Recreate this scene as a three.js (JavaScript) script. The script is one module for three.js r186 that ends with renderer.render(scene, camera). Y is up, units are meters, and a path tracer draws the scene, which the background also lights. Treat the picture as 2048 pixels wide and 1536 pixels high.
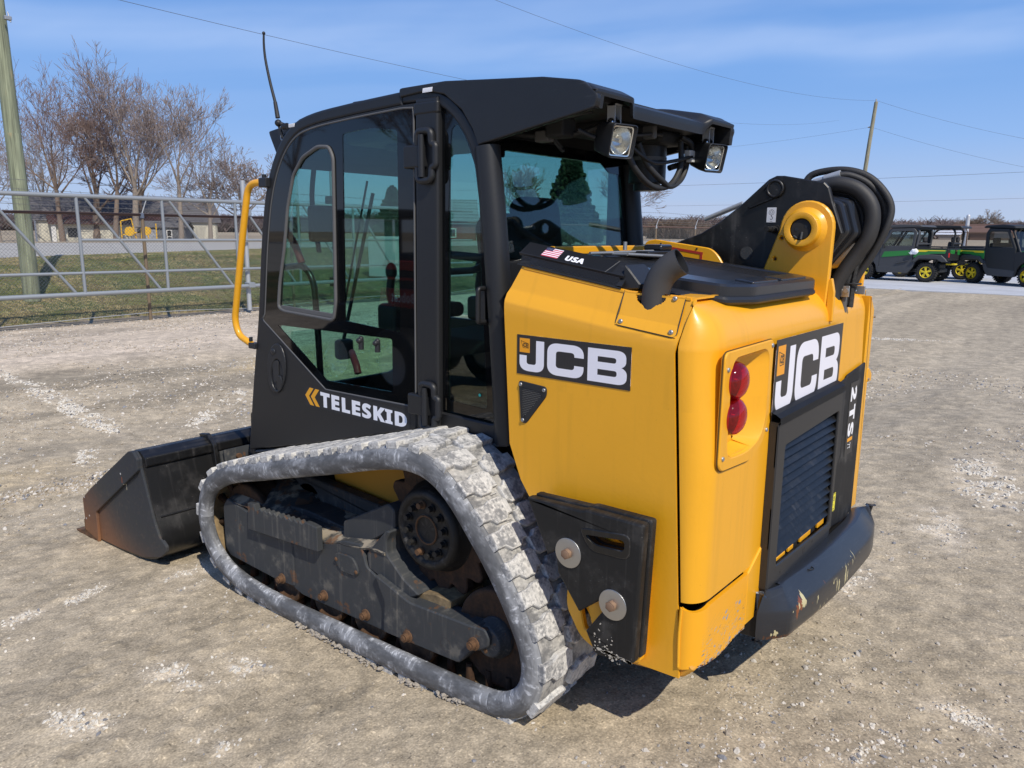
import * as THREE from 'three';
import { mergeGeometries, mergeVertices, toCreasedNormals } from 'three/addons/utils/BufferGeometryUtils.js';
import { RoundedBoxGeometry } from 'three/addons/geometries/RoundedBoxGeometry.js';

// ---------------------------------------------------------------- camera, sky, sun, exposure
const scene = new THREE.Scene();
const camera = new THREE.PerspectiveCamera(53.61, 1024 / 768, 0.1, 4000);
{
  const yaw = 0.8765, pitch = 0.19613, roll = 0.5 * Math.PI / 180;
  const F = new THREE.Vector3(-Math.cos(yaw) * Math.cos(pitch), -Math.sin(pitch), -Math.sin(yaw) * Math.cos(pitch));
  const R = new THREE.Vector3().crossVectors(F, new THREE.Vector3(0, 1, 0)).normalize();
  const U = new THREE.Vector3().crossVectors(R, F);
  camera.position.set(1.48, 1.6, 2.68);
  camera.up.copy(U.multiplyScalar(Math.cos(roll)).addScaledVector(R, -Math.sin(roll)));
  camera.lookAt(camera.position.clone().add(F));
}
const SUN = new THREE.Vector3(0.61, 0.743, 0.275).normalize();
const sun = new THREE.DirectionalLight(new THREE.Color(1.0, 0.93, 0.82), 3.9);
sun.position.copy(SUN).multiplyScalar(60);
sun.castShadow = true;
sun.shadow.mapSize.set(4096, 4096);
Object.assign(sun.shadow.camera, { left: -30, right: 30, top: 30, bottom: -30, near: 1, far: 160 });
scene.add(sun);
const renderer = new THREE.WebGLRenderer({ antialias: true });
renderer.toneMapping = THREE.LinearToneMapping;
renderer.toneMappingExposure = 1.08;
renderer.shadowMap.enabled = true;

// ---------------------------------------------------------------- random numbers and noise
function rng(seed) {
  let s = seed >>> 0;
  return () => { s = (s + 0x6D2B79F5) | 0; let t = Math.imul(s ^ (s >>> 15), 1 | s); t = (t + Math.imul(t ^ (t >>> 7), 61 | t)) ^ t; return ((t ^ (t >>> 14)) >>> 0) / 4294967296; };
}
function hash2(x, y, s) {
  let h = Math.imul(x | 0, 374761393) ^ Math.imul(y | 0, 668265263) ^ Math.imul(s | 0, 1442695041);
  h = Math.imul(h ^ (h >>> 13), 1274126177); h ^= h >>> 16;
  return (h >>> 0) / 4294967296;
}
const fade = (t) => t * t * (3 - 2 * t);
function vnoise(x, y, s = 0, per = 0) {           // value noise, tileable with period per
  const xi = Math.floor(x), yi = Math.floor(y), fx = fade(x - xi), fy = fade(y - yi);
  const w = per ? (v) => ((v % per) + per) % per : (v) => v;
  const a = hash2(w(xi), w(yi), s), b = hash2(w(xi + 1), w(yi), s), c = hash2(w(xi), w(yi + 1), s), d = hash2(w(xi + 1), w(yi + 1), s);
  return a + (b - a) * fx + (c - a) * fy + (a - b - c + d) * fx * fy;
}
function fbm(x, y, oct = 4, s = 0, per = 0, gain = 0.5) {
  let v = 0, a = 1, n = 0, p = per;
  for (let o = 0; o < oct; o++) { v += a * vnoise(x, y, s + o * 17, p); n += a; a *= gain; x *= 2; y *= 2; p *= 2; }
  return v / n;
}
const sstep = (a, b, x) => { const t = Math.min(1, Math.max(0, (x - a) / (b - a))); return t * t * (3 - 2 * t); };
const mix = (a, b, t) => a + (b - a) * t;
const clamp01 = (t) => Math.min(1, Math.max(0, t));

// ---------------------------------------------------------------- the sky: clear blue with thin high cirrus bands
{
  const W = 2048, H = 1024, data = new Float32Array(W * H * 4);
  const stops = [[0, 0.47, 0.555, 0.715], [0.05, 0.40, 0.53, 0.77], [0.11, 0.275, 0.46, 0.81], [0.2, 0.17, 0.365, 0.76], [0.3, 0.12, 0.29, 0.68], [0.45, 0.085, 0.225, 0.585], [0.8, 0.05, 0.15, 0.46], [1.58, 0.034, 0.11, 0.37]];
  for (let j = 0; j < H; j++) {
    const el = ((j + 0.5) / H - 0.5) * Math.PI, e = Math.max(0, el);
    let k = 0; while (k < stops.length - 2 && e > stops[k + 1][0]) k++;
    const t = clamp01((e - stops[k][0]) / (stops[k + 1][0] - stops[k][0]));
    const base = [1, 2, 3].map((c) => mix(stops[k][c], stops[k + 1][c], t));
    for (let i = 0; i < W; i++) {
      const az = ((i + 0.5) / W - 0.5) * 2 * Math.PI, o = (j * W + i) * 4;
      let c = 0;
      if (e > 0.008) {
        // cirrus streaks: long in azimuth, thin in elevation; periodic in azimuth through the circle
        const cx = Math.cos(az) * 3.2, cz = Math.sin(az) * 3.2;
        const warp = fbm(cx * 0.8 + 3, cz * 0.8 + e * 2, 3, 5) - 0.5;
        const yy = e + warp * 0.05;
        const s1 = fbm(cx * 0.9 + cz * 0.4, yy * 30 + cz * 0.8, 5, 11), s2 = fbm(cx * 6 + 7, cz * 6 + yy * 46, 4, 23);
        const band = Math.exp(-(((yy - 0.222) / 0.026) ** 2)) * 0.9 + Math.exp(-(((yy - 0.275) / 0.03) ** 2)) * 0.5 + sstep(0.25, 0.5, e) * 0.55 * (1 - sstep(0.9, 1.4, e));
        c = band * sstep(0.25, 0.60, s1) * (0.55 + 0.45 * s2) * 0.40;
        c += 0.10 * sstep(0.5, 0.72, s1) * sstep(0.1, 0.2, e);
        c += 0.30 * sstep(0.44, 0.66, fbm(cx * 1.3 + 9, cz * 1.3 + e * 60, 4, 41)) * Math.exp(-(((e - 0.048) / 0.026) ** 2));
      }
      const cl = e < 0.1 ? [0.47, 0.525, 0.70] : [0.56, 0.69, 0.96];
      for (let q = 0; q < 3; q++) data[o + q] = mix(base[q], cl[q], c);
      data[o + 3] = 1;
    }
  }
  const sky = new THREE.DataTexture(data, W, H, THREE.RGBAFormat, THREE.FloatType);
  sky.mapping = THREE.EquirectangularReflectionMapping;
  sky.magFilter = sky.minFilter = THREE.LinearFilter;
  sky.wrapS = THREE.RepeatWrapping; sky.needsUpdate = true;
  scene.background = sky; scene.environment = sky;
}

// ---------------------------------------------------------------- helpers
const used = new Map();
function numbered(name) { const n = used.get(name) ?? 0; used.set(name, n + 1); return n ? `${name}_${String(n).padStart(3, '0')}` : name; }
function tag(o, label, category, group, kind) {
  if (label) o.userData.label = label;
  if (category) o.userData.category = category;
  if (group) o.userData.group = group;
  if (kind) o.userData.kind = kind;
  return o;
}
function mesh(name, geo, mat, parent = scene) {
  const m = new THREE.Mesh(Array.isArray(geo) ? merge(geo) : geo, mat);
  m.name = parent === scene ? numbered(name) : name; m.castShadow = m.receiveShadow = true; parent.add(m); return m;
}
function thing(name, pos, turn, label, category, group) {
  const g = new THREE.Group(); g.name = numbered(name); g.position.set(...pos); g.rotation.y = turn; scene.add(g);
  return tag(g, label, category, group);
}
function merge(list) {
  const gs = list.map((g) => { g = g.index ? g.toNonIndexed() : g; for (const k of Object.keys(g.attributes)) if (!['position', 'normal', 'uv'].includes(k)) g.deleteAttribute(k); if (!g.attributes.uv) g.setAttribute('uv', new THREE.BufferAttribute(new Float32Array(g.attributes.position.count * 2), 2)); if (!g.attributes.normal) g.computeVertexNormals(); return g; });
  return mergeGeometries(gs);
}
function metric(g, k = 1) {          // uv in metres from the dominant side of each face
  g = g.index ? g.toNonIndexed() : g; const p = g.attributes.position, uv = new Float32Array(p.count * 2), a = new THREE.Vector3(), b = new THREE.Vector3(), c = new THREE.Vector3();
  for (let i = 0; i < p.count; i += 3) {
    a.fromBufferAttribute(p, i); b.fromBufferAttribute(p, i + 1).sub(a); c.fromBufferAttribute(p, i + 2).sub(a); b.cross(c);
    const x = Math.abs(b.x), y = Math.abs(b.y), z = Math.abs(b.z);
    for (let j = 0; j < 3; j++) { a.fromBufferAttribute(p, i + j); const [u, v] = x > y && x > z ? [a.z + 0.37, a.y] : y > z ? [a.x, a.z + 0.71] : [a.x, a.y]; uv[(i + j) * 2] = u * k; uv[(i + j) * 2 + 1] = v * k; }
  }
  g.setAttribute('uv', new THREE.BufferAttribute(uv, 2)); return g;
}
const V = (x, y, z) => new THREE.Vector3(x, y, z);
function shapeOf(pts, holes = []) {
  const s = new THREE.Shape(pts.map((p) => new THREE.Vector2(p[0], p[1])));
  for (const h of holes) s.holes.push(new THREE.Path(h.map((p) => new THREE.Vector2(p[0], p[1]))));
  return s;
}
function roundPoly(pts, r, n = 4) {  // a polygon with its corners rounded
  const out = [], N = pts.length;
  for (let i = 0; i < N; i++) {
    const p = pts[i], a = pts[(i + N - 1) % N], b = pts[(i + 1) % N], rr = p[2] ?? r;
    const da = Math.hypot(a[0] - p[0], a[1] - p[1]), db = Math.hypot(b[0] - p[0], b[1] - p[1]), d = Math.min(rr, da * 0.48, db * 0.48);
    if (d < 1e-4) { out.push([p[0], p[1]]); continue; }
    const A = [p[0] + (a[0] - p[0]) * d / da, p[1] + (a[1] - p[1]) * d / da], B = [p[0] + (b[0] - p[0]) * d / db, p[1] + (b[1] - p[1]) * d / db];
    for (let k = 0; k <= n; k++) { const t = k / n, u = 1 - t; out.push([u * u * A[0] + 2 * u * t * p[0] + t * t * B[0], u * u * A[1] + 2 * u * t * p[1] + t * t * B[1]]); }
  }
  return out;
}
const circlePts = (cx, cy, r, n = 24, a0 = 0) => Array.from({ length: n }, (_, i) => [cx + r * Math.cos(a0 + i / n * 2 * Math.PI), cy + r * Math.sin(a0 + i / n * 2 * Math.PI)]);
function extrude(pts, depth, bevel = 0.003, holes = [], seg = 1) {
  return new THREE.ExtrudeGeometry(pts instanceof THREE.Shape ? pts : shapeOf(pts, holes), { depth: Math.max(1e-4, depth - 2 * bevel), bevelEnabled: bevel > 0, bevelThickness: bevel, bevelSize: bevel, bevelOffset: -bevel, bevelSegments: seg, curveSegments: 10 }).translate(0, 0, bevel);
}
const exXY = (pts, z0, z1, bevel, holes, seg) => extrude(pts, z1 - z0, bevel, holes, seg).translate(0, 0, z0);            // profile in x, y
const exZY = (pts, x0, x1, bevel, holes, seg) => extrude(pts, x1 - x0, bevel, holes, seg).rotateY(-Math.PI / 2).translate(x1, 0, 0);  // profile in z, y
const exXZ = (pts, y0, y1, bevel, holes = [], seg) => extrude(pts.map((p) => [p[0], -p[1], p[2]]), y1 - y0, bevel, holes.map((h) => h.map((p) => [p[0], -p[1]])), seg).rotateX(-Math.PI / 2).translate(0, y0, 0);
function box(x0, x1, y0, y1, z0, z1, r = 0.004) {
  const w = x1 - x0, h = y1 - y0, d = z1 - z0; r = Math.min(r, w * 0.45, h * 0.45, d * 0.45);
  return (r > 0 ? new RoundedBoxGeometry(w, h, d, 1, r) : new THREE.BoxGeometry(w, h, d)).translate((x0 + x1) / 2, (y0 + y1) / 2, (z0 + z1) / 2);
}
function rod(a, b, r, r2 = r, n = 8, caps = true) {
  const A = V(...a), B = V(...b), d = B.clone().sub(A), g = new THREE.CylinderGeometry(r2, r, d.length(), n, 1, !caps);
  return g.applyQuaternion(new THREE.Quaternion().setFromUnitVectors(V(0, 1, 0), d.normalize())).translate((A.x + B.x) / 2, (A.y + B.y) / 2, (A.z + B.z) / 2);
}
function bent(pts, r, rad = 0.05, n = 10, closed = false) {   // a pipe through corner points, its bends rounded
  const path = new THREE.CurvePath(), P = pts.map((p) => V(...p));
  let prev = P[0];
  for (let i = 1; i < P.length - 1; i++) {
    const a = P[i].clone().sub(P[i - 1]), b = P[i + 1].clone().sub(P[i]), d = Math.min(rad, a.length() * 0.49, b.length() * 0.49);
    const A = P[i].clone().addScaledVector(a.normalize(), -d), B = P[i].clone().addScaledVector(b.normalize(), d);
    path.add(new THREE.LineCurve3(prev, A)); path.add(new THREE.QuadraticBezierCurve3(A, P[i], B)); prev = B;
  }
  path.add(new THREE.LineCurve3(prev, P[P.length - 1]));
  return new THREE.TubeGeometry(path, Math.max(12, pts.length * 9), r, n, closed);
}
const hose = (pts, r, n = 10, seg = 48) => new THREE.TubeGeometry(new THREE.CatmullRomCurve3(pts.map((p) => V(...p))), seg, r, n);
function cyl(axis, c, r, h, n = 24, r2 = r) {        // a cylinder centred at c along x, y or z
  const g = new THREE.CylinderGeometry(r2, r, h, n);
  if (axis === 'x') g.rotateZ(-Math.PI / 2); else if (axis === 'z') g.rotateX(Math.PI / 2);
  return g.translate(...c);
}
function lathe(axis, c, prof, n = 32) {               // profile [radius, along]
  const g = new THREE.LatheGeometry(prof.map((p) => new THREE.Vector2(p[0], p[1])), n);
  if (axis === 'x') g.rotateZ(-Math.PI / 2); else if (axis === 'z') g.rotateX(Math.PI / 2);
  return g.translate(...c);
}
function hexBolt(axis, c, r, h) { return cyl(axis, c, r, h, 6); }
function shell(nu, nv, fn, th = 0.006, skip = null) {              // a sheet with thickness: fn(u, v) -> [x, y, z], outside to the right-hand side of u x v
  const P = [], N = [], idx = [], uv = [];
  for (let j = 0; j <= nv; j++) for (let i = 0; i <= nu; i++) {
    const u = i / nu, v = j / nv, p = V(...fn(u, v)), e = 1e-3;
    const du = V(...fn(Math.min(1, u + e), v)).sub(V(...fn(Math.max(0, u - e), v))), dv = V(...fn(u, Math.min(1, v + e))).sub(V(...fn(u, Math.max(0, v - e))));
    P.push(p); N.push(du.cross(dv).normalize()); uv.push(u, v);
  }
  const M = P.length, at = (i, j) => j * (nu + 1) + i, pos = [], nor = [], uvs = [];
  for (let k = 0; k < M; k++) { pos.push(...P[k].toArray()); nor.push(...N[k].toArray()); uvs.push(uv[2 * k], uv[2 * k + 1]); }
  for (let k = 0; k < M; k++) { pos.push(...P[k].clone().addScaledVector(N[k], -th).toArray()); nor.push(...N[k].clone().negate().toArray()); uvs.push(uv[2 * k], uv[2 * k + 1]); }
  for (let j = 0; j < nv; j++) for (let i = 0; i < nu; i++) {
    const a = at(i, j), b = at(i + 1, j), c = at(i + 1, j + 1), d = at(i, j + 1);
    if (skip && skip(P[a].clone().add(P[c]).multiplyScalar(0.5))) continue;
    idx.push(a, b, c, a, c, d, a + M, c + M, b + M, a + M, d + M, c + M);
  }
  const g = new THREE.BufferGeometry();
  g.setAttribute('position', new THREE.Float32BufferAttribute(pos, 3)); g.setAttribute('normal', new THREE.Float32BufferAttribute(nor, 3)); g.setAttribute('uv', new THREE.Float32BufferAttribute(uvs, 2)); g.setIndex(idx);
  const rim = [];
  const edge = (ks) => { for (let q = 0; q < ks.length - 1; q++) { const a = P[ks[q]], b = P[ks[q + 1]], c = b.clone().addScaledVector(N[ks[q + 1]], -th), d = a.clone().addScaledVector(N[ks[q]], -th); rim.push(a, d, c, a, c, b); } };
  const R = (n) => Array.from({ length: n + 1 }, (_, i) => i);
  edge(R(nu).map((i) => at(i, 0))); edge(R(nu).reverse().map((i) => at(i, nv))); edge(R(nv).map((j) => at(nu, j))); edge(R(nv).reverse().map((j) => at(0, j)));
  const rg = new THREE.BufferGeometry().setFromPoints(rim); rg.computeVertexNormals();
  return merge([g, rg]);
}
const quadPanel = (a, b, c, d, th = 0.004) => shell(1, 1, (u, v) => [0, 1, 2].map((k) => mix(mix(a[k], b[k], u), mix(d[k], c[k], u), v)), th);
function sweep(path, section, closed = false) {       // path: frames {p, r, u} with axes right and up; section: [[right, up], ...] (a closed loop)
  const n = section.length, pos = [], idx = [], uv = []; let L = 0;
  path.forEach((f, i) => { if (i) L += f.p.distanceTo(path[i - 1].p); for (let k = 0; k <= n; k++) { const s = section[k % n], q = f.p.clone().addScaledVector(f.r, s[0]).addScaledVector(f.u, s[1]); pos.push(q.x, q.y, q.z); uv.push(L, k / n * 0.6); } });
  const m = path.length;
  for (let i = 0; i < m - 1; i++) for (let k = 0; k < n; k++) { const a = i * (n + 1) + k, b = a + n + 1; idx.push(a, b, a + 1, b, b + 1, a + 1); }
  const g = new THREE.BufferGeometry(); g.setAttribute('position', new THREE.Float32BufferAttribute(pos, 3)); g.setAttribute('uv', new THREE.Float32BufferAttribute(uv, 2)); g.setIndex(idx);
  if (!closed) { const caps = [0, m - 1].map((i) => { const f = path[i], P = section.map((s) => f.p.clone().addScaledVector(f.r, s[0]).addScaledVector(f.u, s[1])), q = []; const tri = THREE.ShapeUtils.triangulateShape(section.map((s) => new THREE.Vector2(s[0], s[1])), []); for (const t of tri) q.push(...t.map((z) => P[z])); const c = new THREE.BufferGeometry().setFromPoints(q); c.computeVertexNormals(); return c; });
    const gg = toCreasedNormals(g, 0.7); return merge([gg, ...caps]); }
  return toCreasedNormals(g, 0.7);
}
// textures --------------------------------------------------------
function dataTex(n, fn, srgb = true) {
  const d = new Uint8Array(n * n * 4);
  for (let j = 0; j < n; j++) for (let i = 0; i < n; i++) { const c = fn(i / n, j / n), o = (j * n + i) * 4; d[o] = clamp01(c[0]) * 255; d[o + 1] = clamp01(c[1]) * 255; d[o + 2] = clamp01(c[2]) * 255; d[o + 3] = c.length > 3 ? clamp01(c[3]) * 255 : 255; }
  const t = new THREE.DataTexture(d, n, n); t.wrapS = t.wrapT = THREE.RepeatWrapping; t.magFilter = t.minFilter = THREE.LinearFilter; if (srgb) t.colorSpace = THREE.SRGBColorSpace; t.needsUpdate = true; return t;
}
const rep = (t, u, v = u) => { const c = t.clone(); c.repeat.set(u, v); c.needsUpdate = true; return c; };
function canvasTex(w, h, draw) {
  const c = document.createElement('canvas'); c.width = w; c.height = h; draw(c.getContext('2d'), w, h);
  const t = new THREE.CanvasTexture(c); t.colorSpace = THREE.SRGBColorSpace; return t;
}
const lin = (r, g, b) => new THREE.Color().setRGB(r, g, b);
const std = (r, g, b, rough = 0.6, metal = 0, extra = {}) => new THREE.MeshStandardMaterial({ color: lin(r, g, b), roughness: rough, metalness: metal, ...extra });
// ---------------------------------------------------------------- the ground
function terrain(x, z) {
  let y = -(0.072 * sstep(0.12, -0.7, x) + 0.135 * sstep(-1.0, -3.4, x)) * (1 - sstep(-4.4, -10, x)) * (1 - sstep(-5, -12, z)) * (1 - sstep(5, 12, z));
  const rise = sstep(-12.9, -21.5, x);
  y += 0.86 * (0.75 * rise + 0.25 * clamp01((-12.9 - x) / 8.6)) * (1 - 0.8 * sstep(-48, -62, x));
  return y;
}
function clods(x, z) {       // the unevenness of the dry packed dirt
  const d = Math.hypot(x - 0.4, z - 0.6), fine = 1 - sstep(5, 16, d);
  let y = (fbm(x * 1.3, z * 0.9, 3, 3) - 0.5) * 0.034;
  y += (fbm(x * 5.5, z * 4.0, 3, 31) - 0.5) * 0.014 * (0.35 + 0.65 * fine);
  if (fine > 0.02) { const n = fbm(x * 21, z * 19, 3, 57); y += fine * ((n - 0.5) * 0.010 + 0.008 * sstep(0.62, 0.8, n) * sstep(0.45, 0.7, fbm(x * 1.7 + 4, z * 1.7, 2, 91))); }
  // wheel ruts running across the yard
  y += 0.022 * Math.exp(-(((x + 4.32 + 0.08 * Math.sin(z * 1.3)) / 0.09) ** 2)) * (0.4 + 0.9 * fbm(x * 7, z * 4, 2, 77));
  y -= 0.02 * Math.exp(-(((x + 4.02) / 0.22) ** 2)); y -= 0.016 * Math.exp(-(((x + 5.6) / 0.3) ** 2)); y -= 0.02 * Math.exp(-(((x + 8.2 + 0.1 * z) / 0.35) ** 2));
  const track = Math.exp(-(((z - 0.78) / 0.3) ** 2)) * sstep(0.5, 0.1, x) * sstep(-2.6, -1.9, x);
  return y * (1 - 0.85 * track) - 0.006 * track;
}
const groundY = (x, z) => terrain(x, z) + (x > -12.9 ? clods(x, z) : 0);
const patches = [[-7.2, -0.18, 1.5, 0.10, 0.02], [-6.2, -0.16, 0.7, 0.10, 0.0], [-1.14, 1.46, 0.16, 0.07, -0.4], [-1.05, 1.30, 0.14, 0.06, -0.4], [-1.17, 1.84, 0.13, 0.06, -0.5], [-0.7, 1.58, 0.07, 0.05, 0], [-2.3, 1.6, 0.12, 0.05, 1.2], [-2.29, 1.4, 0.14, 0.05, 1.2], [-2.1, 0.96, 0.16, 0.09, 0.4], [0.93, 0.35, 0.06, 0.05, 0], [1.0, 0.22, 0.06, 0.05, 0.3], [1.18, -0.08, 0.10, 0.06, 0.2], [-1.6, -10.4, 0.7, 0.10, -0.35], [-5.4, -0.9, 0.3, 0.08, 0.8], [-6.0, -1.6, 0.3, 0.08, 0.8], [-4.9, 0.35, 0.25, 0.06, 0.4], [0.75, -2.0, 0.3, 0.12, 1.3], [0.8, -3.1, 0.5, 0.16, 1.3], [0.55, -1.0, 0.22, 0.1, 1.4]];
function paleness(x, z) {
  let p = 0;
  for (const [px, pz, a, b, t] of patches) { const dx = x - px, dz = z - pz, u = dx * Math.cos(t) + dz * Math.sin(t), v = -dx * Math.sin(t) + dz * Math.cos(t); const q = (u / a) ** 2 + (v / b) ** 2; if (q < 6) p = Math.max(p, Math.exp(-q) * sstep(0.3, 0.62, fbm(x * 14, z * 14, 3, 7)) * 1.5); }
  return clamp01(p);
}
function dirtTint(x, z) {
  const broad = fbm(x * 0.45 + 3, z * 0.22, 3, 201), streak = fbm(x * 2.6, z * 0.28 + 5, 4, 211), mott = fbm(x * 3.4, z * 3.0, 3, 221);
  const left = sstep(-3.4, -6.5, x) * sstep(-13, -9, z);
  const gravel = sstep(-7.6, -9.4, x + 1.4 * (fbm(x * 0.5, z * 0.35, 2, 231) - 0.5));
  let v = 0.80 + 0.30 * (broad - 0.5) + 0.40 * (streak - 0.5) + 0.12 * (mott - 0.5);
  let c = [v * 1.0, v * 0.985, v * 0.96];
  const warm = left * sstep(0.46, 0.62, fbm(x * 0.7, z * 0.5 + 9, 3, 241)) * (1 - gravel);
  c = [c[0] * mix(1, 1.20, warm), c[1] * mix(1, 1.10, warm), c[2] * mix(1, 0.86, warm)];
  const g = gravel * (0.72 + 0.5 * (streak - 0.3)); c = [mix(c[0], 1.22, g), mix(c[1], 1.20, g), mix(c[2], 1.28, g)];
  const dark = left * sstep(0.54, 0.70, fbm(x * 1.7, z * 0.6, 3, 251)) * 0.30; c = c.map((q) => q * (1 - dark));
  const right = sstep(-2, 1, x) * sstep(-1.5, -5, z); c = c.map((q, i) => q * mix(1, [0.90, 0.915, 0.95][i], right));
  { const soil = sstep(-12.15, -12.5, x + 0.25 * (fbm(x * 2, z * 1.3, 3, 261) - 0.5)) * (1 - sstep(-20, -30, z)); c = [mix(c[0], 0.46, soil * 0.85), mix(c[1], 0.43, soil * 0.85), mix(c[2], 0.38, soil * 0.85)]; }
  const p = paleness(x, z); c = [mix(c[0], 1.35, 0.55 * p), mix(c[1], 1.38, 0.55 * p), mix(c[2], 1.5, 0.55 * p)];
  return c;
}
const dirtMap = dataTex(1024, (u, v) => {
  const n = fbm(u * 24, v * 24, 5, 301, 24, 0.6), sp = vnoise(u * 340, v * 340, 331, 340), sp2 = vnoise(u * 150, v * 150, 341, 150), m = fbm(u * 7, v * 7, 3, 351, 7);
  let k = 0.60 + 0.26 * (n - 0.5) + 0.17 * (sp - 0.5) + 0.06 * (m - 0.5);
  if (sp2 > 0.91) k += 0.12; else if (sp2 < 0.08) k -= 0.13;
  if (sp > 0.95) k += 0.13;
  return [k * 1.01, k * 0.94, k * 0.80];
});
const dirtBump = dataTex(1024, (u, v) => { const n = fbm(u * 60, v * 60, 5, 401, 60, 0.62), s = vnoise(u * 190, v * 190, 431, 190); const k = 0.25 + 0.6 * n * 0.9 + (s > 0.8 ? (s - 0.8) * 1.2 : 0); return [k, k, k]; }, false);
function sheet(xs, zs, yfn, cfn, scale) {
  const nx = xs.length, nz = zs.length, pos = new Float32Array(nx * nz * 3), col = cfn ? new Float32Array(nx * nz * 3) : null, uv = new Float32Array(nx * nz * 2), idx = [];
  let k = 0;
  for (let j = 0; j < nz; j++) for (let i = 0; i < nx; i++, k++) {
    pos[k * 3] = xs[i]; pos[k * 3 + 1] = yfn(xs[i], zs[j]); pos[k * 3 + 2] = zs[j]; uv[k * 2] = xs[i] / scale; uv[k * 2 + 1] = zs[j] / scale;
    if (col) { const c = cfn(xs[i], zs[j]); col[k * 3] = c[0]; col[k * 3 + 1] = c[1]; col[k * 3 + 2] = c[2]; }
    if (i && j) { const a = k - nx - 1, b = k - nx, c = k - 1; idx.push(a, c, b, b, c, k); }
  }
  const g = new THREE.BufferGeometry(); g.setAttribute('position', new THREE.BufferAttribute(pos, 3)); g.setAttribute('uv', new THREE.BufferAttribute(uv, 2)); if (col) g.setAttribute('color', new THREE.BufferAttribute(col, 3));
  g.setIndex(idx); g.computeVertexNormals(); return g;
}
function spaced(a, b, fine0, fine1, step, grow) {   // fine steps between fine0 and fine1, growing outside
  const s = []; for (let x = fine0; x <= fine1; x += step) s.push(x);
  let d = step, x = s[s.length - 1]; while (x < b) { d *= grow; x += d; s.push(Math.min(x, b)); }
  d = step; x = fine0; while (x > a) { d *= grow; x -= d; s.unshift(Math.max(x, a)); }
  return s;
}
{
  const xs = spaced(-1500, 1500, -3.4, 1.9, 0.0165, 1.016), zs = spaced(-1500, 1500, -3.0, 2.5, 0.0165, 1.016);
  const m = new THREE.MeshStandardMaterial({ map: rep(dirtMap, 1), bumpMap: rep(dirtBump, 1), bumpScale: 0.006, roughness: 0.97, color: lin(1.46, 1.44, 1.46), vertexColors: true });
  const far = [0.62, 0.6, 0.56];
  const g = sheet(xs, zs, groundY, (x, z) => { const f = sstep(30, 90, Math.hypot(x, z)); const c = dirtTint(x, z); return c.map((q, i) => mix(q, far[i], f)); }, 1.7);
  tag(mesh('ground', g, m), 'dry packed dirt and gravel of the yard', null, null, 'structure');
}
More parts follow.
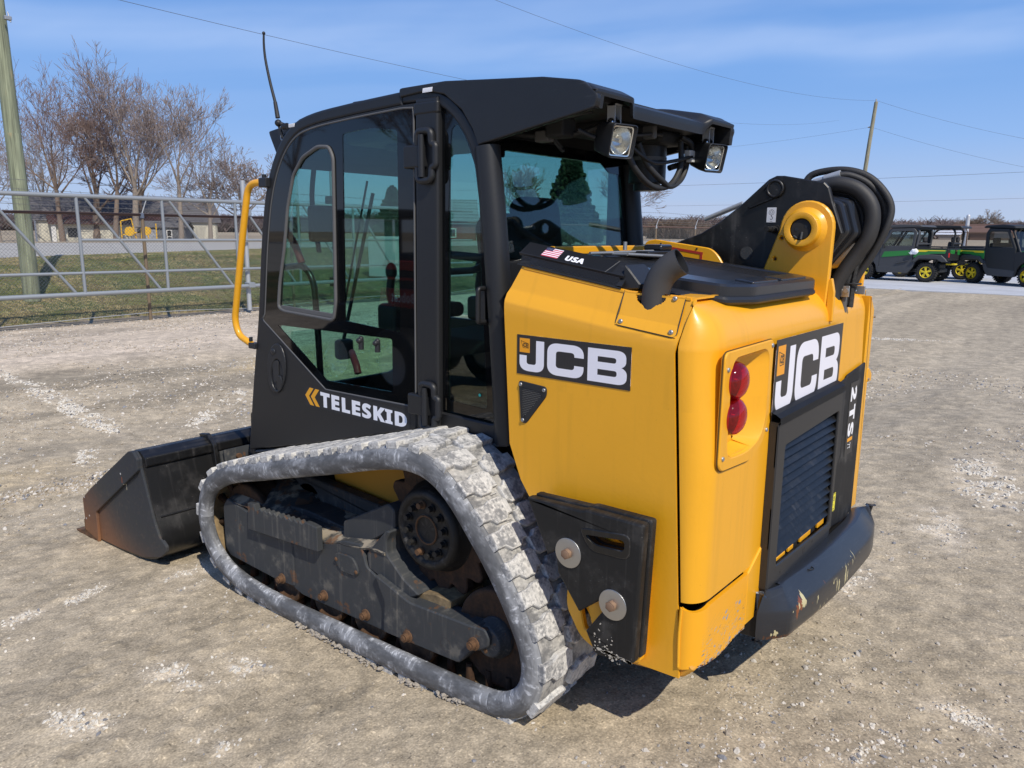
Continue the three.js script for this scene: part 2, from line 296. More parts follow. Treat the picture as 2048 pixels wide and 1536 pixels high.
// loose stones on the dirt
function stoneGeo(seed) {
  const r = rng(seed), g = new THREE.IcosahedronGeometry(1, 1), p = g.attributes.position, memo = new Map();
  for (let i = 0; i < p.count; i++) { const k = [p.getX(i), p.getY(i), p.getZ(i)].map((v) => v.toFixed(3)).join(); if (!memo.has(k)) memo.set(k, 0.72 + 0.5 * r()); const s = memo.get(k); p.setXYZ(i, p.getX(i) * s, p.getY(i) * s * 0.62, p.getZ(i) * s * 0.85); }
  g.computeVertexNormals(); return g;
}
{
  const r = rng(5), mat = std(1, 1, 1, 0.95), M = new THREE.Matrix4(), Q = new THREE.Quaternion(), E = new THREE.Euler(), Cc = new THREE.Color();
  const sets = [[], [], []];
  const put = (x, z, s, pale) => { const y = groundY(x, z); E.set(r() * 0.7, r() * 6.3, r() * 0.7); M.compose(V(x, y + s * 0.12, z), Q.setFromEuler(E), V(s * (0.8 + r() * 0.6), s * (0.7 + r() * 0.4), s)); const t = r(); let c = pale && t < 0.9 ? [0.62, 0.575, 0.49] : t < 0.45 ? [0.40, 0.34, 0.26] : t < 0.75 ? [0.48, 0.44, 0.38] : t < 0.93 ? [0.62, 0.57, 0.49] : [0.22, 0.22, 0.23]; const k = 0.75 + 0.4 * r(); sets[(r() * 3) | 0].push([M.clone(), c.map((q) => q * k)]); };
  for (let i = 0; i < 30000; i++) {     // over what the camera looks down on, thicker in gravelly spots
    const d = 0.9 + 7.5 * r() * r(), a = -2.26 + (r() - 0.5) * 1.5, x = 1.48 + Math.cos(a) * d * 1.25, z = 2.68 + Math.sin(a) * d * 1.25;
    const cl = sstep(0.40, 0.74, fbm(x * 1.3 + 8, z * 1.1, 3, 501)); const p = paleness(x, z);
    if (r() > 0.10 + 0.75 * cl * (x > 0 ? 1.25 : 0.7)) continue;
    const s = 0.0016 + 0.0045 * r() ** 2.5 + (r() < 0.03 ? 0.006 * r() : 0) + (x > 0.3 && r() < 0.06 ? 0.005 : 0);
    put(x, z, s * (1 + 0.08 * d));
  }
  for (const [px, pz, a, b, t] of patches) { const n = 170 + 560 * a * (px < -3 || pz < -3 ? 1.2 : 1); for (let i = 0; i < n; i++) { const u = (r() + r() - 1) * 1.25 * a, v = (r() + r() - 1) * 1.4 * b, x = px + u * Math.cos(t) - v * Math.sin(t), z = pz + u * Math.sin(t) + v * Math.cos(t); if (fbm(x * 14, z * 14, 2, 7) < 0.40 + 0.15 * r()) continue; put(x, z, 0.0022 + 0.007 * r() ** 2.2 + (px < -3 || pz < -3 ? 0.006 : 0), true); } }
  for (let i = 0; i < 7000; i++) { const z = 1.5 - 6 * r(), x = -4.3 + 0.14 * (r() + r() - 1) + (r() < 0.3 ? (r() - 0.5) * 1.6 : 0); put(x, z, 0.004 + 0.013 * r() ** 3); }
  for (let i = 0; i < 26000; i++) { const x = -5.2 - 7.4 * r(), z = 1.6 - 9.5 * r(); const cl = fbm(x * 1.1, z * 0.8, 3, 511); if (cl < 0.36 + 0.2 * r()) continue; put(x, z, 0.006 + 0.012 * r() ** 3); }
  for (let i = 0; i < 6000; i++) { const x = 1.4 - 3.4 * r(), z = -2.5 - 7 * r(); const cl = fbm(x * 0.9, z * 0.7, 3, 521); if (cl < 0.5) continue; put(x, z, 0.005 + 0.014 * r() ** 3); }
  const root = new THREE.Group(); root.name = 'loose_stones'; scene.add(root); tag(root, 'loose stones and gravel scattered over the dirt yard', 'stones', null, 'stuff');
  sets.forEach((list, i) => { const im = new THREE.InstancedMesh(stoneGeo(70 + i), mat, list.length); list.forEach(([m, c], k) => { im.setMatrixAt(k, m); im.setColorAt(k, Cc.setRGB(...c)); }); im.name = 'stone'; im.castShadow = im.receiveShadow = true; im.userData.kind = 'stuff'; root.add(im); });
}
// concrete apron to the right rear, road and lawn to the left rear
const concreteMap = dataTex(512, (u, v) => { const k = 0.86 + 0.12 * (fbm(u * 8, v * 8, 4, 601, 8) - 0.5) + 0.06 * (vnoise(u * 200, v * 200, 611, 200) - 0.5); return [k, k, k * 0.99]; });
{
  const slab = (x0, x1, z0, z1) => metric(box(x0, x1, -0.12, 0.024, z0, z1, 0.004), 0.25);
  const m = new THREE.MeshStandardMaterial({ map: concreteMap, color: lin(0.66, 0.67, 0.70), roughness: 0.9 });
  const root = new THREE.Group(); root.name = 'concrete_apron'; scene.add(root); tag(root, 'pale grey concrete apron where the utility vehicles stand', null, null, 'structure');
  for (let i = 0; i < 7; i++) for (let j = 0; j < 5; j++) mesh('slab', slab(-13 + i * 4, -9.012 + i * 4, -22.6 - (j + 1) * 4 + 0.012, -22.6 - j * 4), m, root);
}
{
  const r2 = (x, z) => terrain(x, z) + 0.012;
  const xs = spaced(-260, -21.2, -60, -21.2, 1.2, 1.2), zs = spaced(-300, 160, -40, 20, 1.5, 1.2);
  const m = new THREE.MeshStandardMaterial({ map: rep(concreteMap, 1), color: lin(0.55, 0.52, 0.47), roughness: 0.95 });
  // the road's near edge runs at a slant to the fence
  const near = (z) => -25.0 - (z + 5.3) * 2.2;
  const g = sheet(Array.from({ length: 40 }, (_, i) => i / 39), spaced(-120, 90, -30, 10, 1, 1.15), () => 0, null, 4);
  const p = g.attributes.position; for (let i = 0; i < p.count; i++) { const t = p.getX(i), z = p.getZ(i), x = mix(-46 - 0.05 * (z + 10), -23.8 - 0.55 * Math.min(12, Math.max(-9, z + 9)) * -0.95, t); p.setXYZ(i, x, terrain(x, z) + 0.012, z); }
  g.computeVertexNormals(); tag(mesh('road', g, m), 'pale concrete road beyond the lawn and fence', null, null, 'structure');
}
const grassMap = dataTex(512, (u, v) => { const n = fbm(u * 30, v * 30, 4, 701, 30, 0.6), m = fbm(u * 5, v * 5, 3, 711, 5), s = vnoise(u * 256, v * 90, 721, 0); const k = 0.55 + 0.4 * (n - 0.5) + 0.25 * (s - 0.5), d = sstep(0.42, 0.66, m); return [k * mix(0.50, 0.66, d), k * mix(0.56, 0.60, d), k * mix(0.27, 0.36, d)]; });
{
  const near = -12.95;
  const g = sheet(Array.from({ length: 30 }, (_, i) => i / 29), spaced(-80, 60, -24, 8, 0.5, 1.12), () => 0, null, 2.2);
  const p = g.attributes.position, uv = g.attributes.uv;
  for (let i = 0; i < p.count; i++) { const z = p.getZ(i), e = -23.7 - 0.55 * Math.min(12, Math.max(-9, z + 9)) * -0.95, x = mix(e, near - 0.45 + 0.5 * (fbm(z * 0.9, 2, 3, 751) - 0.5) * 2, p.getX(i)); p.setXYZ(i, x, terrain(x, z) + 0.008, z); uv.setXY(i, x / 2.2, z / 2.2); }
  g.computeVertexNormals();
  tag(mesh('lawn', g, new THREE.MeshStandardMaterial({ map: rep(grassMap, 1), roughness: 0.95, color: lin(1.12, 1.08, 1.06) })), 'worn spring lawn rising from the fence to the road', null, null, 'structure');
  // grass blades in tufts
  const blade = []; const r = rng(91);
  for (let k = 0; k < 6; k++) { const a = r() * 6.28, l = 0.5 + 0.5 * r(), w = 0.10, c = Math.cos(a), s = Math.sin(a), ox = (r() - 0.5) * 0.8, oz = (r() - 0.5) * 0.8, lean = 0.3 + 0.4 * r(); const b = new THREE.BufferGeometry().setFromPoints([V(ox - s * w, 0, oz + c * w), V(ox + s * w, 0, oz - c * w), V(ox + c * lean * l, l, oz + s * lean * l)]); b.computeVertexNormals(); blade.push(b); }
  const tuft = merge(blade), list = [], M = new THREE.Matrix4(), Q = new THREE.Quaternion();
  for (let i = 0; i < 70000; i++) {
    const z = 4 - 22 * r(), e = -23.7 - 0.55 * Math.min(12, Math.max(-9, z + 9)) * -0.95, x = mix(-13.0, e, r() ** 1.15);
    const d = fbm(x * 0.9, z * 0.7, 3, 731); if (r() > 0.35 + d) continue;
    const s = 0.035 + 0.035 * r(); M.compose(V(x, terrain(x, z), z), Q.setFromAxisAngle(V(0, 1, 0), r() * 6.28), V(s, s * (0.6 + 0.6 * r()), s));
    const dry = sstep(0.40, 0.68, fbm(x * 1.3, z * 1.1 + 4, 3, 741) + 0.3 * (r() - 0.5)); list.push([M.clone(), [mix(0.20, 0.44, dry), mix(0.215, 0.36, dry), mix(0.075, 0.185, dry)]]);
  }
  const im = new THREE.InstancedMesh(tuft, new THREE.MeshStandardMaterial({ color: lin(1, 1, 1), roughness: 0.9, side: THREE.DoubleSide }), list.length), C = new THREE.Color();
  list.forEach(([m, c], k) => { im.setMatrixAt(k, m); im.setColorAt(k, C.setRGB(...c)); });
  im.name = 'grass'; im.castShadow = im.receiveShadow = true; scene.add(im); tag(im, 'short patchy grass between the fence and the road', 'grass', null, 'stuff');
}
{ // farmland beyond the road
  const g = sheet(spaced(-1400, -44, -200, -44, 4, 1.2), spaced(-1400, 900, -200, 120, 5, 1.2), (x, z) => terrain(x, z) + 0.02 + 0.5 * sstep(-60, -300, x), (x, z) => { const n = fbm(x * 0.02, z * 0.05, 3, 801), k = 0.8 + 0.5 * (n - 0.5); return [0.42 * k, 0.33 * k, 0.21 * k]; }, 10);
  tag(mesh('field', g, new THREE.MeshStandardMaterial({ vertexColors: true, roughness: 1 })), 'tan winter farmland beyond the road', null, null, 'structure');
}
// ---------------------------------------------------------------- materials of the machine
const dustMap = dataTex(512, (u, v) => {      // black paint with a film of dry dust, run down in streaks
  const n = fbm(u * 12, v * 12, 5, 1001, 12, 0.6), st = fbm(u * 60, v * 3, 3, 1011, 0, 0.6), f = vnoise(u * 200, v * 200, 1021, 200);
  let k = 0.10 + 0.16 * sstep(0.42, 0.8, n) + 0.10 * sstep(0.58, 0.85, st);
  if (f > 0.965) k += 0.35 * sstep(0.4, 0.6, n);
  return [k * 1.04, k * 1.0, k * 0.94];
});
const grimeMap = dataTex(1024, (u, v) => {     // worn undercarriage paint: dust, rust specks, scuffs
  const n = fbm(u * 6, v * 6, 6, 1101, 6, 0.6), m = fbm(u * 18 + 0.5, v * 18, 5, 1111, 18, 0.65), st = fbm(u * 46, v * 2.5, 3, 1121, 0, 0.6), f = vnoise(u * 300, v * 300, 1131, 300);
  let d = 0.42 * sstep(0.50, 0.70, n) * sstep(0.40, 0.72, m) + 0.26 * sstep(0.58, 0.86, st) + 0.08 * (m - 0.4); if (f > 0.95) d += 0.16;
  const rust = 0.8 * sstep(0.685, 0.76, fbm(u * 11 + 0.3, v * 11, 5, 1141, 11, 0.62));
  let c = [0.215, 0.225, 0.235]; c = c.map((q, i) => mix(q, [0.60, 0.56, 0.49][i], clamp01(d))); return c.map((q, i) => mix(q, [0.40, 0.27, 0.18][i], rust));
});
const rustMap = dataTex(512, (u, v) => { const n = fbm(u * 10, v * 10, 5, 1201, 10, 0.6), f = fbm(u * 40, v * 40, 3, 1211, 40), st = fbm(u * 30, v * 2, 3, 1221); const k = 0.75 + 0.5 * (n - 0.5) + 0.3 * (f - 0.5) + 0.25 * (st - 0.5); return [0.50 * k, 0.335 * k + 0.02, 0.215 * k + 0.02]; });
const treadMap = dataTex(1024, (u, v) => {     // rubber under dried pale mud, worn dark in scratches and pits
  const n = fbm(u * 9, v * 9, 6, 1301, 9, 0.62), m = fbm(u * 44, v * 44, 4, 1311, 44, 0.6), w = fbm(u * 14, v * 70, 3, 1321, 0, 0.6);
  let k = 0.42 + 0.58 * sstep(0.33, 0.56, n * 0.66 + m * 0.34); k *= 0.86 + 0.14 * sstep(0.3, 0.6, w);
  const c = [0.36, 0.365, 0.375], d = [0.86, 0.845, 0.81], t = 0.94 + 0.25 * (m - 0.5); return c.map((q, i) => mix(q, d[i] * t, k));
});
const beadMap = dataTex(1024, (u, v) => {       // smooth rubber edge with scuffs, dust and short pale cracks across it
  const n = fbm(u * 9, v * 5, 5, 1401, 0, 0.6), sc = fbm(u * 90, v * 8, 4, 1411, 0, 0.6), f = fbm(u * 60, v * 24, 3, 1431), cs = fbm(u * 130, v * 3 + 2 * fbm(u * 9, v * 9, 2, 1441), 2, 1451);
  let k = 0.37 + 0.20 * sstep(0.36, 0.68, n) + 0.24 * sstep(0.52, 0.74, sc) * sstep(0.40, 0.62, n) + 0.10 * (f - 0.5); if (cs > 0.80) k += 0.30 * sstep(0.42, 0.55, n); return [k, k * 1.0, k * 0.985];
});
const clayMap = dataTex(512, (u, v) => { const n = fbm(u * 9, v * 9, 5, 1501, 9, 0.6), m = fbm(u * 30, v * 30, 3, 1511, 30); const k = 0.62 + 0.4 * (n - 0.5) + 0.25 * (m - 0.5); return [k, k * 0.87, k * 0.66]; });
const paintBump = dataTex(256, (u, v) => { const k = 0.5 + 0.5 * (fbm(u * 40, v * 40, 3, 1601, 40) - 0.5); return [k, k, k]; }, false);
const M = {
  yellow: new THREE.MeshPhysicalMaterial({ color: lin(0.90, 0.425, 0.0128), map: rep(dataTex(512, (u, v) => { const n = fbm(u * 5, v * 5, 5, 1701, 5, 0.6), f = vnoise(u * 180, v * 180, 1711, 180), st = fbm(u * 50, v * 3, 3, 1721); let k = 0.985 - 0.03 * n - 0.02 * sstep(0.55, 0.8, st); if (f > 0.985) k -= 0.10 * sstep(0.5, 0.6, n); return [k, k, k]; }), 0.9), roughness: 0.42, clearcoat: 0.35, clearcoatRoughness: 0.18, bumpMap: rep(paintBump, 3), bumpScale: 0.0004 }),
  yellowDirty: new THREE.MeshStandardMaterial({ color: lin(0.62, 0.30, 0.03), roughness: 0.6 }),
  black: new THREE.MeshPhysicalMaterial({ color: lin(0.55, 0.56, 0.6), map: rep(dustMap, 1), roughness: 0.42, clearcoat: 0.12, clearcoatRoughness: 0.3 }),
  cabBlack: new THREE.MeshPhysicalMaterial({ color: lin(0.0125, 0.013, 0.0142), roughness: 0.46, bumpMap: rep(paintBump, 3), bumpScale: 0.0003 }),
  blackMatt: std(0.55, 0.56, 0.58, 0.62, 0, { map: rep(dustMap, 1.4) }),
  grilleBlack: new THREE.MeshPhysicalMaterial({ color: lin(0.022, 0.0225, 0.024), roughness: 0.42, bumpMap: rep(paintBump, 3), bumpScale: 0.0003 }),
  slatBlack: new THREE.MeshPhysicalMaterial({ color: lin(0.30, 0.31, 0.33), map: rep(dustMap, 2.5), roughness: 0.45, clearcoat: 0.08, clearcoatRoughness: 0.3 }),
  plasticWorn: new THREE.MeshPhysicalMaterial({ color: lin(0.062, 0.065, 0.072), map: rep(dataTex(1024, (u, v) => { const n = fbm(u * 6, v * 6, 5, 1801, 6, 0.6), sc = fbm(u * 8 + 0.6 * fbm(u * 6, v * 6, 2, 1821), v * 110, 3, 1811, 0, 0.6), f = vnoise(u * 320, v * 320, 1831, 320); let k = 0.50 + 0.08 * (n - 0.5) + 0.22 * sstep(0.66, 0.84, sc) * sstep(0.45, 0.62, n); if (f > 0.975) k += 0.22 * sstep(0.48, 0.62, n); return [k, k, k]; }), 1.3), roughness: 0.44, bumpMap: rep(paintBump, 5), bumpScale: 0.0004 }),
  plastic: new THREE.MeshPhysicalMaterial({ color: lin(0.0155, 0.0165, 0.019), roughness: 0.46, bumpMap: rep(paintBump, 5), bumpScale: 0.0005 }),
  plasticShiny: new THREE.MeshPhysicalMaterial({ color: lin(0.016, 0.017, 0.02), roughness: 0.3, clearcoat: 0.3, clearcoatRoughness: 0.2 }),
  interior: std(0.02, 0.021, 0.022, 0.75),
  greyTrim: std(0.10, 0.10, 0.10, 0.6),
  grime: std(1, 1, 1, 0.68, 0, { map: rep(grimeMap, 1.3), bumpMap: rep(grimeMap, 1.3), bumpScale: 0.0012 }),
  mud: std(1, 1, 1, 0.85, 0, { map: rep(dataTex(512, (u, v) => { const n = fbm(u * 7, v * 7, 6, 1161, 7, 0.62), m = fbm(u * 20, v * 20, 4, 1171, 20); const k = sstep(0.40, 0.62, n), r = sstep(0.55, 0.7, m); let c = [0.22, 0.22, 0.22].map((q, i) => mix(q, [0.60, 0.56, 0.49][i], k)); return c.map((q, i) => mix(q, [0.42, 0.28, 0.18][i], 0.7 * r)); }), 1.6), bumpMap: rep(grimeMap, 2), bumpScale: 0.004 }),
  rust: std(1, 1, 1, 0.88, 0, { map: rep(rustMap, 2.2), bumpMap: rep(rustMap, 2.2), bumpScale: 0.0015 }),
  darkRust: std(0.42, 0.40, 0.40, 0.85, 0, { map: rep(rustMap, 3) }),
  tread: std(0.94, 0.95, 0.97, 0.95, 0, { map: rep(treadMap, 2.6), bumpMap: rep(treadMap, 2.6), bumpScale: 0.0006 }),
  treadBase: std(0.70, 0.70, 0.70, 0.95, 0, { map: rep(treadMap, 2.6) }),
  bead: std(0.9, 0.92, 0.98, 0.62, 0, { map: rep(beadMap, 1.15, 1.6), bumpMap: rep(beadMap, 1.15, 1.6), bumpScale: 0.002 }),
  clay: std(0.62, 0.60, 0.56, 0.95, 0, { map: rep(clayMap, 2) }),
  rubber: std(0.022, 0.022, 0.023, 0.58),
  hoseRubber: std(0.028, 0.027, 0.026, 0.55, 0, { bumpMap: rep(paintBump, 30, 6), bumpScale: 0.0006 }),
  steel: std(0.50, 0.50, 0.49, 0.42, 1.0),
  zinc: std(0.42, 0.42, 0.41, 0.5, 0.85),
  galv: std(0.46, 0.48, 0.50, 0.55, 0.45),
  chrome: std(0.75, 0.75, 0.75, 0.15, 1),
  glass: new THREE.MeshPhysicalMaterial({ color: lin(0.66, 0.82, 0.785), transmission: 1, thickness: 0, roughness: 0.0, ior: 1.52 }),
  clear: new THREE.MeshPhysicalMaterial({ color: lin(0.95, 0.96, 0.95), transmission: 1, thickness: 0, roughness: 0.05, ior: 1.5 }),
  band: new THREE.MeshPhysicalMaterial({ color: lin(0.004, 0.0045, 0.005), roughness: 0.03, ior: 1.52 }),
  lensRed: new THREE.MeshPhysicalMaterial({ color: lin(0.62, 0.012, 0.014), transmission: 0.88, thickness: 0, roughness: 0.04, ior: 1.55 }),
  redPlastic: std(0.42, 0.02, 0.015, 0.5),
  reflector: std(0.8, 0.8, 0.78, 0.22, 0.95),
};
// ---------------------------------------------------------------- the compact track loader
const loader = thing('track_loader', [0, 0, 0], 0, 'large yellow and black tracked loader with closed cab in the middle of the dirt yard', 'track loader');
const group = (name, parent) => { const g = new THREE.Group(); g.name = name; parent.add(g); return g; };
const beltLoop = (() => {            // the closed line of the belt's inner lip in side view, clockwise from the front
  const c = [[-1.892, 0.23], [-1.845, 0.345], [-1.71, 0.43], [-1.35, 0.535], [-0.87, 0.665], [-0.60, 0.74], [-0.47, 0.763], [-0.38, 0.758], [-0.31, 0.73], [-0.245, 0.68], [-0.17, 0.60], [-0.10, 0.52], [-0.03, 0.425], [0.025, 0.335], [0.058, 0.265], [0.068, 0.195], [0.045, 0.13], [-0.02, 0.08], [-0.15, 0.058], [-0.55, 0.034], [-0.91, 0.018], [-1.33, 0.002], [-1.62, 0.014], [-1.78, 0.058], [-1.865, 0.135]];
  const curve = new THREE.CatmullRomCurve3(c.map((p) => V(p[0], p[1], 0)), true, 'centripetal');
  return curve.getSpacedPoints(220).slice(0, -1);
})();
function beltFrame(t) {               // point, outward normal and tangent at share t of the loop
  const n = beltLoop.length, f = ((t % 1) + 1) % 1 * n, i = Math.floor(f), k = f - i, a = beltLoop[i % n], b = beltLoop[(i + 1) % n], p = a.clone().lerp(b, k);
  const t0 = beltLoop[(i + n - 2) % n], t1 = beltLoop[(i + 3) % n], tan = t1.clone().sub(t0).normalize();
  return { p, tan, out: V(-tan.y, tan.x, 0) };
}
function makeTrack() {
  const tr = group('track', loader), ZO = 0.95, Wd = 0.33;
  // carcass: a rubber band with a thick round bead along each edge
  const frames = []; for (let i = 0; i <= 220; i++) { const f = beltFrame(i / 220); frames.push({ p: f.p.clone().setZ(ZO), r: V(0, 0, -1), u: f.out }); }
  const arc = (cx, cy, rx, ry, a0, a1, n = 8) => Array.from({ length: n + 1 }, (_, i) => { const a = mix(a0, a1, i / n) * Math.PI; return [cx + rx * Math.cos(a), cy + ry * Math.sin(a)]; });
  const bead = [...arc(0.034, 0.046, 0.034, 0.046, 0.5, 1.5, 16), ...arc(0.034, 0.016, 0.020, 0.016, 1.55, 2.0, 5), [0.056, 0.072], [0.060, 0.090]];
  const bg = sweep(frames, bead, true); mesh('edge_bead', bg, M.bead, tr);
  mesh('belt', sweep(frames, [[0.034, 0.090], [0.052, 0.066], [Wd - 0.052, 0.066], [Wd - 0.034, 0.090]], true), M.clay, tr);
  mesh('edge_bead', sweep(frames, bead.map(([a, b]) => [Wd - a, b]).reverse(), true), M.bead, tr);
  // moulded blocks: two staggered rows, each block a bent bar with a raised hexagonal middle
  const pitches = 48, blk = (mirror) => {
    const L = 0.041, s = mirror ? -1 : 1, z = (w) => w;   // s along the belt, w across it
    const pts = [[-L * 0.75, 0.0], [L * 0.55, 0.0], [L * 0.55, 0.040], [L * 1.02, 0.062], [L * 1.02, 0.108], [L * 0.60, 0.128], [L * 0.60, 0.150], [-L * 0.66, 0.150], [-L * 1.0, 0.128], [-L * 1.0, 0.072], [-L * 0.75, 0.050]].map(([a, w]) => [a * s, w]);
    const g = new THREE.ExtrudeGeometry(shapeOf(mirror ? pts.reverse() : pts), { depth: 0.019, bevelEnabled: true, bevelThickness: 0.006, bevelSize: 0.005, bevelOffset: -0.003, bevelSegments: 2 });
    return g;
  };
  const base = [blk(false), blk(true)], R0 = rng(311);
  for (let k = 0; k < pitches; k++) for (const row of [0, 1]) {
    const f = beltFrame((k + (row ? 0.5 : 0)) / pitches + 0.003), g = base[row].clone();
    const nx = row ? 1 : -1, m = new THREE.Matrix4().makeBasis(f.tan.clone(), V(0, 0, row ? 1 : -1), f.out.clone());
    // block axes: along the belt, across it from its own edge towards the middle, outward
    const o = f.p.clone().addScaledVector(f.out, 0.084); o.z = row ? ZO - Wd + 0.014 : ZO - 0.014;
    m.setPosition(o); g.applyMatrix4(m);
    if (m.determinant() < 0) { const p = g.attributes.position, n = g.attributes.normal; for (let i = 0; i < p.count; i += 3) for (const A of [p, n, g.attributes.uv]) { const s = A.itemSize; for (let q = 0; q < s; q++) { const t = A.array[(i + 1) * s + q]; A.array[(i + 1) * s + q] = A.array[(i + 2) * s + q]; A.array[(i + 2) * s + q] = t; } } }
    const uv = g.attributes.uv, ou = R0(), ov = R0(); for (let i = 0; i < uv.count; i++) uv.setXY(i, uv.getX(i) + ou, uv.getY(i) + ov);
    mesh('tread_block', g, M.tread, tr);
  }
  // outer face of the carcass between the blocks, dusty
  mesh('tread_base', sweep(frames, [[0.024, 0.0885], [0.024, 0.0935], [Wd - 0.024, 0.0935], [Wd - 0.024, 0.0885]].reverse(), true), M.treadBase, tr);
  // wear bars: thin moulded ribs in the grooves
  const ribs = [];
  for (let k = 0; k < pitches; k++) { const f = beltFrame((k + 0.27) / pitches), a = f.p.clone().addScaledVector(f.out, 0.0945); for (const [z0, z1, ds] of [[ZO - 0.055, ZO - 0.095, 0.0], [ZO - 0.120, ZO - 0.150, 0.03]]) { const q = a.clone().addScaledVector(f.tan, ds); ribs.push(rod([q.x, q.y, z0], [q.x, q.y, z1], 0.0045, 0.0045, 5)); } }
  mesh('wear_ribs', ribs, M.tread, tr).userData.kind = 'stuff';
  // steel guide lugs on the inside
  const guides = []; for (let k = 0; k < pitches; k++) { const f = beltFrame((k + 0.5) / pitches), up = f.out; for (const z of [0.83, 0.70]) { const q = f.p.clone().addScaledVector(up, 0.068), e = q.clone().addScaledVector(up, -0.075); guides.push(rod([q.x, q.y, z], [e.x, e.y, z], 0.020, 0.012, 7)); } }
  mesh('guide_lugs', metric(merge(guides)), M.darkRust, tr).userData.kind = 'stuff';
  // frame: front beam, middle plate, rear arm, shields
  const fr = (name, pts, z0, z1, b = 0.005, mat = M.grime) => mesh(name, metric(exXY(roundPoly(pts, 0.012), z0, z1, b)), mat, tr);
  fr('frame_beam', [[-1.80, 0.335], [-1.84, 0.29], [-1.845, 0.075], [-1.80, 0.04], [-1.42, 0.035], [-1.27, 0.045], [-1.27, 0.255]], 0.66, 0.880);
  fr('frame_plate', [[-1.285, 0.262], [-1.30, 0.04], [-1.22, 0.02], [-0.66, 0.045], [-0.62, 0.20], [-0.72, 0.27], [-0.77, 0.29], [-0.785, 0.33], [-0.80, 0.375], [-0.90, 0.365], [-1.05, 0.31]], 0.64, 0.874);
  const topLine = (x) => x < -1.05 ? mix(0.330, 0.322, (x + 1.80) / 0.75) : mix(0.322, 0.375, (x + 1.05) / 0.30);
  mesh('frame_top', metric(shell(24, 6, (u, v) => { const x = mix(-1.80, -0.66, u), h = 0.055 + 0.035 * Math.sin(u * 9) * (u < 0.5 ? 1 : 0.3); return [x, topLine(Math.min(x, -0.75)) + h * Math.sin(v * 1.4) + 0.012 * (fbm(u * 16, v * 5, 3, 19) - 0.5), mix(0.876, 0.64, v)]; }, 0.01)), M.mud, tr);
  fr('frame_core', [[-1.76, 0.33], [-1.30, 0.37], [-0.80, 0.35], [-0.80, 0.10], [-1.76, 0.10]], 0.63, 0.78);
  fr('inner_brace', [[-1.60, 0.46], [-1.50, 0.47], [-0.80, 0.44], [-0.70, 0.36], [-1.45, 0.36]], 0.60, 0.66);
  fr('step_plate', [[-1.57, 0.375], [-1.515, 0.382], [-1.505, 0.352], ...Array.from({ length: 10 }, (_, i) => [[-1.49 + i * 0.038, 0.356 + i * 0.0025], [-1.473 + i * 0.038, 0.372 + i * 0.0025]]).flat(), [-1.085, 0.395], [-1.045, 0.39], [-1.045, 0.285], [-1.58, 0.245]].map((p) => [...p, 0.003]), 0.878, 0.908, 0.003);
  fr('sprocket_guard', [[-0.965, 0.42], [-0.68, 0.565], [-0.645, 0.545], [-0.645, 0.47], [-0.83, 0.355], [-0.97, 0.345]], 0.72, 0.832);
  fr('rear_arm', [[-0.70, 0.285], [-0.50, 0.235], [-0.19, 0.252], [-0.12, 0.262], [-0.10, 0.235], [-0.105, 0.20], [-0.14, 0.175], [-0.185, 0.155], [-0.245, 0.085], [-0.655, 0.058], [-0.645, 0.19]], 0.80, 0.894);
  fr('arm_flange', [[-0.775, 0.345], [-0.655, 0.472], [-0.632, 0.472], [-0.655, 0.43], [-0.655, 0.375], [-0.56, 0.30], [-0.475, 0.262], [-0.54, 0.225], [-0.765, 0.285]], 0.74, 0.868);
  fr('arm_shelf', [[-0.56, 0.24], [-0.42, 0.275], [-0.33, 0.275], [-0.35, 0.22], [-0.56, 0.21]], 0.66, 0.84, 0.004, M.clay);
  mesh('access_cover', metric(exXY(roundPoly([[-0.975, 0.30], [-0.84, 0.31], [-0.805, 0.235], [-0.94, 0.225]], 0.045, 6), 0.872, 0.882, 0.002)), M.grime, tr);
  for (const [x, y] of [[-0.955, 0.272], [-0.827, 0.252]]) mesh('bolt', lathe('z', [x, y, 0.881], [[0.009, 0], [0.009, 0.003], [0.005, 0.006], [0, 0.0065]], 10), M.rust, tr);
  const hole = lathe('z', [-0.31, 0.135, 0.8945], [[0.026, 0], [0.024, -0.012], [0, -0.012]], 20); mesh('arm_hole', hole, M.darkRust, tr);
  // sprocket and final drive
  const S = [-0.465, 0.515], teeth = 15, sp = [];
  for (let i = 0; i < teeth * 8; i++) { const a = i / (teeth * 8) * 2 * Math.PI, w = (i % 8) / 8, r = 0.272 - 0.046 * Math.pow(0.5 + 0.5 * Math.cos(w * 2 * Math.PI), 1.6); sp.push([S[0] + r * Math.cos(a), S[1] + r * Math.sin(a)]); }
  mesh('sprocket', metric(exXY(sp, 0.735, 0.775, 0.004)), M.darkRust, tr);
  mesh('drive_hub', lathe('z', [S[0], S[1], 0.72], [[0.19, 0], [0.188, 0.05], [0.165, 0.062], [0.160, 0.10], [0.150, 0.118], [0.135, 0.124], [0.122, 0.118], [0.118, 0.110], [0.060, 0.110], [0.057, 0.113], [0.05, 0.113], [0.048, 0.108], [0, 0.108]], 48), M.blackMatt, tr);
  for (let i = 0; i < 12; i++) { const a = i / 12 * 2 * Math.PI + 0.2, x = S[0] + 0.096 * Math.cos(a), y = S[1] + 0.096 * Math.sin(a); mesh('hub_bolt', [cyl('z', [x, y, 0.834], 0.016, 0.006, 12), hexBolt('z', [x, y, 0.846], 0.0125, 0.020)], i % 5 === 3 ? M.rust : M.blackMatt, tr); }
  mesh('hub_ring', new THREE.TorusGeometry(0.054, 0.004, 6, 36).translate(S[0], S[1], 0.834), M.rust, tr);
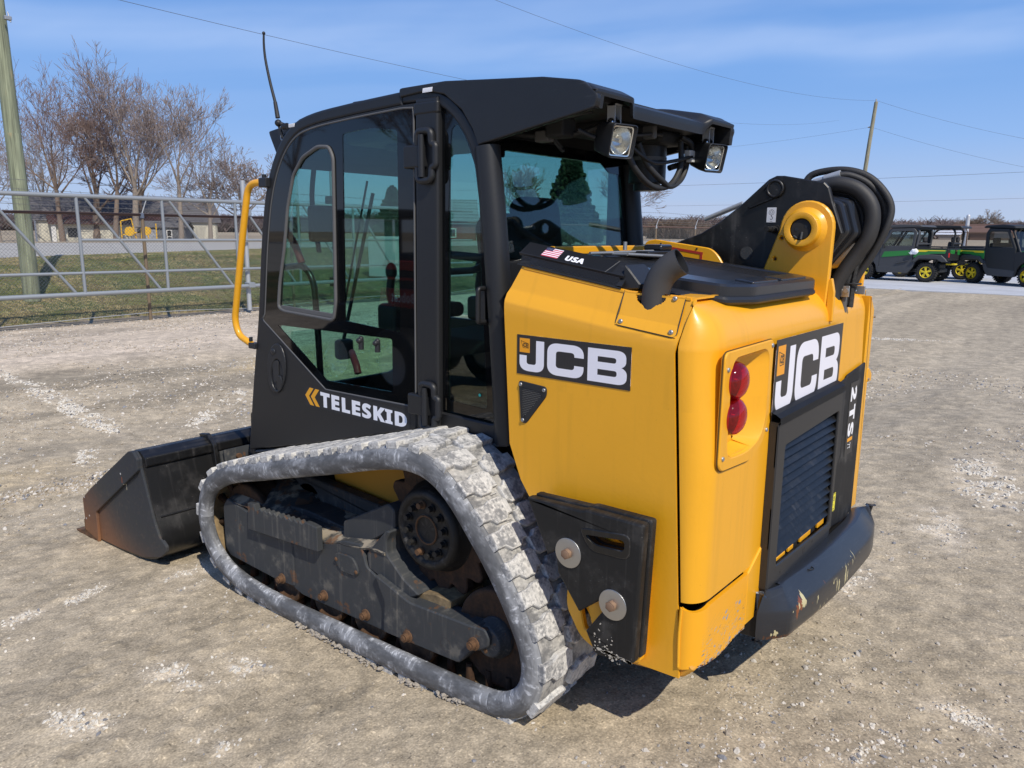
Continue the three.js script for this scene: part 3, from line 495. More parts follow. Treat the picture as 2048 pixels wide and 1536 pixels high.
  // rollers under the frame, idlers at both ends
  for (const [x, y] of [[-1.365, 0.036], [-1.06, 0.046], [-0.785, 0.055], [-0.515, 0.064]]) {
    const ro = group('roller', tr);
    const g = lathe('z', [x + 0.012, y + 0.002, 0], [[0, 0.66], [0.092, 0.665], [0.096, 0.70], [0.07, 0.72], [0.07, 0.805], [0.098, 0.82], [0.101, 0.860], [0.096, 0.866], [0.082, 0.862], [0.072, 0.850], [0, 0.850]], 36);
    ro.name = 'roller'; mesh('roller_wheel', metric(g), M.rust, ro).name = 'roller_wheel';
  }
  const idler = (x, y, r) => lathe('z', [x, y, 0], [[0, 0.70], [r, 0.705], [r, 0.735], [r * 0.96, 0.74], [r * 0.96, 0.80], [r, 0.806], [r, 0.828], [r - 0.008, 0.836], [r - 0.02, 0.832], [0.07, 0.822], [0, 0.822]], 56);
  mesh('rear_idler', metric(idler(-0.118, 0.20, 0.182)), M.darkRust, tr);
  mesh('idler_hub', lathe('z', [-0.125, 0.205, 0.82], [[0.075, 0], [0.073, 0.02], [0.060, 0.028], [0.058, 0.05], [0.05, 0.056], [0, 0.056]], 30), M.grime, tr);
  mesh('front_idler', metric(idler(-1.70, 0.218, 0.195)), M.darkRust, tr);
  for (const [x, y, z] of [[-1.36, 0.058, 0.880], [-1.055, 0.074, 0.874], [-0.78, 0.080, 0.874], [-0.51, 0.094, 0.894], [-0.168, 0.192, 0.894]])
    mesh('axle_bolt', [lathe('z', [x, y, z], [[0.024, 0], [0.024, 0.006], [0.012, 0.006], [0, 0.006]], 18), hexBolt('z', [x, y, z + 0.014], 0.0175, 0.02), cyl('z', [x, y, z + 0.026], 0.010, 0.008, 10)], M.rust, tr);
  // caked mud along the lower edge of the rubber
  const cake = [], rc = rng(404); for (let i = 0; i < 420; i++) { const x = -1.25 + 1.25 * rc(); if (fbm(x * 9, 3, 3, 407) < 0.42 + 0.2 * rc()) continue; const y = groundY(x, 0.95) + 0.002 + 0.016 * rc(), q = 0.003 + 0.008 * rc() ** 2; const g = new THREE.IcosahedronGeometry(1, 0).scale(q * 1.6, q * 0.8, q).rotateY(rc() * 6).translate(x, y, 0.940 + 0.018 * rc()); cake.push(g); }
  mesh('mud_cakes', cake, std(0.34, 0.30, 0.245, 0.95), tr).userData.kind = 'stuff';
  mesh('frame_hole', cyl('z', [-0.13, 0.17, 0.874], 0.008, 0.01, 8), M.rust, tr);
  return tr;
}
{
  const near = makeTrack();
  const far = near.clone(); far.name = 'track'; far.scale.z = -1; far.position.z = 0.20; loader.add(far);
  // chassis between the tracks
  const ch = [metric(exXY(roundPoly([[-1.95, 0.62], [-1.80, 0.36], [-1.30, 0.22], [0.42, 0.24], [0.55, 0.36], [0.55, 0.60], [-0.10, 0.92], [-0.6, 0.83], [-1.35, 0.63]], 0.03), -0.38, 0.56, 0.01))];
  mesh('chassis', ch, M.blackMatt, loader);
  mesh('side_frame', metric(exXY(roundPoly([[-1.36, 0.52], [-1.30, 0.26], [-0.86, 0.22], [-0.6, 0.55], [-0.75, 0.68]], 0.03), 0.555, 0.585, 0.006)), M.yellowDirty, loader);
  mesh('axle_tube', [cyl('z', [-0.465, 0.515, 0.62], 0.16, 0.22, 30), cyl('z', [-0.465, 0.515, -0.42], 0.16, 0.22, 30), cyl('z', [-1.45, 0.33, 0.60], 0.10, 0.12, 24)], M.blackMatt, loader);
  mesh('fender', metric(exXY(roundPoly([[-1.97, 0.50], [-1.95, 0.47], [-1.45, 0.575], [-0.68, 0.785], [-0.50, 0.815], [-0.36, 0.80], [-0.22, 0.80], [-0.16, 0.86], [-0.30, 0.885], [-0.55, 0.865], [-0.70, 0.835], [-1.45, 0.63]], 0.01), 0.40, 0.575, 0.004)), M.blackMatt, loader);
}
// ---------------------------------------------------------------- engine cover and rear end
// lettering drawn on stickers
function blockJCB(g, x, y, w, h, fill) {           // the three wide block letters
  g.save(); g.translate(x, y); g.scale(w / 900, h / 300); g.fillStyle = fill;
  const rr = (x0, y0, x1, y1, tl, tr, br, bl) => { g.moveTo(x0 + tl, y0); g.lineTo(x1 - tr, y0); g.quadraticCurveTo(x1, y0, x1, y0 + tr); g.lineTo(x1, y1 - br); g.quadraticCurveTo(x1, y1, x1 - br, y1); g.lineTo(x0 + bl, y1); g.quadraticCurveTo(x0, y1, x0, y1 - bl); g.lineTo(x0, y0 + tl); g.quadraticCurveTo(x0, y0, x0 + tl, y0); };
  g.beginPath(); g.moveTo(150, 0); g.lineTo(222, 0); g.lineTo(222, 215); g.quadraticCurveTo(222, 300, 135, 300); g.lineTo(86, 300); g.quadraticCurveTo(0, 300, 0, 215); g.lineTo(0, 150); g.lineTo(66, 150); g.lineTo(66, 205); g.quadraticCurveTo(66, 232, 92, 232); g.lineTo(124, 232); g.quadraticCurveTo(150, 232, 150, 205); g.closePath(); g.fill();
  g.beginPath(); g.moveTo(560, 110); g.lineTo(560, 95); g.quadraticCurveTo(560, 0, 465, 0); g.lineTo(345, 0); g.quadraticCurveTo(250, 0, 250, 95); g.lineTo(250, 205); g.quadraticCurveTo(250, 300, 345, 300); g.lineTo(465, 300); g.quadraticCurveTo(560, 300, 560, 205); g.lineTo(560, 186); g.lineTo(482, 186); g.lineTo(482, 198); g.quadraticCurveTo(482, 228, 452, 228); g.lineTo(358, 228); g.quadraticCurveTo(326, 228, 326, 198); g.lineTo(326, 102); g.quadraticCurveTo(326, 72, 358, 72); g.lineTo(452, 72); g.quadraticCurveTo(482, 72, 482, 102); g.lineTo(482, 110); g.closePath(); g.fill();
  g.beginPath(); g.moveTo(592, 0); g.lineTo(820, 0); g.quadraticCurveTo(892, 0, 892, 68); g.lineTo(892, 92); g.quadraticCurveTo(892, 130, 858, 148); g.quadraticCurveTo(900, 166, 900, 210); g.lineTo(900, 228); g.quadraticCurveTo(900, 300, 822, 300); g.lineTo(592, 300); g.closePath();
  rr(672, 68, 816, 116, 0, 22, 22, 0); rr(672, 182, 822, 234, 0, 22, 22, 0); g.fill('evenodd');
  g.restore();
}
function badge(g, x, y, w, h) {                     // small amber square with the slanted emblem
  g.fillStyle = '#f0a01e'; g.fillRect(x, y, w, h); g.save(); g.translate(x + w * 0.14, y + h * 0.20); g.transform(1, 0.10, -0.0, 1, 0, 0);
  g.strokeStyle = '#15130f'; g.lineWidth = w * 0.035; g.beginPath(); g.moveTo(0, 0); g.lineTo(w * 0.74, h * 0.10); g.lineTo(w * 0.74, h * 0.40); g.lineTo(w * 0.2, h * 0.46); g.closePath(); g.stroke();
  blockJCB(g, w * 0.12, h * 0.10, w * 0.56, h * 0.28, '#15130f'); g.restore();
}
const decal = (name, tex, w, h, parent, place, rough = 0.35) => { const m = mesh(name, box(-w / 2, w / 2, -h / 2, h / 2, 0, 0.0012, 0), new THREE.MeshPhysicalMaterial({ map: tex, roughness: rough, clearcoat: 0.2 }), parent); place(m); return m; };
const jcbTex = (narrow) => canvasTex(narrow ? 1024 : 1024, narrow ? 372 : 308, (g, w, h) => {
  g.fillStyle = '#26262a'; g.fillRect(0, 0, w, h);
  for (let i = 0; i < 160; i++) { g.fillStyle = `rgba(${i % 2 ? '0,0,0' : '90,90,95'},0.05)`; g.fillRect((i * 61) % w, 0, 2, h); }
  const px = w * 0.025, pw = w * 0.945; blockJCB(g, px, h * 0.115, pw, h * 0.79, '#ecebf3');
  g.fillStyle = '#26262a'; g.fillRect(0, 0, px + pw * 0.158, h * 0.46); badge(g, px, h * 0.08, w * 0.098, h * 0.36);
});
const hood = group('engine_cover', loader);
// side profile: vertical up to the bend, then leaning inward
const topY = (x) => x < 0.30 ? 1.439 - 0.148 * (x - 0.28) : 1.436 - 0.035 * (x - 0.30), bendY = (x) => 1.302 - 0.125 * (x - 0.49);
function sideInset(y, x) { const b = bendY(x), t = topY(x), k = (y - b) / (t - b); if (k < -0.35) return 0; const s = (k + 0.35) / 1.35; return 0.062 * Math.max(0, k) ** 1.0 * 0.8 + 0.0124 * Math.min(1, (k + 0.35) / 0.7) ** 2; }
const SZ = 0.78, seamX = (y) => y > 1.30 ? 0.490 + 0.02 * (y - 1.30) / 0.13 : 0.490 + 0.052 * (1.30 - y) / 0.76;
const frontX = (y) => y > 1.375 ? -0.140 + 0.045 * (y - 1.375) / 0.13 : y > 0.90 ? -0.142 + 0.032 * (1.375 - y) / 0.475 : y > 0.79 ? -0.110 + 0.05 * (0.90 - y) / 0.11 : y > 0.46 ? -0.06 + 0.26 * (0.79 - y) / 0.33 : 0.20 + 0.10 * (0.46 - y) / 0.16;
{
  const yAt = (v, x) => mix(0.285 + 0.045 * (x - 0.2), topY(x), v);
  const fn = (u, v) => { const yy = mix(0.30, 1.46, v); const x = mix(frontX(yy), seamX(yy) - 0.004, u), y = yAt(v, x); return [x, y, SZ - sideInset(y, x)]; };
  mesh('side_panel', metric(shell(64, 116, fn, 0.008, (c) => c.y > 1.388 && c.x > 0.322 && c.x < 0.428)), M.yellow, hood);
  // folded lip along the front edge of the panel
  mesh('panel_lip', metric(shell(2, 40, (u, v) => { const yy = mix(0.62, 1.46, v), x = frontX(yy) + 0.001, y = yAt((yy - 0.30) / 1.16, x); return [x + 0.001, y, mix(SZ - sideInset(y, x) - 0.055, SZ - sideInset(y, x) - 0.004, u)]; }, 0.004)), M.yellow, hood);
}
// rear door: wraps from the seam round the big corner and across the back, its top rolled forward
const XR = 0.602, RC = 0.135;
function wrap(u, v, y0) {       // u from the side seam to the right rear edge, v from bottom to top
  const roll = 0.18, vv = v < 1 - roll ? v / (1 - roll) : 1, t = v < 1 - roll ? 0 : (v - (1 - roll)) / roll;   // t runs over the roll
  const yb = 1.285, ang = t * Math.PI * 0.47, xi = 0.125 * (1 - Math.cos(ang)), yl = yb + 0.130 * Math.sin(ang);
  const y = t > 0 ? yl : mix(y0, yb, vv), zi = t > 0 ? 0.066 * (t ** 1.15) : 0, lean = 0.012 * sstep(0.9, 1.3, y);
  const L1 = 0.30, w = u, cx = seamX(y) + 0.006, rx = XR - cx, rz = mix(0.078, 0.125, sstep(0.9, 1.33, y)), cz = SZ - rz;
  let x, z;
  if (w < L1) { const a = w / L1 * Math.PI / 2; x = cx + (rx - xi - lean) * Math.sin(a); z = cz + (rz - zi) * Math.cos(a); }
  else { x = XR - xi - lean; z = mix(cz, -0.665, (w - L1) / (1 - L1)); }
  return [x, y, z];
}
mesh('rear_door', metric(shell(72, 64, (u, v) => wrap(u, v, 0.545), 0.008, (c) => c.x > 0.585 && c.z > 0.405 && c.z < 0.685 && c.y > 0.965 && c.y < 1.255)), M.yellow, hood);
mesh('rear_edge_strip', metric(exZY(roundPoly([[-0.69, 0.43], [-0.765, 0.43], [-0.752, 1.30], [-0.69, 1.36]], 0.005), 0.40, 0.603, 0.006)), M.yellow, hood);
mesh('corner_tab', [exZY(roundPoly([[-0.72, 1.285], [-0.80, 1.285], [-0.80, 1.375], [-0.66, 1.365], [-0.66, 1.30]], 0.006), 0.54, 0.55, 0.002), exXY(roundPoly([[0.40, 1.27], [0.55, 1.285], [0.55, 1.375], [0.40, 1.39]], 0.005), -0.80, -0.79, 0.002)], M.yellow, hood);
mesh('hinge_tab', exZY(roundPoly([[-0.735, 0.985], [-0.80, 0.985], [-0.80, 1.02], [-0.755, 1.05], [-0.735, 1.05]], 0.012), 0.565, 0.606, 0.004), M.yellow, hood);
for (const y of [1.0, 1.268]) mesh('bolt', hexBolt('x', [0.608, y, -0.748], 0.006, 0.006), M.zinc, hood);
// deck under the cap
mesh('deck', metric(shell(48, 26, (u, v) => { const x = mix(-0.10, 0.50, u); return [x, topY(x) - 0.004, mix(0.725, 0.40, v)]; }, 0.006, (c) => c.x > 0.318 && c.x < 0.432 && c.z > 0.64)), M.yellow, hood);
mesh('deck_lip', metric(exXZ([[0.40, 0.66], [0.475, 0.63], [0.475, -0.66], [0.40, -0.66]], 1.402, 1.410, 0.002)), M.yellow, hood);
// body below the doors, chipped to the primer near the ground
const chipMap = canvasTex(1024, 512, (g, w, h) => {
  const r = rng(77); g.fillStyle = '#e9a31a'; g.fillRect(0, 0, w, h); g.fillStyle = '#f0a81a'; g.fillRect(0, 0, w, h);
  const chip = (x, y, s, a, len) => { g.save(); g.translate(x, y); g.rotate(a); g.beginPath(); const n = 9; for (let i = 0; i < n; i++) { const t = i / n * 6.283, k = 0.45 + 0.8 * r(); g.lineTo(Math.cos(t) * s * len * k, Math.sin(t) * s * k); } g.closePath(); g.fill(); g.restore(); };
  for (let i = 0; i < 230; i++) { const y = h * (0.32 + 0.66 * Math.sqrt(r())), x = w * (0.22 + 0.76 * r()); g.fillStyle = r() < 0.85 ? '#9d9c9a' : '#6f6a62'; chip(x, y, 1.2 + 4.2 * r() ** 3, -0.35 + (r() - 0.5) * 0.5, 2.5 + 6 * r()); }
  for (const [x, y, s, l] of [[0.60, 0.36, 10, 3.2], [0.62, 0.46, 13, 1.8], [0.86, 0.42, 15, 1.7], [0.84, 0.55, 7, 4], [0.80, 0.36, 5, 5], [0.9, 0.75, 7, 2], [0.56, 0.42, 4, 7], [0.7, 0.9, 6, 4], [0.5, 0.95, 9, 3], [0.36, 0.97, 12, 3], [0.3, 0.8, 4, 1], [0.42, 0.78, 5, 3]]) { g.fillStyle = '#9a9a9b'; for (let k = 0; k < 5; k++) chip(x * w + (r() - 0.5) * 30, y * h + (r() - 0.5) * 18, s * 1.5 * (0.4 + 0.6 * r()), -0.35 + (r() - 0.5) * 0.6, l * 0.6); }
  g.strokeStyle = 'rgba(150,140,120,0.55)'; for (let i = 0; i < 150; i++) { g.lineWidth = 0.6 + 1.6 * r() ** 2; const x = w * (0.2 + 0.75 * r()), y = h * (0.3 + 0.65 * r()), l = 20 + 90 * r(); g.beginPath(); g.moveTo(x, y); g.lineTo(x + l, y - l * (0.25 + 0.3 * r())); g.stroke(); }
  for (let i = 0; i < 90; i++) { g.fillStyle = r() < 0.6 ? '#8f8f90' : '#5a3020'; chip(w * (0.15 + 0.85 * r()), h * (0.975 + 0.025 * r()), 3 + 5 * r(), 0, 2.5); }
});
{
  const L1 = 0.30, fn = (u, v) => { const cx = 0.550, rx = XR + 0.004 - cx, rz = 0.08, cz = SZ + 0.003 - rz, y = mix(0.332 + 0.006 * Math.sin(u * 9), 0.528 - 0.010 * Math.sin(Math.min(1, u / L1) * Math.PI), v); let x, z; if (u < L1) { const a = u / L1 * Math.PI / 2; x = cx + rx * Math.sin(a); z = cz + rz * Math.cos(a); } else { x = XR + 0.004; z = mix(cz, 0.43, (u - L1) / (1 - L1)); } return [x, y, z]; };
  mesh('lower_corner', shell(40, 10, fn, 0.012), new THREE.MeshPhysicalMaterial({ map: chipMap, roughness: 0.45, clearcoat: 0.25, clearcoatRoughness: 0.25 }), hood);
  mesh('lower_wing', metric(exZY(roundPoly([[0.432, 0.345], [0.432, 0.53], [0.315, 0.60], [0.300, 0.575], [0.30, 0.345]], 0.006), 0.585, 0.607, 0.004)), M.yellow, hood);
  mesh('weld_seam', bent([[0.552, 0.53, SZ + 0.003], [0.549, 0.44, SZ + 0.004], [0.552, 0.34, SZ + 0.003]], 0.005, 0.02, 6), M.yellow, hood);
  mesh('belly_plate', metric(exXY(roundPoly([[0.26, 0.30], [0.30, 0.265], [0.56, 0.30], [0.60, 0.34], [0.57, 0.36], [0.30, 0.34]], 0.01), 0.30, 0.770, 0.006)), M.yellowDirty, hood);
  mesh('inner_block', metric(box(0.02, 0.50, 0.36, 1.36, -0.66, 0.70, 0.01)), M.blackMatt, hood);
  mesh('floor_plate', metric(box(0.25, 0.56, 0.345, 0.40, -0.70, 0.66, 0.01)), M.yellowDirty, hood);
}
// plate round the exhaust
const onSlope = (x, k, off) => { const b = bendY(x), t = topY(x), y = mix(b, t, k); return [x, y + off * 0.45, SZ - sideInset(y, x) + off * 0.89]; };
{
  const pl = (u, v) => onSlope(mix(0.285, 0.482, u), mix(0.10, 0.965, v), 0.0035);
  mesh('exhaust_plate', metric(shell(60, 48, pl, 0.003, (c) => { const dx = c.x - 0.376, yb = 1.402; return c.y > yb + 0.02 ? (dx > -0.052 && dx < 0.047 + (c.y > yb + 0.022 ? 0.5 * (c.y - yb - 0.022) : 0)) : (dx / 0.048) ** 2 + ((c.y - yb - 0.02) / 0.026) ** 2 < 1; })), M.yellow, hood);
  const ol = []; for (const [u, v] of [[0, 1], [0, 0.06], [0.04, 0], [0.95, 0], [1, 0.06], [1, 1]]) { const p = onSlope(mix(0.2835, 0.4835, u), mix(0.09, 0.965, v), 0.0022); ol.push(p); }
  mesh('plate_gap', bent(ol, 0.0016, 0.012, 5), M.rubber, hood);
  for (const [u, v] of [[0.08, 0.1], [0.92, 0.1], [0.85, 0.93]]) { const p = onSlope(mix(0.285, 0.482, u), mix(0.10, 0.965, v), 0.005); mesh('bolt', lathe('z', p, [[0.0075, 0], [0.0075, 0.002], [0.005, 0.005], [0.002, 0.005], [0.002, 0.003], [0, 0.003]], 12).rotateX(0), M.zinc, hood); }
  mesh('exhaust_recess', box(0.315, 0.435, 1.36, 1.43, 0.60, 0.655, 0.004), M.rubber, hood);
}
// exhaust pipe, an open curved stack
{
  const pts = [[0.372, 1.33, 0.700], [0.374, 1.40, 0.702], [0.379, 1.445, 0.702], [0.393, 1.482, 0.699], [0.416, 1.508, 0.694], [0.446, 1.525, 0.688]], c = new THREE.CatmullRomCurve3(pts.map((p) => V(...p)));
  const ex = group('exhaust_pipe', loader), r = 0.0405;
  mesh('pipe', new THREE.TubeGeometry(c, 30, r, 24), std(0.06, 0.057, 0.055, 0.62, 0.15, { bumpMap: rep(paintBump, 6, 3), bumpScale: 0.0006 }), ex);
  mesh('pipe_bore', new THREE.TubeGeometry(c, 30, r - 0.004, 24), M.rubber, ex);
  const e = c.getPoint(1), t = c.getTangent(1), ring = new THREE.RingGeometry(r - 0.0042, r, 24).applyQuaternion(new THREE.Quaternion().setFromUnitVectors(V(0, 0, 1), t)).translate(e.x, e.y, e.z); mesh('pipe_rim', ring, M.blackMatt, ex);
}
// intake scoop with mesh along the side, flag and letters on its top strip
const meshAlpha = dataTex(64, (u, v) => { const a = Math.abs(Math.sin(u * Math.PI)) , b = Math.abs(Math.sin(v * Math.PI)); const k = (a < 0.34 || b < 0.34) ? 1 : 0; return [k, k, k]; }, false);
const meshMat = (ru, rv) => { const m = std(0.028, 0.028, 0.03, 0.5); m.alphaMap = rep(meshAlpha, ru, rv); m.alphaTest = 0.5; m.side = THREE.DoubleSide; return m; };
const usaTex = canvasTex(1024, 160, (g, w, h) => {
  g.fillStyle = '#1a1b1d'; g.fillRect(0, 0, w, h);
  const fx = 0.22 * w, fw = 0.185 * w, sk = 0; g.fillStyle = '#ece9ee'; g.fillRect(fx, h * 0.10, fw, h * 0.72);
  g.fillStyle = '#c9465e'; for (let i = 0; i < 5; i++) g.fillRect(fx, h * (0.10 + 0.072 + i * 0.148), fw, h * 0.074);
  g.fillStyle = '#2c3458'; g.fillRect(fx, h * 0.10, fw * 0.42, h * 0.24); g.fillStyle = '#ffffff'; for (let i = 0; i < 8; i++) for (let j = 0; j < 3; j++) g.fillRect(fx + 5 + i * 9, h * 0.125 + j * 11, 2.5, 2.5);
  g.fillStyle = '#f3f3f6'; g.font = 'bold 84px sans-serif'; g.save(); g.translate(w * 0.475, h * 0.80); g.scale(1.32, 1); g.fillText('USA', 0, 0); g.restore(); g.lineWidth = 5; g.strokeStyle = '#f3f3f6'; g.save(); g.translate(w * 0.475, h * 0.80); g.scale(1.32, 1); g.strokeText('USA', 0, 0); g.restore();
});
{
  const sc = group('intake_scoop', loader), sl = -0.150, x0 = -0.128, x1 = 0.270, yy = (x, y) => y + sl * (x - x0);
  const P = (x, y, z) => [x, yy(x, y), z];
  mesh('scoop_back', metric(quadPanel(P(x0, 1.50, 0.665), P(x1, 1.495, 0.665), P(x1, 1.55, 0.64), P(x0, 1.55, 0.64))), M.rubber, sc);
  const mg = quadPanel(P(x0 + 0.008, 1.500, 0.724), P(x1 - 0.012, 1.500, 0.724), P(x1 - 0.012, 1.536, 0.708), P(x0 + 0.008, 1.536, 0.708), 0.001); mesh('scoop_mesh', mg, meshMat(70, 9), sc);
  mesh('mesh_sill', rod(P(x0, 1.500, 0.7245), P(x1, 1.500, 0.7245), 0.003), M.plastic, sc);
  const top = (a, b) => { const g = []; return quadPanel(P(a, 1.535, 0.712), P(b, 1.535, 0.712), P(b, 1.570, 0.655), P(a, 1.570, 0.655), 0.008); };
  mesh('scoop_strip', metric(top(x0 - 0.004, x1)), M.plastic, sc);
  mesh('scoop_lip', metric(quadPanel(P(x0 - 0.004, 1.529, 0.708), P(x1, 1.529, 0.708), P(x1, 1.5365, 0.7135), P(x0 - 0.004, 1.5365, 0.7135), 0.004)), M.plastic, sc);
  mesh('scoop_top', metric(quadPanel(P(x0 - 0.004, 1.570, 0.655), P(x1, 1.570, 0.655), P(x1 - 0.02, 1.555, 0.575), P(x0, 1.555, 0.575), 0.006)), M.plastic, sc);
  mesh('scoop_end', metric(exXY([[x1 - 0.012, 1.44], [x1, yy(x1, 1.570) - 0.001], [x1 + 0.012, yy(x1, 1.560)], [x1 + 0.055, 1.455], [x1 + 0.05, 1.44], [x1, 1.435]], 0.59, 0.706, 0.004)), M.plastic, sc);
  mesh('scoop_cheek', metric(quadPanel([x1 - 0.014, 1.449, 0.727], [x1 + 0.004, 1.447, 0.727], [x1 + 0.002, 1.506, 0.660], [x1 - 0.014, 1.506, 0.662], 0.004)), M.plastic, sc);
  const dq = (u, v) => { const x = mix(x0 + 0.0, x1 - 0.045, u); const y = mix(1.535, 1.570, mix(0.03, 0.97, v)), z = mix(0.712, 0.655, mix(0.03, 0.97, v)); return [x, yy(x, y) + 0.0010, z + 0.0008]; };
  mesh('strip_print', shell(2, 2, dq, 0.0006), new THREE.MeshPhysicalMaterial({ map: usaTex, roughness: 0.45 }), sc);
  mesh('strip_joint', rod(P(0.205, 1.536, 0.7135), P(0.222, 1.571, 0.656), 0.0011), M.greyTrim, sc);
}
// plastic cap with the long mesh in its top
{
  const cap = group('hood_cap', loader), sl = -0.118, y = (x) => 1.545 + sl * (x + 0.13);    // follows the hood
  const rim = (x0, x1, z0, z1, yy0) => exXZ(roundPoly([[x0, z0], [x1, z0], [x1, z1], [x0, z1]], 0.01), yy0 - 0.03, yy0, 0.006);
  const frame = (pts, inner, top, h) => { const g = extrude(shapeOf(pts.map((p) => [p[0], -p[1]]), [inner.map((p) => [p[0], -p[1]])]), h, 0.007).rotateX(-Math.PI / 2); const p = g.attributes.position; for (let i = 0; i < p.count; i++) p.setY(i, p.getY(i) - h + top + sl * (p.getX(i) - 0.55)); g.computeVertexNormals(); return g; };
  const outer = roundPoly([[-0.10, 0.585], [0.40, 0.575], [0.515, 0.545], [0.555, 0.42], [0.562, -0.12], [0.48, -0.165], [-0.10, -0.165]], 0.025), inner = roundPoly([[-0.05, 0.465], [0.445, 0.435], [0.468, 0.39], [0.465, -0.115], [-0.05, -0.12]], 0.02);
  mesh('cap_rim', metric(frame(outer, inner, 1.452, 0.05)), M.plasticShiny, cap);
  mesh('cap_step', metric(frame(roundPoly([[-0.05, 0.612], [0.40, 0.605], [0.535, 0.57], [0.572, 0.43], [0.575, -0.09], [-0.05, -0.09]], 0.02), inner, 1.418, 0.022)), M.plastic, cap);
  for (const [z0, z1] of [[0.40, 0.20], [0.17, -0.06]]) mesh('cap_rib', metric(box(-0.032, 0.032, -0.012, 0.005, z1, z0, 0.005).rotateZ(-0.117).translate(0.513, 1.458, 0)), M.plasticShiny, cap);
  const mm = shell(1, 1, (u, v) => { const x = mix(-0.06, 0.475, u); return [x, 1.447 + sl * (x - 0.55), mix(0.472, -0.125, v)]; }, 0.0015);
  mesh('cap_mesh', mm, meshMat(64, 72), cap);
  mesh('cap_under', metric(shell(1, 1, (u, v) => { const x = mix(-0.08, 0.48, u); return [x, 1.425 + sl * (x - 0.55), mix(0.48, -0.13, v)]; }, 0.003)), M.rubber, cap);
  // latch and gas strut over the front of the mesh
  const latch = group('latch', cap); const ly = (x) => 1.452 + sl * (x - 0.55);
  mesh('latch_plate', metric(box(-0.06, 0.06, ly(0) + 0.006, ly(0) + 0.022, -0.02, 0.20, 0.006)), M.plastic, latch);
  mesh('latch_body', metric(box(-0.03, 0.05, ly(0) + 0.02, ly(0) + 0.045, 0.0, 0.09, 0.01)), M.plasticShiny, latch);
  mesh('latch_pin', [cyl('y', [-0.03, ly(0) + 0.04, 0.22], 0.008, 0.03, 10), rod([-0.05, ly(0) + 0.015, 0.42], [0.02, ly(0) + 0.02, 0.10], 0.006)], M.zinc, latch);
  mesh('latch_rail', [rod([0.03, ly(0) + 0.012, 0.30], [0.10, ly(0.1) + 0.012, 0.06], 0.006), rod([-0.07, ly(0) + 0.012, 0.32], [0.03, ly(0) + 0.012, 0.30], 0.006)], M.zinc, latch);
}
// side decals, vent and tie-down bracket
decal('side_sticker', jcbTex(false), 0.43, 0.129, loader, (m) => m.position.set(0.135, 1.213, SZ + 0.0006));
{
  const vg = group('side_vent', loader), tri = [[-0.072, 1.126], [0.044, 1.118], [0.044, 1.088], [-0.038, 0.985], [-0.060, 0.985]];
  const fl = roundPoly(tri, 0.012), inn = roundPoly([[-0.058, 1.108], [0.020, 1.102], [0.034, 1.082], [-0.045, 1.000], [-0.056, 1.012]], 0.006);
  mesh('vent_frame', metric(exXY(fl, SZ - 0.004, SZ + 0.004, 0.002, [inn])), M.plastic, vg);
  mesh('vent_back', exXY(inn, SZ + 0.0004, SZ + 0.0012, 0), M.rubber, vg);
  const dots = []; for (let i = 0; i < 16; i++) for (let j = 0; j < 18; j++) { const x = -0.056 + i * 0.0056 + (j % 2) * 0.0028, y = 1.105 - j * 0.006; if (y < 1.0 + (x + 0.05) * 1.12 + 0.004 || y > 1.106 - 0.06 * (x + 0.07)) continue; dots.push(cyl('z', [x, y, SZ + 0.0022], 0.0014, 0.002, 5)); }
  const d = mesh('vent_mesh', dots, M.greyTrim, vg); d.userData.kind = 'stuff';
  for (const [x, y] of [[-0.062, 1.114], [0.034, 1.107], [-0.052, 0.995]]) mesh('bolt', lathe('z', [x, y, SZ + 0.003], [[0.0065, 0], [0.006, 0.003], [0.003, 0.0045], [0.002, 0.002], [0, 0.002]], 12), M.zinc, vg);
}
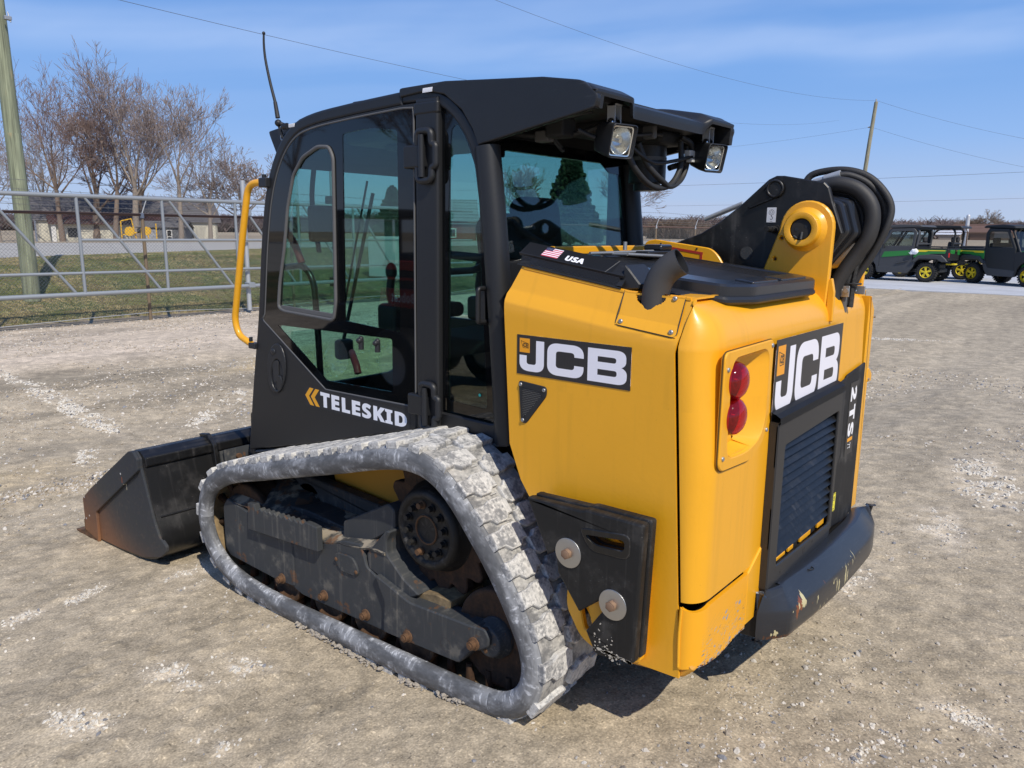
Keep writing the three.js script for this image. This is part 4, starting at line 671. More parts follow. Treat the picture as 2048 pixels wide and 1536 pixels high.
{
  const pw = group('side_weight', loader);     // two thick black plates bolted over a yellow bracket
  mesh('tie_down', metric(exXY(roundPoly([[0.135, 0.66], [0.17, 0.61], [0.20, 0.55], [0.16, 0.50], [0.155, 0.41], [0.215, 0.32], [0.285, 0.295], [0.44, 0.31], [0.44, 0.62], [0.30, 0.70]], 0.03), 0.782, 0.806, 0.004, [roundPoly([[0.205, 0.455], [0.235, 0.46], [0.262, 0.36], [0.232, 0.352]], 0.014, 5)])), M.yellow, pw);
  const outline = [[0.045, 0.776, 0.004], [0.13, 0.605, 0.003], [0.160, 0.625, 0.003], [0.172, 0.556, 0.003], [0.255, 0.452, 0.003], [0.355, 0.535, 0.02], [0.362, 0.515, 0.02], [0.282, 0.398, 0.003], [0.320, 0.332, 0.012], [0.455, 0.352, 0.012], [0.470, 0.792, 0.012], [0.270, 0.790, 0.02], [0.255, 0.784, 0.02]];
  const slot = roundPoly([[0.262, 0.715], [0.415, 0.735], [0.415, 0.690], [0.300, 0.682]], 0.022, 5);
  mesh('weight_plate', metric(exXY(roundPoly(outline, 0.008), 0.842, 0.878, 0.008, [slot], 2)), M.blackMatt, pw);
  mesh('weight_plate', metric(exXY(roundPoly(outline.map(([x, y, r]) => [x + 0.004, y + 0.003, r]), 0.008), 0.806, 0.839, 0.007, [slot], 2)), M.blackMatt, pw);
  const ring = roundPoly([[0.246, 0.73], [0.43, 0.752], [0.43, 0.672], [0.292, 0.664]], 0.03, 6);
  mesh('slot_rim', exXY(ring, 0.872, 0.881, 0.004, [slot], 2), M.black, pw);
  for (const [x, y] of [[0.212, 0.635], [0.378, 0.518]]) { const w = group('washer_bolt', pw); mesh('washer', lathe('z', [x, y, 0.878], [[0.047, 0], [0.048, 0.002], [0.047, 0.0045], [0.022, 0.0052], [0, 0.0052]], 40), M.steel, w); mesh('bolt_head', [hexBolt('z', [x, y, 0.890], 0.0165, 0.014), lathe('z', [x, y, 0.896], [[0.013, 0], [0.011, 0.003], [0, 0.003]], 12)], std(0.30, 0.19, 0.12, 0.7, 0.4), w); }
  // paint chips worn through to pale metal near the lower edge
  const chips = []; const r = rng(8); for (let i = 0; i < 46; i++) { const t = r(), x = 0.30 + 0.10 * r() + 0.02 * t, y = 0.345 + 0.14 * r() * r() + (0.34 - x) * 0.2; if (x > 0.45) continue; const s = 0.001 + 0.0035 * r() ** 3; chips.push(new THREE.CircleGeometry(s, 5).scale(1 + r(), 0.8 + 0.7 * r(), 1).rotateZ(r() * 6).translate(x, y, 0.8785)); }
  for (let i = 0; i < 26; i++) { const s = 0.003 + 0.005 * r(); chips.push(new THREE.CircleGeometry(s, 6).scale(1.6, 0.7, 1).translate(0.335 + 0.115 * r(), 0.338 + 0.008 * r() + 0.14 * 0.1, 0.8786)); }
  const ch = mesh('paint_chips', chips, std(0.52, 0.47, 0.38, 0.8), pw); ch.userData.kind = 'stuff';
}
// back: lamps in their recessed plate, grille, badges, bumper
{
  const lp = group('tail_lamp_plate', loader), X = 0.602;
  // dished plate: rim flush with the door, floor set back, a sloping reveal on the right
  const rim = roundPoly([[0.722, 1.282], [0.385, 1.286], [0.372, 1.275], [0.372, 1.035], [0.41, 0.960], [0.50, 0.925], [0.70, 0.936], [0.722, 0.955]], 0.025, 5), hole = roundPoly([[0.672, 1.258], [0.405, 1.262], [0.400, 1.045], [0.43, 0.985], [0.52, 0.958], [0.672, 0.966]], 0.05, 6);
  mesh('lamp_plate', metric(exZY(rim, X - 0.004, X + 0.010, 0.003, [hole])), M.yellow, lp);
  const gap = rim.map(([z, y]) => [X + 0.0035, (y - 1.105) * 1.006 + 1.105, (z - 0.545) * 1.008 + 0.545]); mesh('plate_gap', bent([...gap, gap[0]], 0.0022, 0.004, 5), std(0.10, 0.05, 0.004, 0.8), lp);
  // the dish itself, a lofted bowl standing proud of nothing: walls run inwards from the hole's edge
  const ctr = [0.545, 1.11], n = hole.length, fl = hole.map(([z, y]) => [ctr[0] + (z - ctr[0]) * (z < 0.5 ? 0.45 : 0.93), ctr[1] + (y - ctr[1]) * 0.86]);
  const pos = []; for (let i = 0; i < n; i++) { const a = hole[i], b = hole[(i + 1) % n], c = fl[(i + 1) % n], d = fl[i], xa = X + 0.008, xd = X - 0.045; pos.push(V(xa, a[1], a[0]), V(xa, b[1], b[0]), V(xd, c[1], c[0]), V(xa, a[1], a[0]), V(xd, c[1], c[0]), V(xd, d[1], d[0])); pos.push(V(xd, d[1], d[0]), V(xd, c[1], c[0]), V(xd, ctr[1], ctr[0])); }
  let dish = new THREE.BufferGeometry().setFromPoints(pos); dish = toCreasedNormals(mergeVertices(dish, 1e-4), 0.9); mesh('lamp_dish', metric(dish), M.yellow, lp);
  for (const [z, y] of [[0.70, 1.232], [0.70, 0.975], [0.386, 1.268], [0.386, 1.0]]) mesh('bolt', lathe('x', [X + 0.010, y, z], [[0.007, 0], [0.0065, 0.003], [0.0045, 0.0045], [0.002, 0.002], [0, 0.002]], 12), M.zinc, lp);
  for (const y of [1.192, 1.088]) {
    const l = group('tail_lamp', lp);
    mesh('lamp_base', lathe('x', [X - 0.04, y, 0.635], [[0.057, 0], [0.057, 0.035], [0.052, 0.036], [0, 0.036]], 32), M.redPlastic, l);
    mesh('lamp_lens', lathe('x', [X - 0.004, y, 0.635], [[0.0555, 0], [0.0555, 0.012], [0.050, 0.026], [0.036, 0.037], [0.018, 0.043], [0, 0.044]], 40), M.lensRed, l);
    mesh('lamp_facets', lathe('x', [X - 0.004, y, 0.635], [[0.052, 0.004], [0.046, 0.003], [0.046, 0.008], [0.038, 0.006], [0.038, 0.011], [0.028, 0.008], [0.028, 0.012], [0.016, 0.008], [0, 0.008]], 28), std(0.34, 0.05, 0.05, 0.35, 0.3), l);
    mesh('lamp_bezel', new THREE.TorusGeometry(0.0545, 0.0028, 8, 40).rotateY(Math.PI / 2).translate(X - 0.003, y, 0.635), std(0.16, 0.008, 0.008, 0.4), l);
    mesh('lamp_bulb', [cyl('x', [X + 0.004, y, 0.635], 0.010, 0.02, 12), box(X - 0.004, X + 0.002, y - 0.008, y + 0.008, 0.62, 0.65, 0.001)], M.reflector, l);
  }
}
// the dished plate needs an opening in the door behind it: the door is plain there and lies deeper than the dish rim only at the edge
decal('rear_sticker', jcbTex(true), 0.665, 0.268, loader, (m) => { m.rotation.y = Math.PI / 2; m.rotation.z = 0; m.position.set(0.6035, 1.143, -0.003); });
{
  const gr = group('rear_grille', loader), x0 = 0.604, x1 = 0.634;
  const out = roundPoly([[0.335, 0.440], [0.335, 1.012], [-0.318, 1.026], [-0.318, 0.462]], 0.01), win = roundPoly([[0.262, 0.505], [0.262, 0.925], [-0.285, 0.945], [-0.285, 0.492]], 0.012);
  mesh('grille_frame', metric(exZY(out, x1 - 0.012, x1, 0.004, [win])), M.grilleBlack, gr);
  const wall = (z0, y0, z1, y1) => { const dz = z1 - z0, dy = y1 - y0, L = Math.hypot(dz, dy); return new THREE.BoxGeometry(x1 - x0 - 0.004, 0.008, L).rotateX(-Math.atan2(dy, dz)).translate((x0 + x1 - 0.004) / 2, (y0 + y1) / 2, (z0 + z1) / 2); };
  mesh('grille_side', metric(merge([wall(0.331, 0.444, 0.331, 1.008), wall(-0.314, 0.464, -0.314, 1.022), wall(0.333, 1.010, -0.316, 1.024), wall(0.333, 0.444, -0.316, 0.464)])), M.grilleBlack, gr);
  mesh('grille_foot', metric(exZY([[0.331, 0.405], [0.331, 0.444], [-0.314, 0.464], [-0.314, 0.43]], x0, x1 - 0.004, 0.002)), M.grilleBlack, gr);
  mesh('grille_hood', metric(shell(1, 3, (u, v) => [mix(0.603, x1 + 0.006, [0, 0.5, 0.92, 1][Math.round(v * 3)]), [1.046, 1.040, 1.030, 1.008][Math.round(v * 3)] + 0.012 * u, mix(0.337, -0.320, u)], 0.005)), M.grilleBlack, gr);
  mesh('radiator', box(0.600, 0.6045, 0.48, 0.96, -0.30, 0.28, 0), M.rubber, gr);
  for (let i = 0; i < 13; i++) { const y = 0.918 - i * 0.0315; const g = new THREE.BoxGeometry(0.029, 0.003, 0.555).rotateZ(-0.80).translate(0.6185, y, -0.012); mesh('slat', metric(g), M.slatBlack, gr); }
  mesh('grille_brace', [box(0.606, 0.616, 0.490, 0.516, -0.28, -0.21, 0.003), box(0.606, 0.616, 0.492, 0.514, -0.13, -0.02, 0.003), box(0.606, 0.616, 0.494, 0.512, 0.05, 0.10, 0.003), box(0.606, 0.616, 0.497, 0.511, 0.13, 0.21, 0.003)], M.yellow, gr);
  mesh('grille_slot', [box(x1 - 0.001, x1 + 0.0006, 0.462, 0.482, -0.02, 0.0, 0), cyl('x', [x1, 0.478, -0.10], 0.004, 0.002, 8), cyl('x', [x1, 0.468, 0.22], 0.004, 0.002, 8)], M.rubber, gr);
  // dark trim panel to the right with the model plate
  mesh('trim_panel', metric(exZY(roundPoly([[-0.322, 0.44], [-0.322, 1.038], [-0.43, 1.052], [-0.44, 1.062], [-0.672, 1.085], [-0.676, 0.435], [-0.60, 0.42]], 0.01), 0.602, 0.610, 0.003)), M.blackMatt, gr);
  mesh('trim_rib', metric(exZY(roundPoly([[-0.322, 0.56], [-0.322, 1.0], [-0.405, 1.010], [-0.405, 0.74], [-0.365, 0.70], [-0.365, 0.56]], 0.01), 0.606, 0.618, 0.004)), M.plastic, gr);
  const model = canvasTex(128, 768, (g, w, h) => {
    g.fillStyle = '#2a2a2b'; g.fillRect(0, 0, w, h); g.fillStyle = g.strokeStyle = '#f2f2f4';
    const put = (c, y0, y1, sx, font, lw) => { g.save(); g.translate(w * 0.20, (y0 + y1) / 2); g.rotate(Math.PI / 2); g.font = font; g.lineWidth = lw; const m = g.measureText(c).width, k = (y1 - y0) / m; g.scale(k, sx); g.fillText(c, -m / 2, 0); if (lw) g.strokeText(c, -m / 2, 0); g.restore(); };
    put('2', 45, 200, 1, 'bold 118px sans-serif', 6); put('T', 245, 400, 1, 'bold 118px sans-serif', 6); put('S', 425, 578, 1, 'bold 118px sans-serif', 6);
    g.fillStyle = '#f0a31c'; g.fillRect(w * 0.22, 590, w * 0.64, 38); g.fillStyle = g.strokeStyle = '#f2f2f4';
    g.save(); g.translate(w * 0.30, 642); g.rotate(Math.PI / 2); g.font = '66px sans-serif'; g.fillText('7T', 0, 0); g.restore();
  });
  const md = mesh('model_plate', exZY([[-0.488, 0.715], [-0.488, 1.02], [-0.590, 1.02], [-0.590, 0.715]], 0.6105, 0.6112, 0), new THREE.MeshStandardMaterial({ map: model, roughness: 0.4 }), gr);
  { const p = md.geometry.attributes.position, uv = md.geometry.attributes.uv; for (let i = 0; i < p.count; i++) uv.setXY(i, (-0.488 - p.getZ(i)) / 0.102, (p.getY(i) - 0.715) / 0.305); }
  const warn = canvasTex(64, 128, (g, w, h) => { g.fillStyle = '#f2e526'; g.fillRect(0, 0, w, h); g.strokeStyle = '#222'; g.lineWidth = 4; g.strokeRect(4, 4, w - 8, h - 8); g.fillStyle = '#1c1c1c'; g.beginPath(); g.arc(30, 34, 9, 0, 7); g.fill(); g.fillRect(22, 24, 22, 7); g.fillRect(18, 46, 24, 6); g.fillRect(34, 40, 6, 18); g.fillRect(16, 76, 6, 4); g.fillRect(30, 82, 10, 4); g.fillRect(44, 92, 5, 6); g.fillRect(14, 108, 34, 5); });
  decal('warning_sticker', warn, 0.036, 0.076, gr, (m) => { m.rotation.y = Math.PI / 2; m.position.set(0.6125, 0.545, -0.398); });
  const serial = canvasTex(64, 128, (g, w, h) => { g.fillStyle = '#e9e9ee'; g.fillRect(0, 0, w, h); g.strokeStyle = '#333'; g.lineWidth = 3; g.strokeRect(2, 2, w - 4, h - 4); g.lineWidth = 2.5; g.beginPath(); g.moveTo(18, 45); g.lineTo(46, 85); g.moveTo(18, 52); g.lineTo(46, 45); g.lineTo(46, 70); g.moveTo(18, 52); g.lineTo(18, 80); g.lineTo(40, 78); g.stroke(); g.fillStyle = '#555'; g.fillRect(34, 104, 16, 4); });
  decal('notice_sticker', serial, 0.040, 0.078, loader, (m) => { m.rotation.y = Math.PI / 2; m.position.set(0.6035, 0.487, 0.362); });
}
const bumperMap = canvasTex(2048, 256, (g, w, h) => {
  const r = rng(31); g.fillStyle = '#2b2d31'; g.fillRect(0, 0, w, h);
  for (let i = 0; i < 500; i++) { g.strokeStyle = `rgba(150,155,165,${0.03 + 0.08 * r()})`; g.lineWidth = 0.6 + r(); const x = w * r(), y = h * r(), l = 20 + 120 * r(); g.beginPath(); g.moveTo(x, y); g.lineTo(x + l, y + (r() - 0.5) * 16); g.stroke(); }
  const blot = (x, y, s, c, sy = 1) => { g.fillStyle = c; g.beginPath(); for (let i = 0; i < 14; i++) { const t = i / 14 * 6.283, k = 0.5 + 0.8 * r(); g.lineTo(x + Math.cos(t) * s * k, y + Math.sin(t) * s * k * sy); } g.closePath(); g.fill(); };
  const B = (u, v, s, c, sy) => blot(u * w, v * h, s, c, sy);
  for (const [u, v, s, sy] of [[0.165, 0.39, 24, 1.0], [0.185, 0.38, 22, 0.8], [0.15, 0.41, 20, 0.9], [0.14, 0.45, 14, 1.6]]) B(u, v, s, '#8a4a22', sy);
  for (const [u, v, s, sy] of [[0.19, 0.37, 20, 1.1], [0.178, 0.41, 14, 0.9], [0.155, 0.40, 10, 1.0], [0.197, 0.41, 9, 1.4], [0.062, 0.66, 16, 0.9], [0.05, 0.67, 11, 0.8], [0.28, 0.47, 8, 1.4], [0.275, 0.53, 4, 1.6], [0.43, 0.52, 8, 3.4], [0.45, 0.56, 12, 2.2], [0.51, 0.5, 14, 3.0], [0.53, 0.55, 10, 2.2], [0.40, 0.44, 7, 1.6], [0.415, 0.42, 5, 1.2], [0.30, 0.68, 7, 3], [0.33, 0.66, 5, 3], [0.58, 0.42, 5, 2.2], [0.6, 0.36, 4, 3]]) B(u, v, s, '#d9cc98', sy);
  for (let i = 0; i < 30; i++) B(0.05 + 0.9 * r(), 0.35 + 0.4 * r(), 1.5 + 3 * r(), r() < 0.5 ? '#cfc393' : '#7a4a2a', 1);
  for (let i = 0; i < 120; i++) B(0.02 + 0.4 * r(), 0.70 + 0.03 * r(), 3 + 5 * r(), '#5f3a22', 1);
});
{
  // plan line of the vertical face, its corners eased; the section is mitred along it
  const line = roundPoly([[0.620, 0.368], [0.702, 0.268, 0.02], [0.733, -0.10, 0.3], [0.728, -0.60, 0.12], [0.690, -0.765, 0.03], [0.655, -0.80]].map((p) => p), 0.002, 8);
  const prof = [[-0.105, 0.430], [-0.075, 0.436], [-0.060, 0.432], [-0.006, 0.372], [0.000, 0.360], [0.001, 0.292], [-0.012, 0.266], [-0.07, 0.258], [-0.10, 0.262]];
  const m = prof.length, pos = [], uv = [], idx = [], vs = [0, 0.1, 0.18, 0.36, 0.40, 0.64, 0.74, 0.95, 1.0];
  const pl = []; for (let i = 0; i < line.length - 1; i++) for (let k = 0; k < 4; k++) pl.push([mix(line[i][0], line[i + 1][0], k / 4), mix(line[i][1], line[i + 1][1], k / 4)]); pl.push(line[line.length - 1]);
  let Ltot = 0; const acc = pl.map((p, i) => (Ltot += i ? Math.hypot(p[0] - pl[i - 1][0], p[1] - pl[i - 1][1]) : 0)), N = pl.length - 1;
  for (let i = 0; i <= N; i++) {
    const a = pl[Math.max(0, i - 1)], b = pl[Math.min(N, i + 1)], tx = b[0] - a[0], tz = b[1] - a[1], l = Math.hypot(tx, tz), nx = -tz / l, nz = tx / l, t = acc[i] / Ltot;
    for (let k = 0; k < m; k++) { const d = prof[k][0] * mix(0.25, 1, sstep(0, 0.16, t) * sstep(1, 0.9, t)); pos.push(Math.max(0.60, pl[i][0] + nx * d), prof[k][1] + 0.015 * sstep(0.7, 1, t) * (k > 4 ? 1 : 0.4), pl[i][1] + nz * d); uv.push(t, 1 - vs[k]); }
  }
  for (let i = 0; i < N; i++) for (let k = 0; k < m - 1; k++) { const a = i * m + k, b = a + m; idx.push(a, b, a + 1, b, b + 1, a + 1); }
  let g = new THREE.BufferGeometry(); g.setAttribute('position', new THREE.Float32BufferAttribute(pos, 3)); g.setAttribute('uv', new THREE.Float32BufferAttribute(uv, 2)); g.setIndex(idx); g = toCreasedNormals(g, 0.5);
  const bu = mesh('bumper', g, new THREE.MeshPhysicalMaterial({ map: bumperMap, color: lin(0.75, 0.76, 0.8), roughness: 0.38, clearcoat: 0.3, clearcoatRoughness: 0.25 }), loader);
  mesh('bumper_core', metric(exXZ([[0.56, 0.36], [0.618, 0.355], [0.685, 0.268], [0.71, -0.1], [0.70, -0.60], [0.66, -0.76], [0.56, -0.80]], 0.272, 0.372, 0.004)), M.blackMatt, loader);
  mesh('bumper_shelf', metric(exXZ([[0.596, 0.36], [0.622, 0.345], [0.665, 0.25], [0.675, -0.1], [0.67, -0.60], [0.64, -0.72], [0.596, -0.74]], 0.372, 0.408, 0.004)), M.blackMatt, loader);
  mesh('bumper_bolt', new THREE.TorusGeometry(0.016, 0.002, 6, 20).rotateX(Math.PI / 2).translate(0.668, 0.423, 0.02), M.blackMatt, bu);
}
// ---------------------------------------------------------------- cab
const ZC = 0.64;
const cab = group('cab', loader);
// outline of the left side: front post, curved roof rail, rear quarter
const railPts = [[-1.985, 0.475], [-1.905, 0.86], [-1.826, 1.20], [-1.765, 1.55], [-1.712, 1.76], [-1.645, 1.90], [-1.56, 2.00], [-1.46, 2.062], [-1.34, 2.088], [-1.10, 2.105], [-0.77, 2.118]];
const quarterPts = [[-0.77, 2.118], [-0.62, 2.108], [-0.53, 2.075], [-0.45, 2.01], [-0.385, 1.915], [-0.345, 1.80], [-0.318, 1.62], [-0.300, 1.40], [-0.272, 1.10], [-0.258, 0.86]];
const onCurve = (pts, n) => new THREE.CatmullRomCurve3(pts.map((p) => V(p[0], p[1], 0)), false, 'centripetal').getSpacedPoints(n).map((p) => [p.x, p.y]);
const offsetIn = (pts, d) => pts.map((p, i) => { const a = pts[Math.max(0, i - 1)], b = pts[Math.min(pts.length - 1, i + 1)], tx = b[0] - a[0], ty = b[1] - a[1], l = Math.hypot(tx, ty); return [p[0] + ty / l * d, p[1] - tx / l * d]; });
const strip = (pts, d0, d1) => [...offsetIn(pts, d0), ...offsetIn(pts, d1).reverse()];
{
  const rail = onCurve(railPts, 44), qr = onCurve(quarterPts, 30);
  for (const z of [1, 0]) {
    const z0 = z ? ZC - 0.075 : -0.36, z1 = z ? ZC + 0.002 : -0.285;
    mesh('roof_rail', metric(exXY(strip(rail, 0, 0.052), z0, z1, 0.012, [], 3)), M.cabBlack, cab);
    mesh('quarter_rail', metric(exXY(strip(qr, 0, 0.045), z0 - 0.0, z1 - 0.004, 0.010, [], 3)), M.cabBlack, cab);
    if (z) continue;
    mesh('side_wall', metric(exXY([[-1.97, 0.55], [-1.80, 1.14], [-0.30, 1.14], [-0.26, 0.86], [-0.7, 0.82]], -0.35, -0.32, 0.004)), M.cabBlack, cab);
    mesh('side_window', metric(exXY([...offsetIn(rail, 0.045).filter((p) => p[1] > 1.12), ...offsetIn(qr, 0.04).filter((p) => p[1] > 1.12)], -0.334, -0.328, 0)), M.glass, cab);
    mesh('side_post', metric(box(-0.475, -0.345, 1.1, 1.92, -0.350, -0.335, 0.004)), M.band, cab);
  }
  // post the door hinges on
  mesh('hinge_post', metric(exXY([[-0.692, 2.085], [-0.572, 2.082], [-0.585, 0.835], [-0.712, 0.80]], ZC - 0.07, ZC + 0.008, 0.014, [], 3)), M.cabBlack, cab);
  mesh('post_cap', metric(box(-0.70, -0.57, 2.02, 2.07, ZC - 0.02, ZC + 0.011, 0.012)), M.cabBlack, cab);
  // sill under the quarter window and the lip along the bottom
  mesh('quarter_sill', metric(exXY(roundPoly([[-0.59, 0.91], [-0.33, 0.905], [-0.262, 0.92], [-0.252, 0.845], [-0.375, 0.815], [-0.585, 0.838]], 0.008), ZC - 0.04, ZC - 0.008, 0.006)), M.cabBlack, cab);
  mesh('bottom_lip', metric(merge([[[-1.985, 0.478], [-1.45, 0.598]], [[-1.45, 0.598], [-0.69, 0.806]], [[-0.69, 0.806], [-0.585, 0.838]], [[-0.585, 0.838], [-0.375, 0.815]], [[-0.375, 0.815], [-0.25, 0.84]]].map(([a, b]) => rod([...a, ZC - 0.012], [...b, ZC - 0.012], 0.008, 0.008, 8)))), M.greyTrim, cab);
  // rear quarter window: dark printed border round a clear middle
  const qg = [...offsetIn(qr, 0.043).filter((p) => p[0] > -0.578), [-0.335, 0.915], [-0.59, 0.92], [-0.575, 2.04]].filter((p, i, a) => p[1] > 0.9);
  const clearQ = roundPoly([[-0.555, 0.962], [-0.548, 1.62], [-0.528, 1.965], [-0.50, 1.985], [-0.455, 1.93], [-0.412, 1.835], [-0.390, 1.70], [-0.372, 1.32], [-0.350, 0.955]], 0.02);
  mesh('quarter_band', exXY(qg, ZC - 0.022, ZC - 0.0165, 0, [clearQ]), M.band, cab);
  mesh('quarter_glass', exXY(offsetIn([...clearQ, clearQ[0]], 0.0), ZC - 0.0205, ZC - 0.0180, 0), M.glass, cab);
  mesh('glass_dot', new THREE.CircleGeometry(0.006, 12).translate(-0.388, 1.005, ZC - 0.0155), std(0.02, 0.5, 0.42, 0.5), cab);
  mesh('grab_bracket', [bent([[-0.345, 1.285, ZC - 0.01], [-0.345, 1.285, ZC + 0.04], [-0.345, 1.405, ZC + 0.04], [-0.345, 1.405, ZC - 0.01]], 0.009, 0.01, 8), box(-0.375, -0.345, 1.29, 1.40, ZC - 0.005, ZC + 0.005, 0.004)], M.cabBlack, cab);
  mesh('rear_post', metric(bent([[-0.362, 1.895, 0.612], [-0.325, 1.60, 0.612], [-0.292, 1.26, 0.612], [-0.262, 0.84, 0.612]], 0.046, 0.3, 18)), M.cabBlack, cab);
  mesh('rear_post', metric(bent([[-0.362, 1.895, -0.325], [-0.325, 1.60, -0.325], [-0.292, 1.26, -0.325], [-0.262, 0.84, -0.325]], 0.044, 0.3, 18)), M.cabBlack, cab);
  // rear wall below and round the rear window
  mesh('rear_wall', metric(exZY([[0.58, 0.86], [0.58, 1.50], [-0.30, 1.50], [-0.30, 0.86]], -0.33, -0.29, 0.006)), M.cabBlack, cab);
  mesh('rear_header', metric(exZY([[0.585, 1.90], [0.585, 2.07], [-0.31, 2.07], [-0.31, 1.90]], -0.44, -0.40, 0.006)), M.cabBlack, cab);
  const rw = [[0.592, 1.50], [0.585, 1.935], [-0.300, 1.935], [-0.300, 1.50]], cw = roundPoly([[0.535, 1.505], [0.568, 1.862], [0.520, 1.866], [0.520, 1.892], [-0.105, 1.892], [-0.165, 1.855], [-0.255, 1.852], [-0.255, 1.505]], 0.012);
  const tilt = (g) => { const p = g.attributes.position; for (let i = 0; i < p.count; i++) p.setX(i, p.getX(i) - (p.getY(i) - 1.5) * 0.11); g.computeVertexNormals(); return g; };
  mesh('rear_band', tilt(exZY(rw, -0.325, -0.319, 0, [cw])), M.band, cab);
  mesh('rear_window', tilt(exZY(cw, -0.324, -0.321, 0)), M.glass, cab);
  // front: windscreen in its frame, posts, lower panel
  const slope = (g) => { const p = g.attributes.position; for (let i = 0; i < p.count; i++) p.setX(i, p.getX(i) - (1.95 - p.getY(i)) * 0.17); g.computeVertexNormals(); return g; };
  const scr = roundPoly([[0.56, 0.72], [0.56, 1.98], [-0.30, 1.98], [-0.30, 0.72]], 0.03), hole = roundPoly([[0.535, 0.80], [0.535, 1.86], [0.45, 1.935], [-0.16, 1.935], [-0.255, 1.80], [-0.255, 0.80]], 0.05);
  mesh('front_frame', metric(slope(exZY(scr, -1.68, -1.65, 0.006, [hole]))), M.cabBlack, cab);
  mesh('windscreen', slope(exZY(hole, -1.668, -1.664, 0)), M.glass, cab);
  mesh('front_wall', metric(exZY([[0.58, 0.45], [0.58, 0.74], [-0.32, 0.74], [-0.32, 0.45]], -1.93, -1.88, 0.006)), M.cabBlack, cab);
  mesh('floor', metric(exXY([[-1.93, 0.50], [-1.93, 0.56], [-0.32, 0.90], [-0.32, 0.84], [-0.7, 0.78]], -0.32, 0.585, 0.004)), M.interior, cab);
  // ceiling shell
  mesh('ceiling', metric(exXY([...offsetIn(rail, 0.01).filter((p) => p[1] > 1.9), [-0.62, 2.095], [-0.44, 2.02], [-0.44, 1.99], [-0.64, 2.05], ...offsetIn(rail, 0.05).filter((p) => p[1] > 1.87).reverse()], -0.33, ZC - 0.06, 0.004)), M.cabBlack, cab);
}
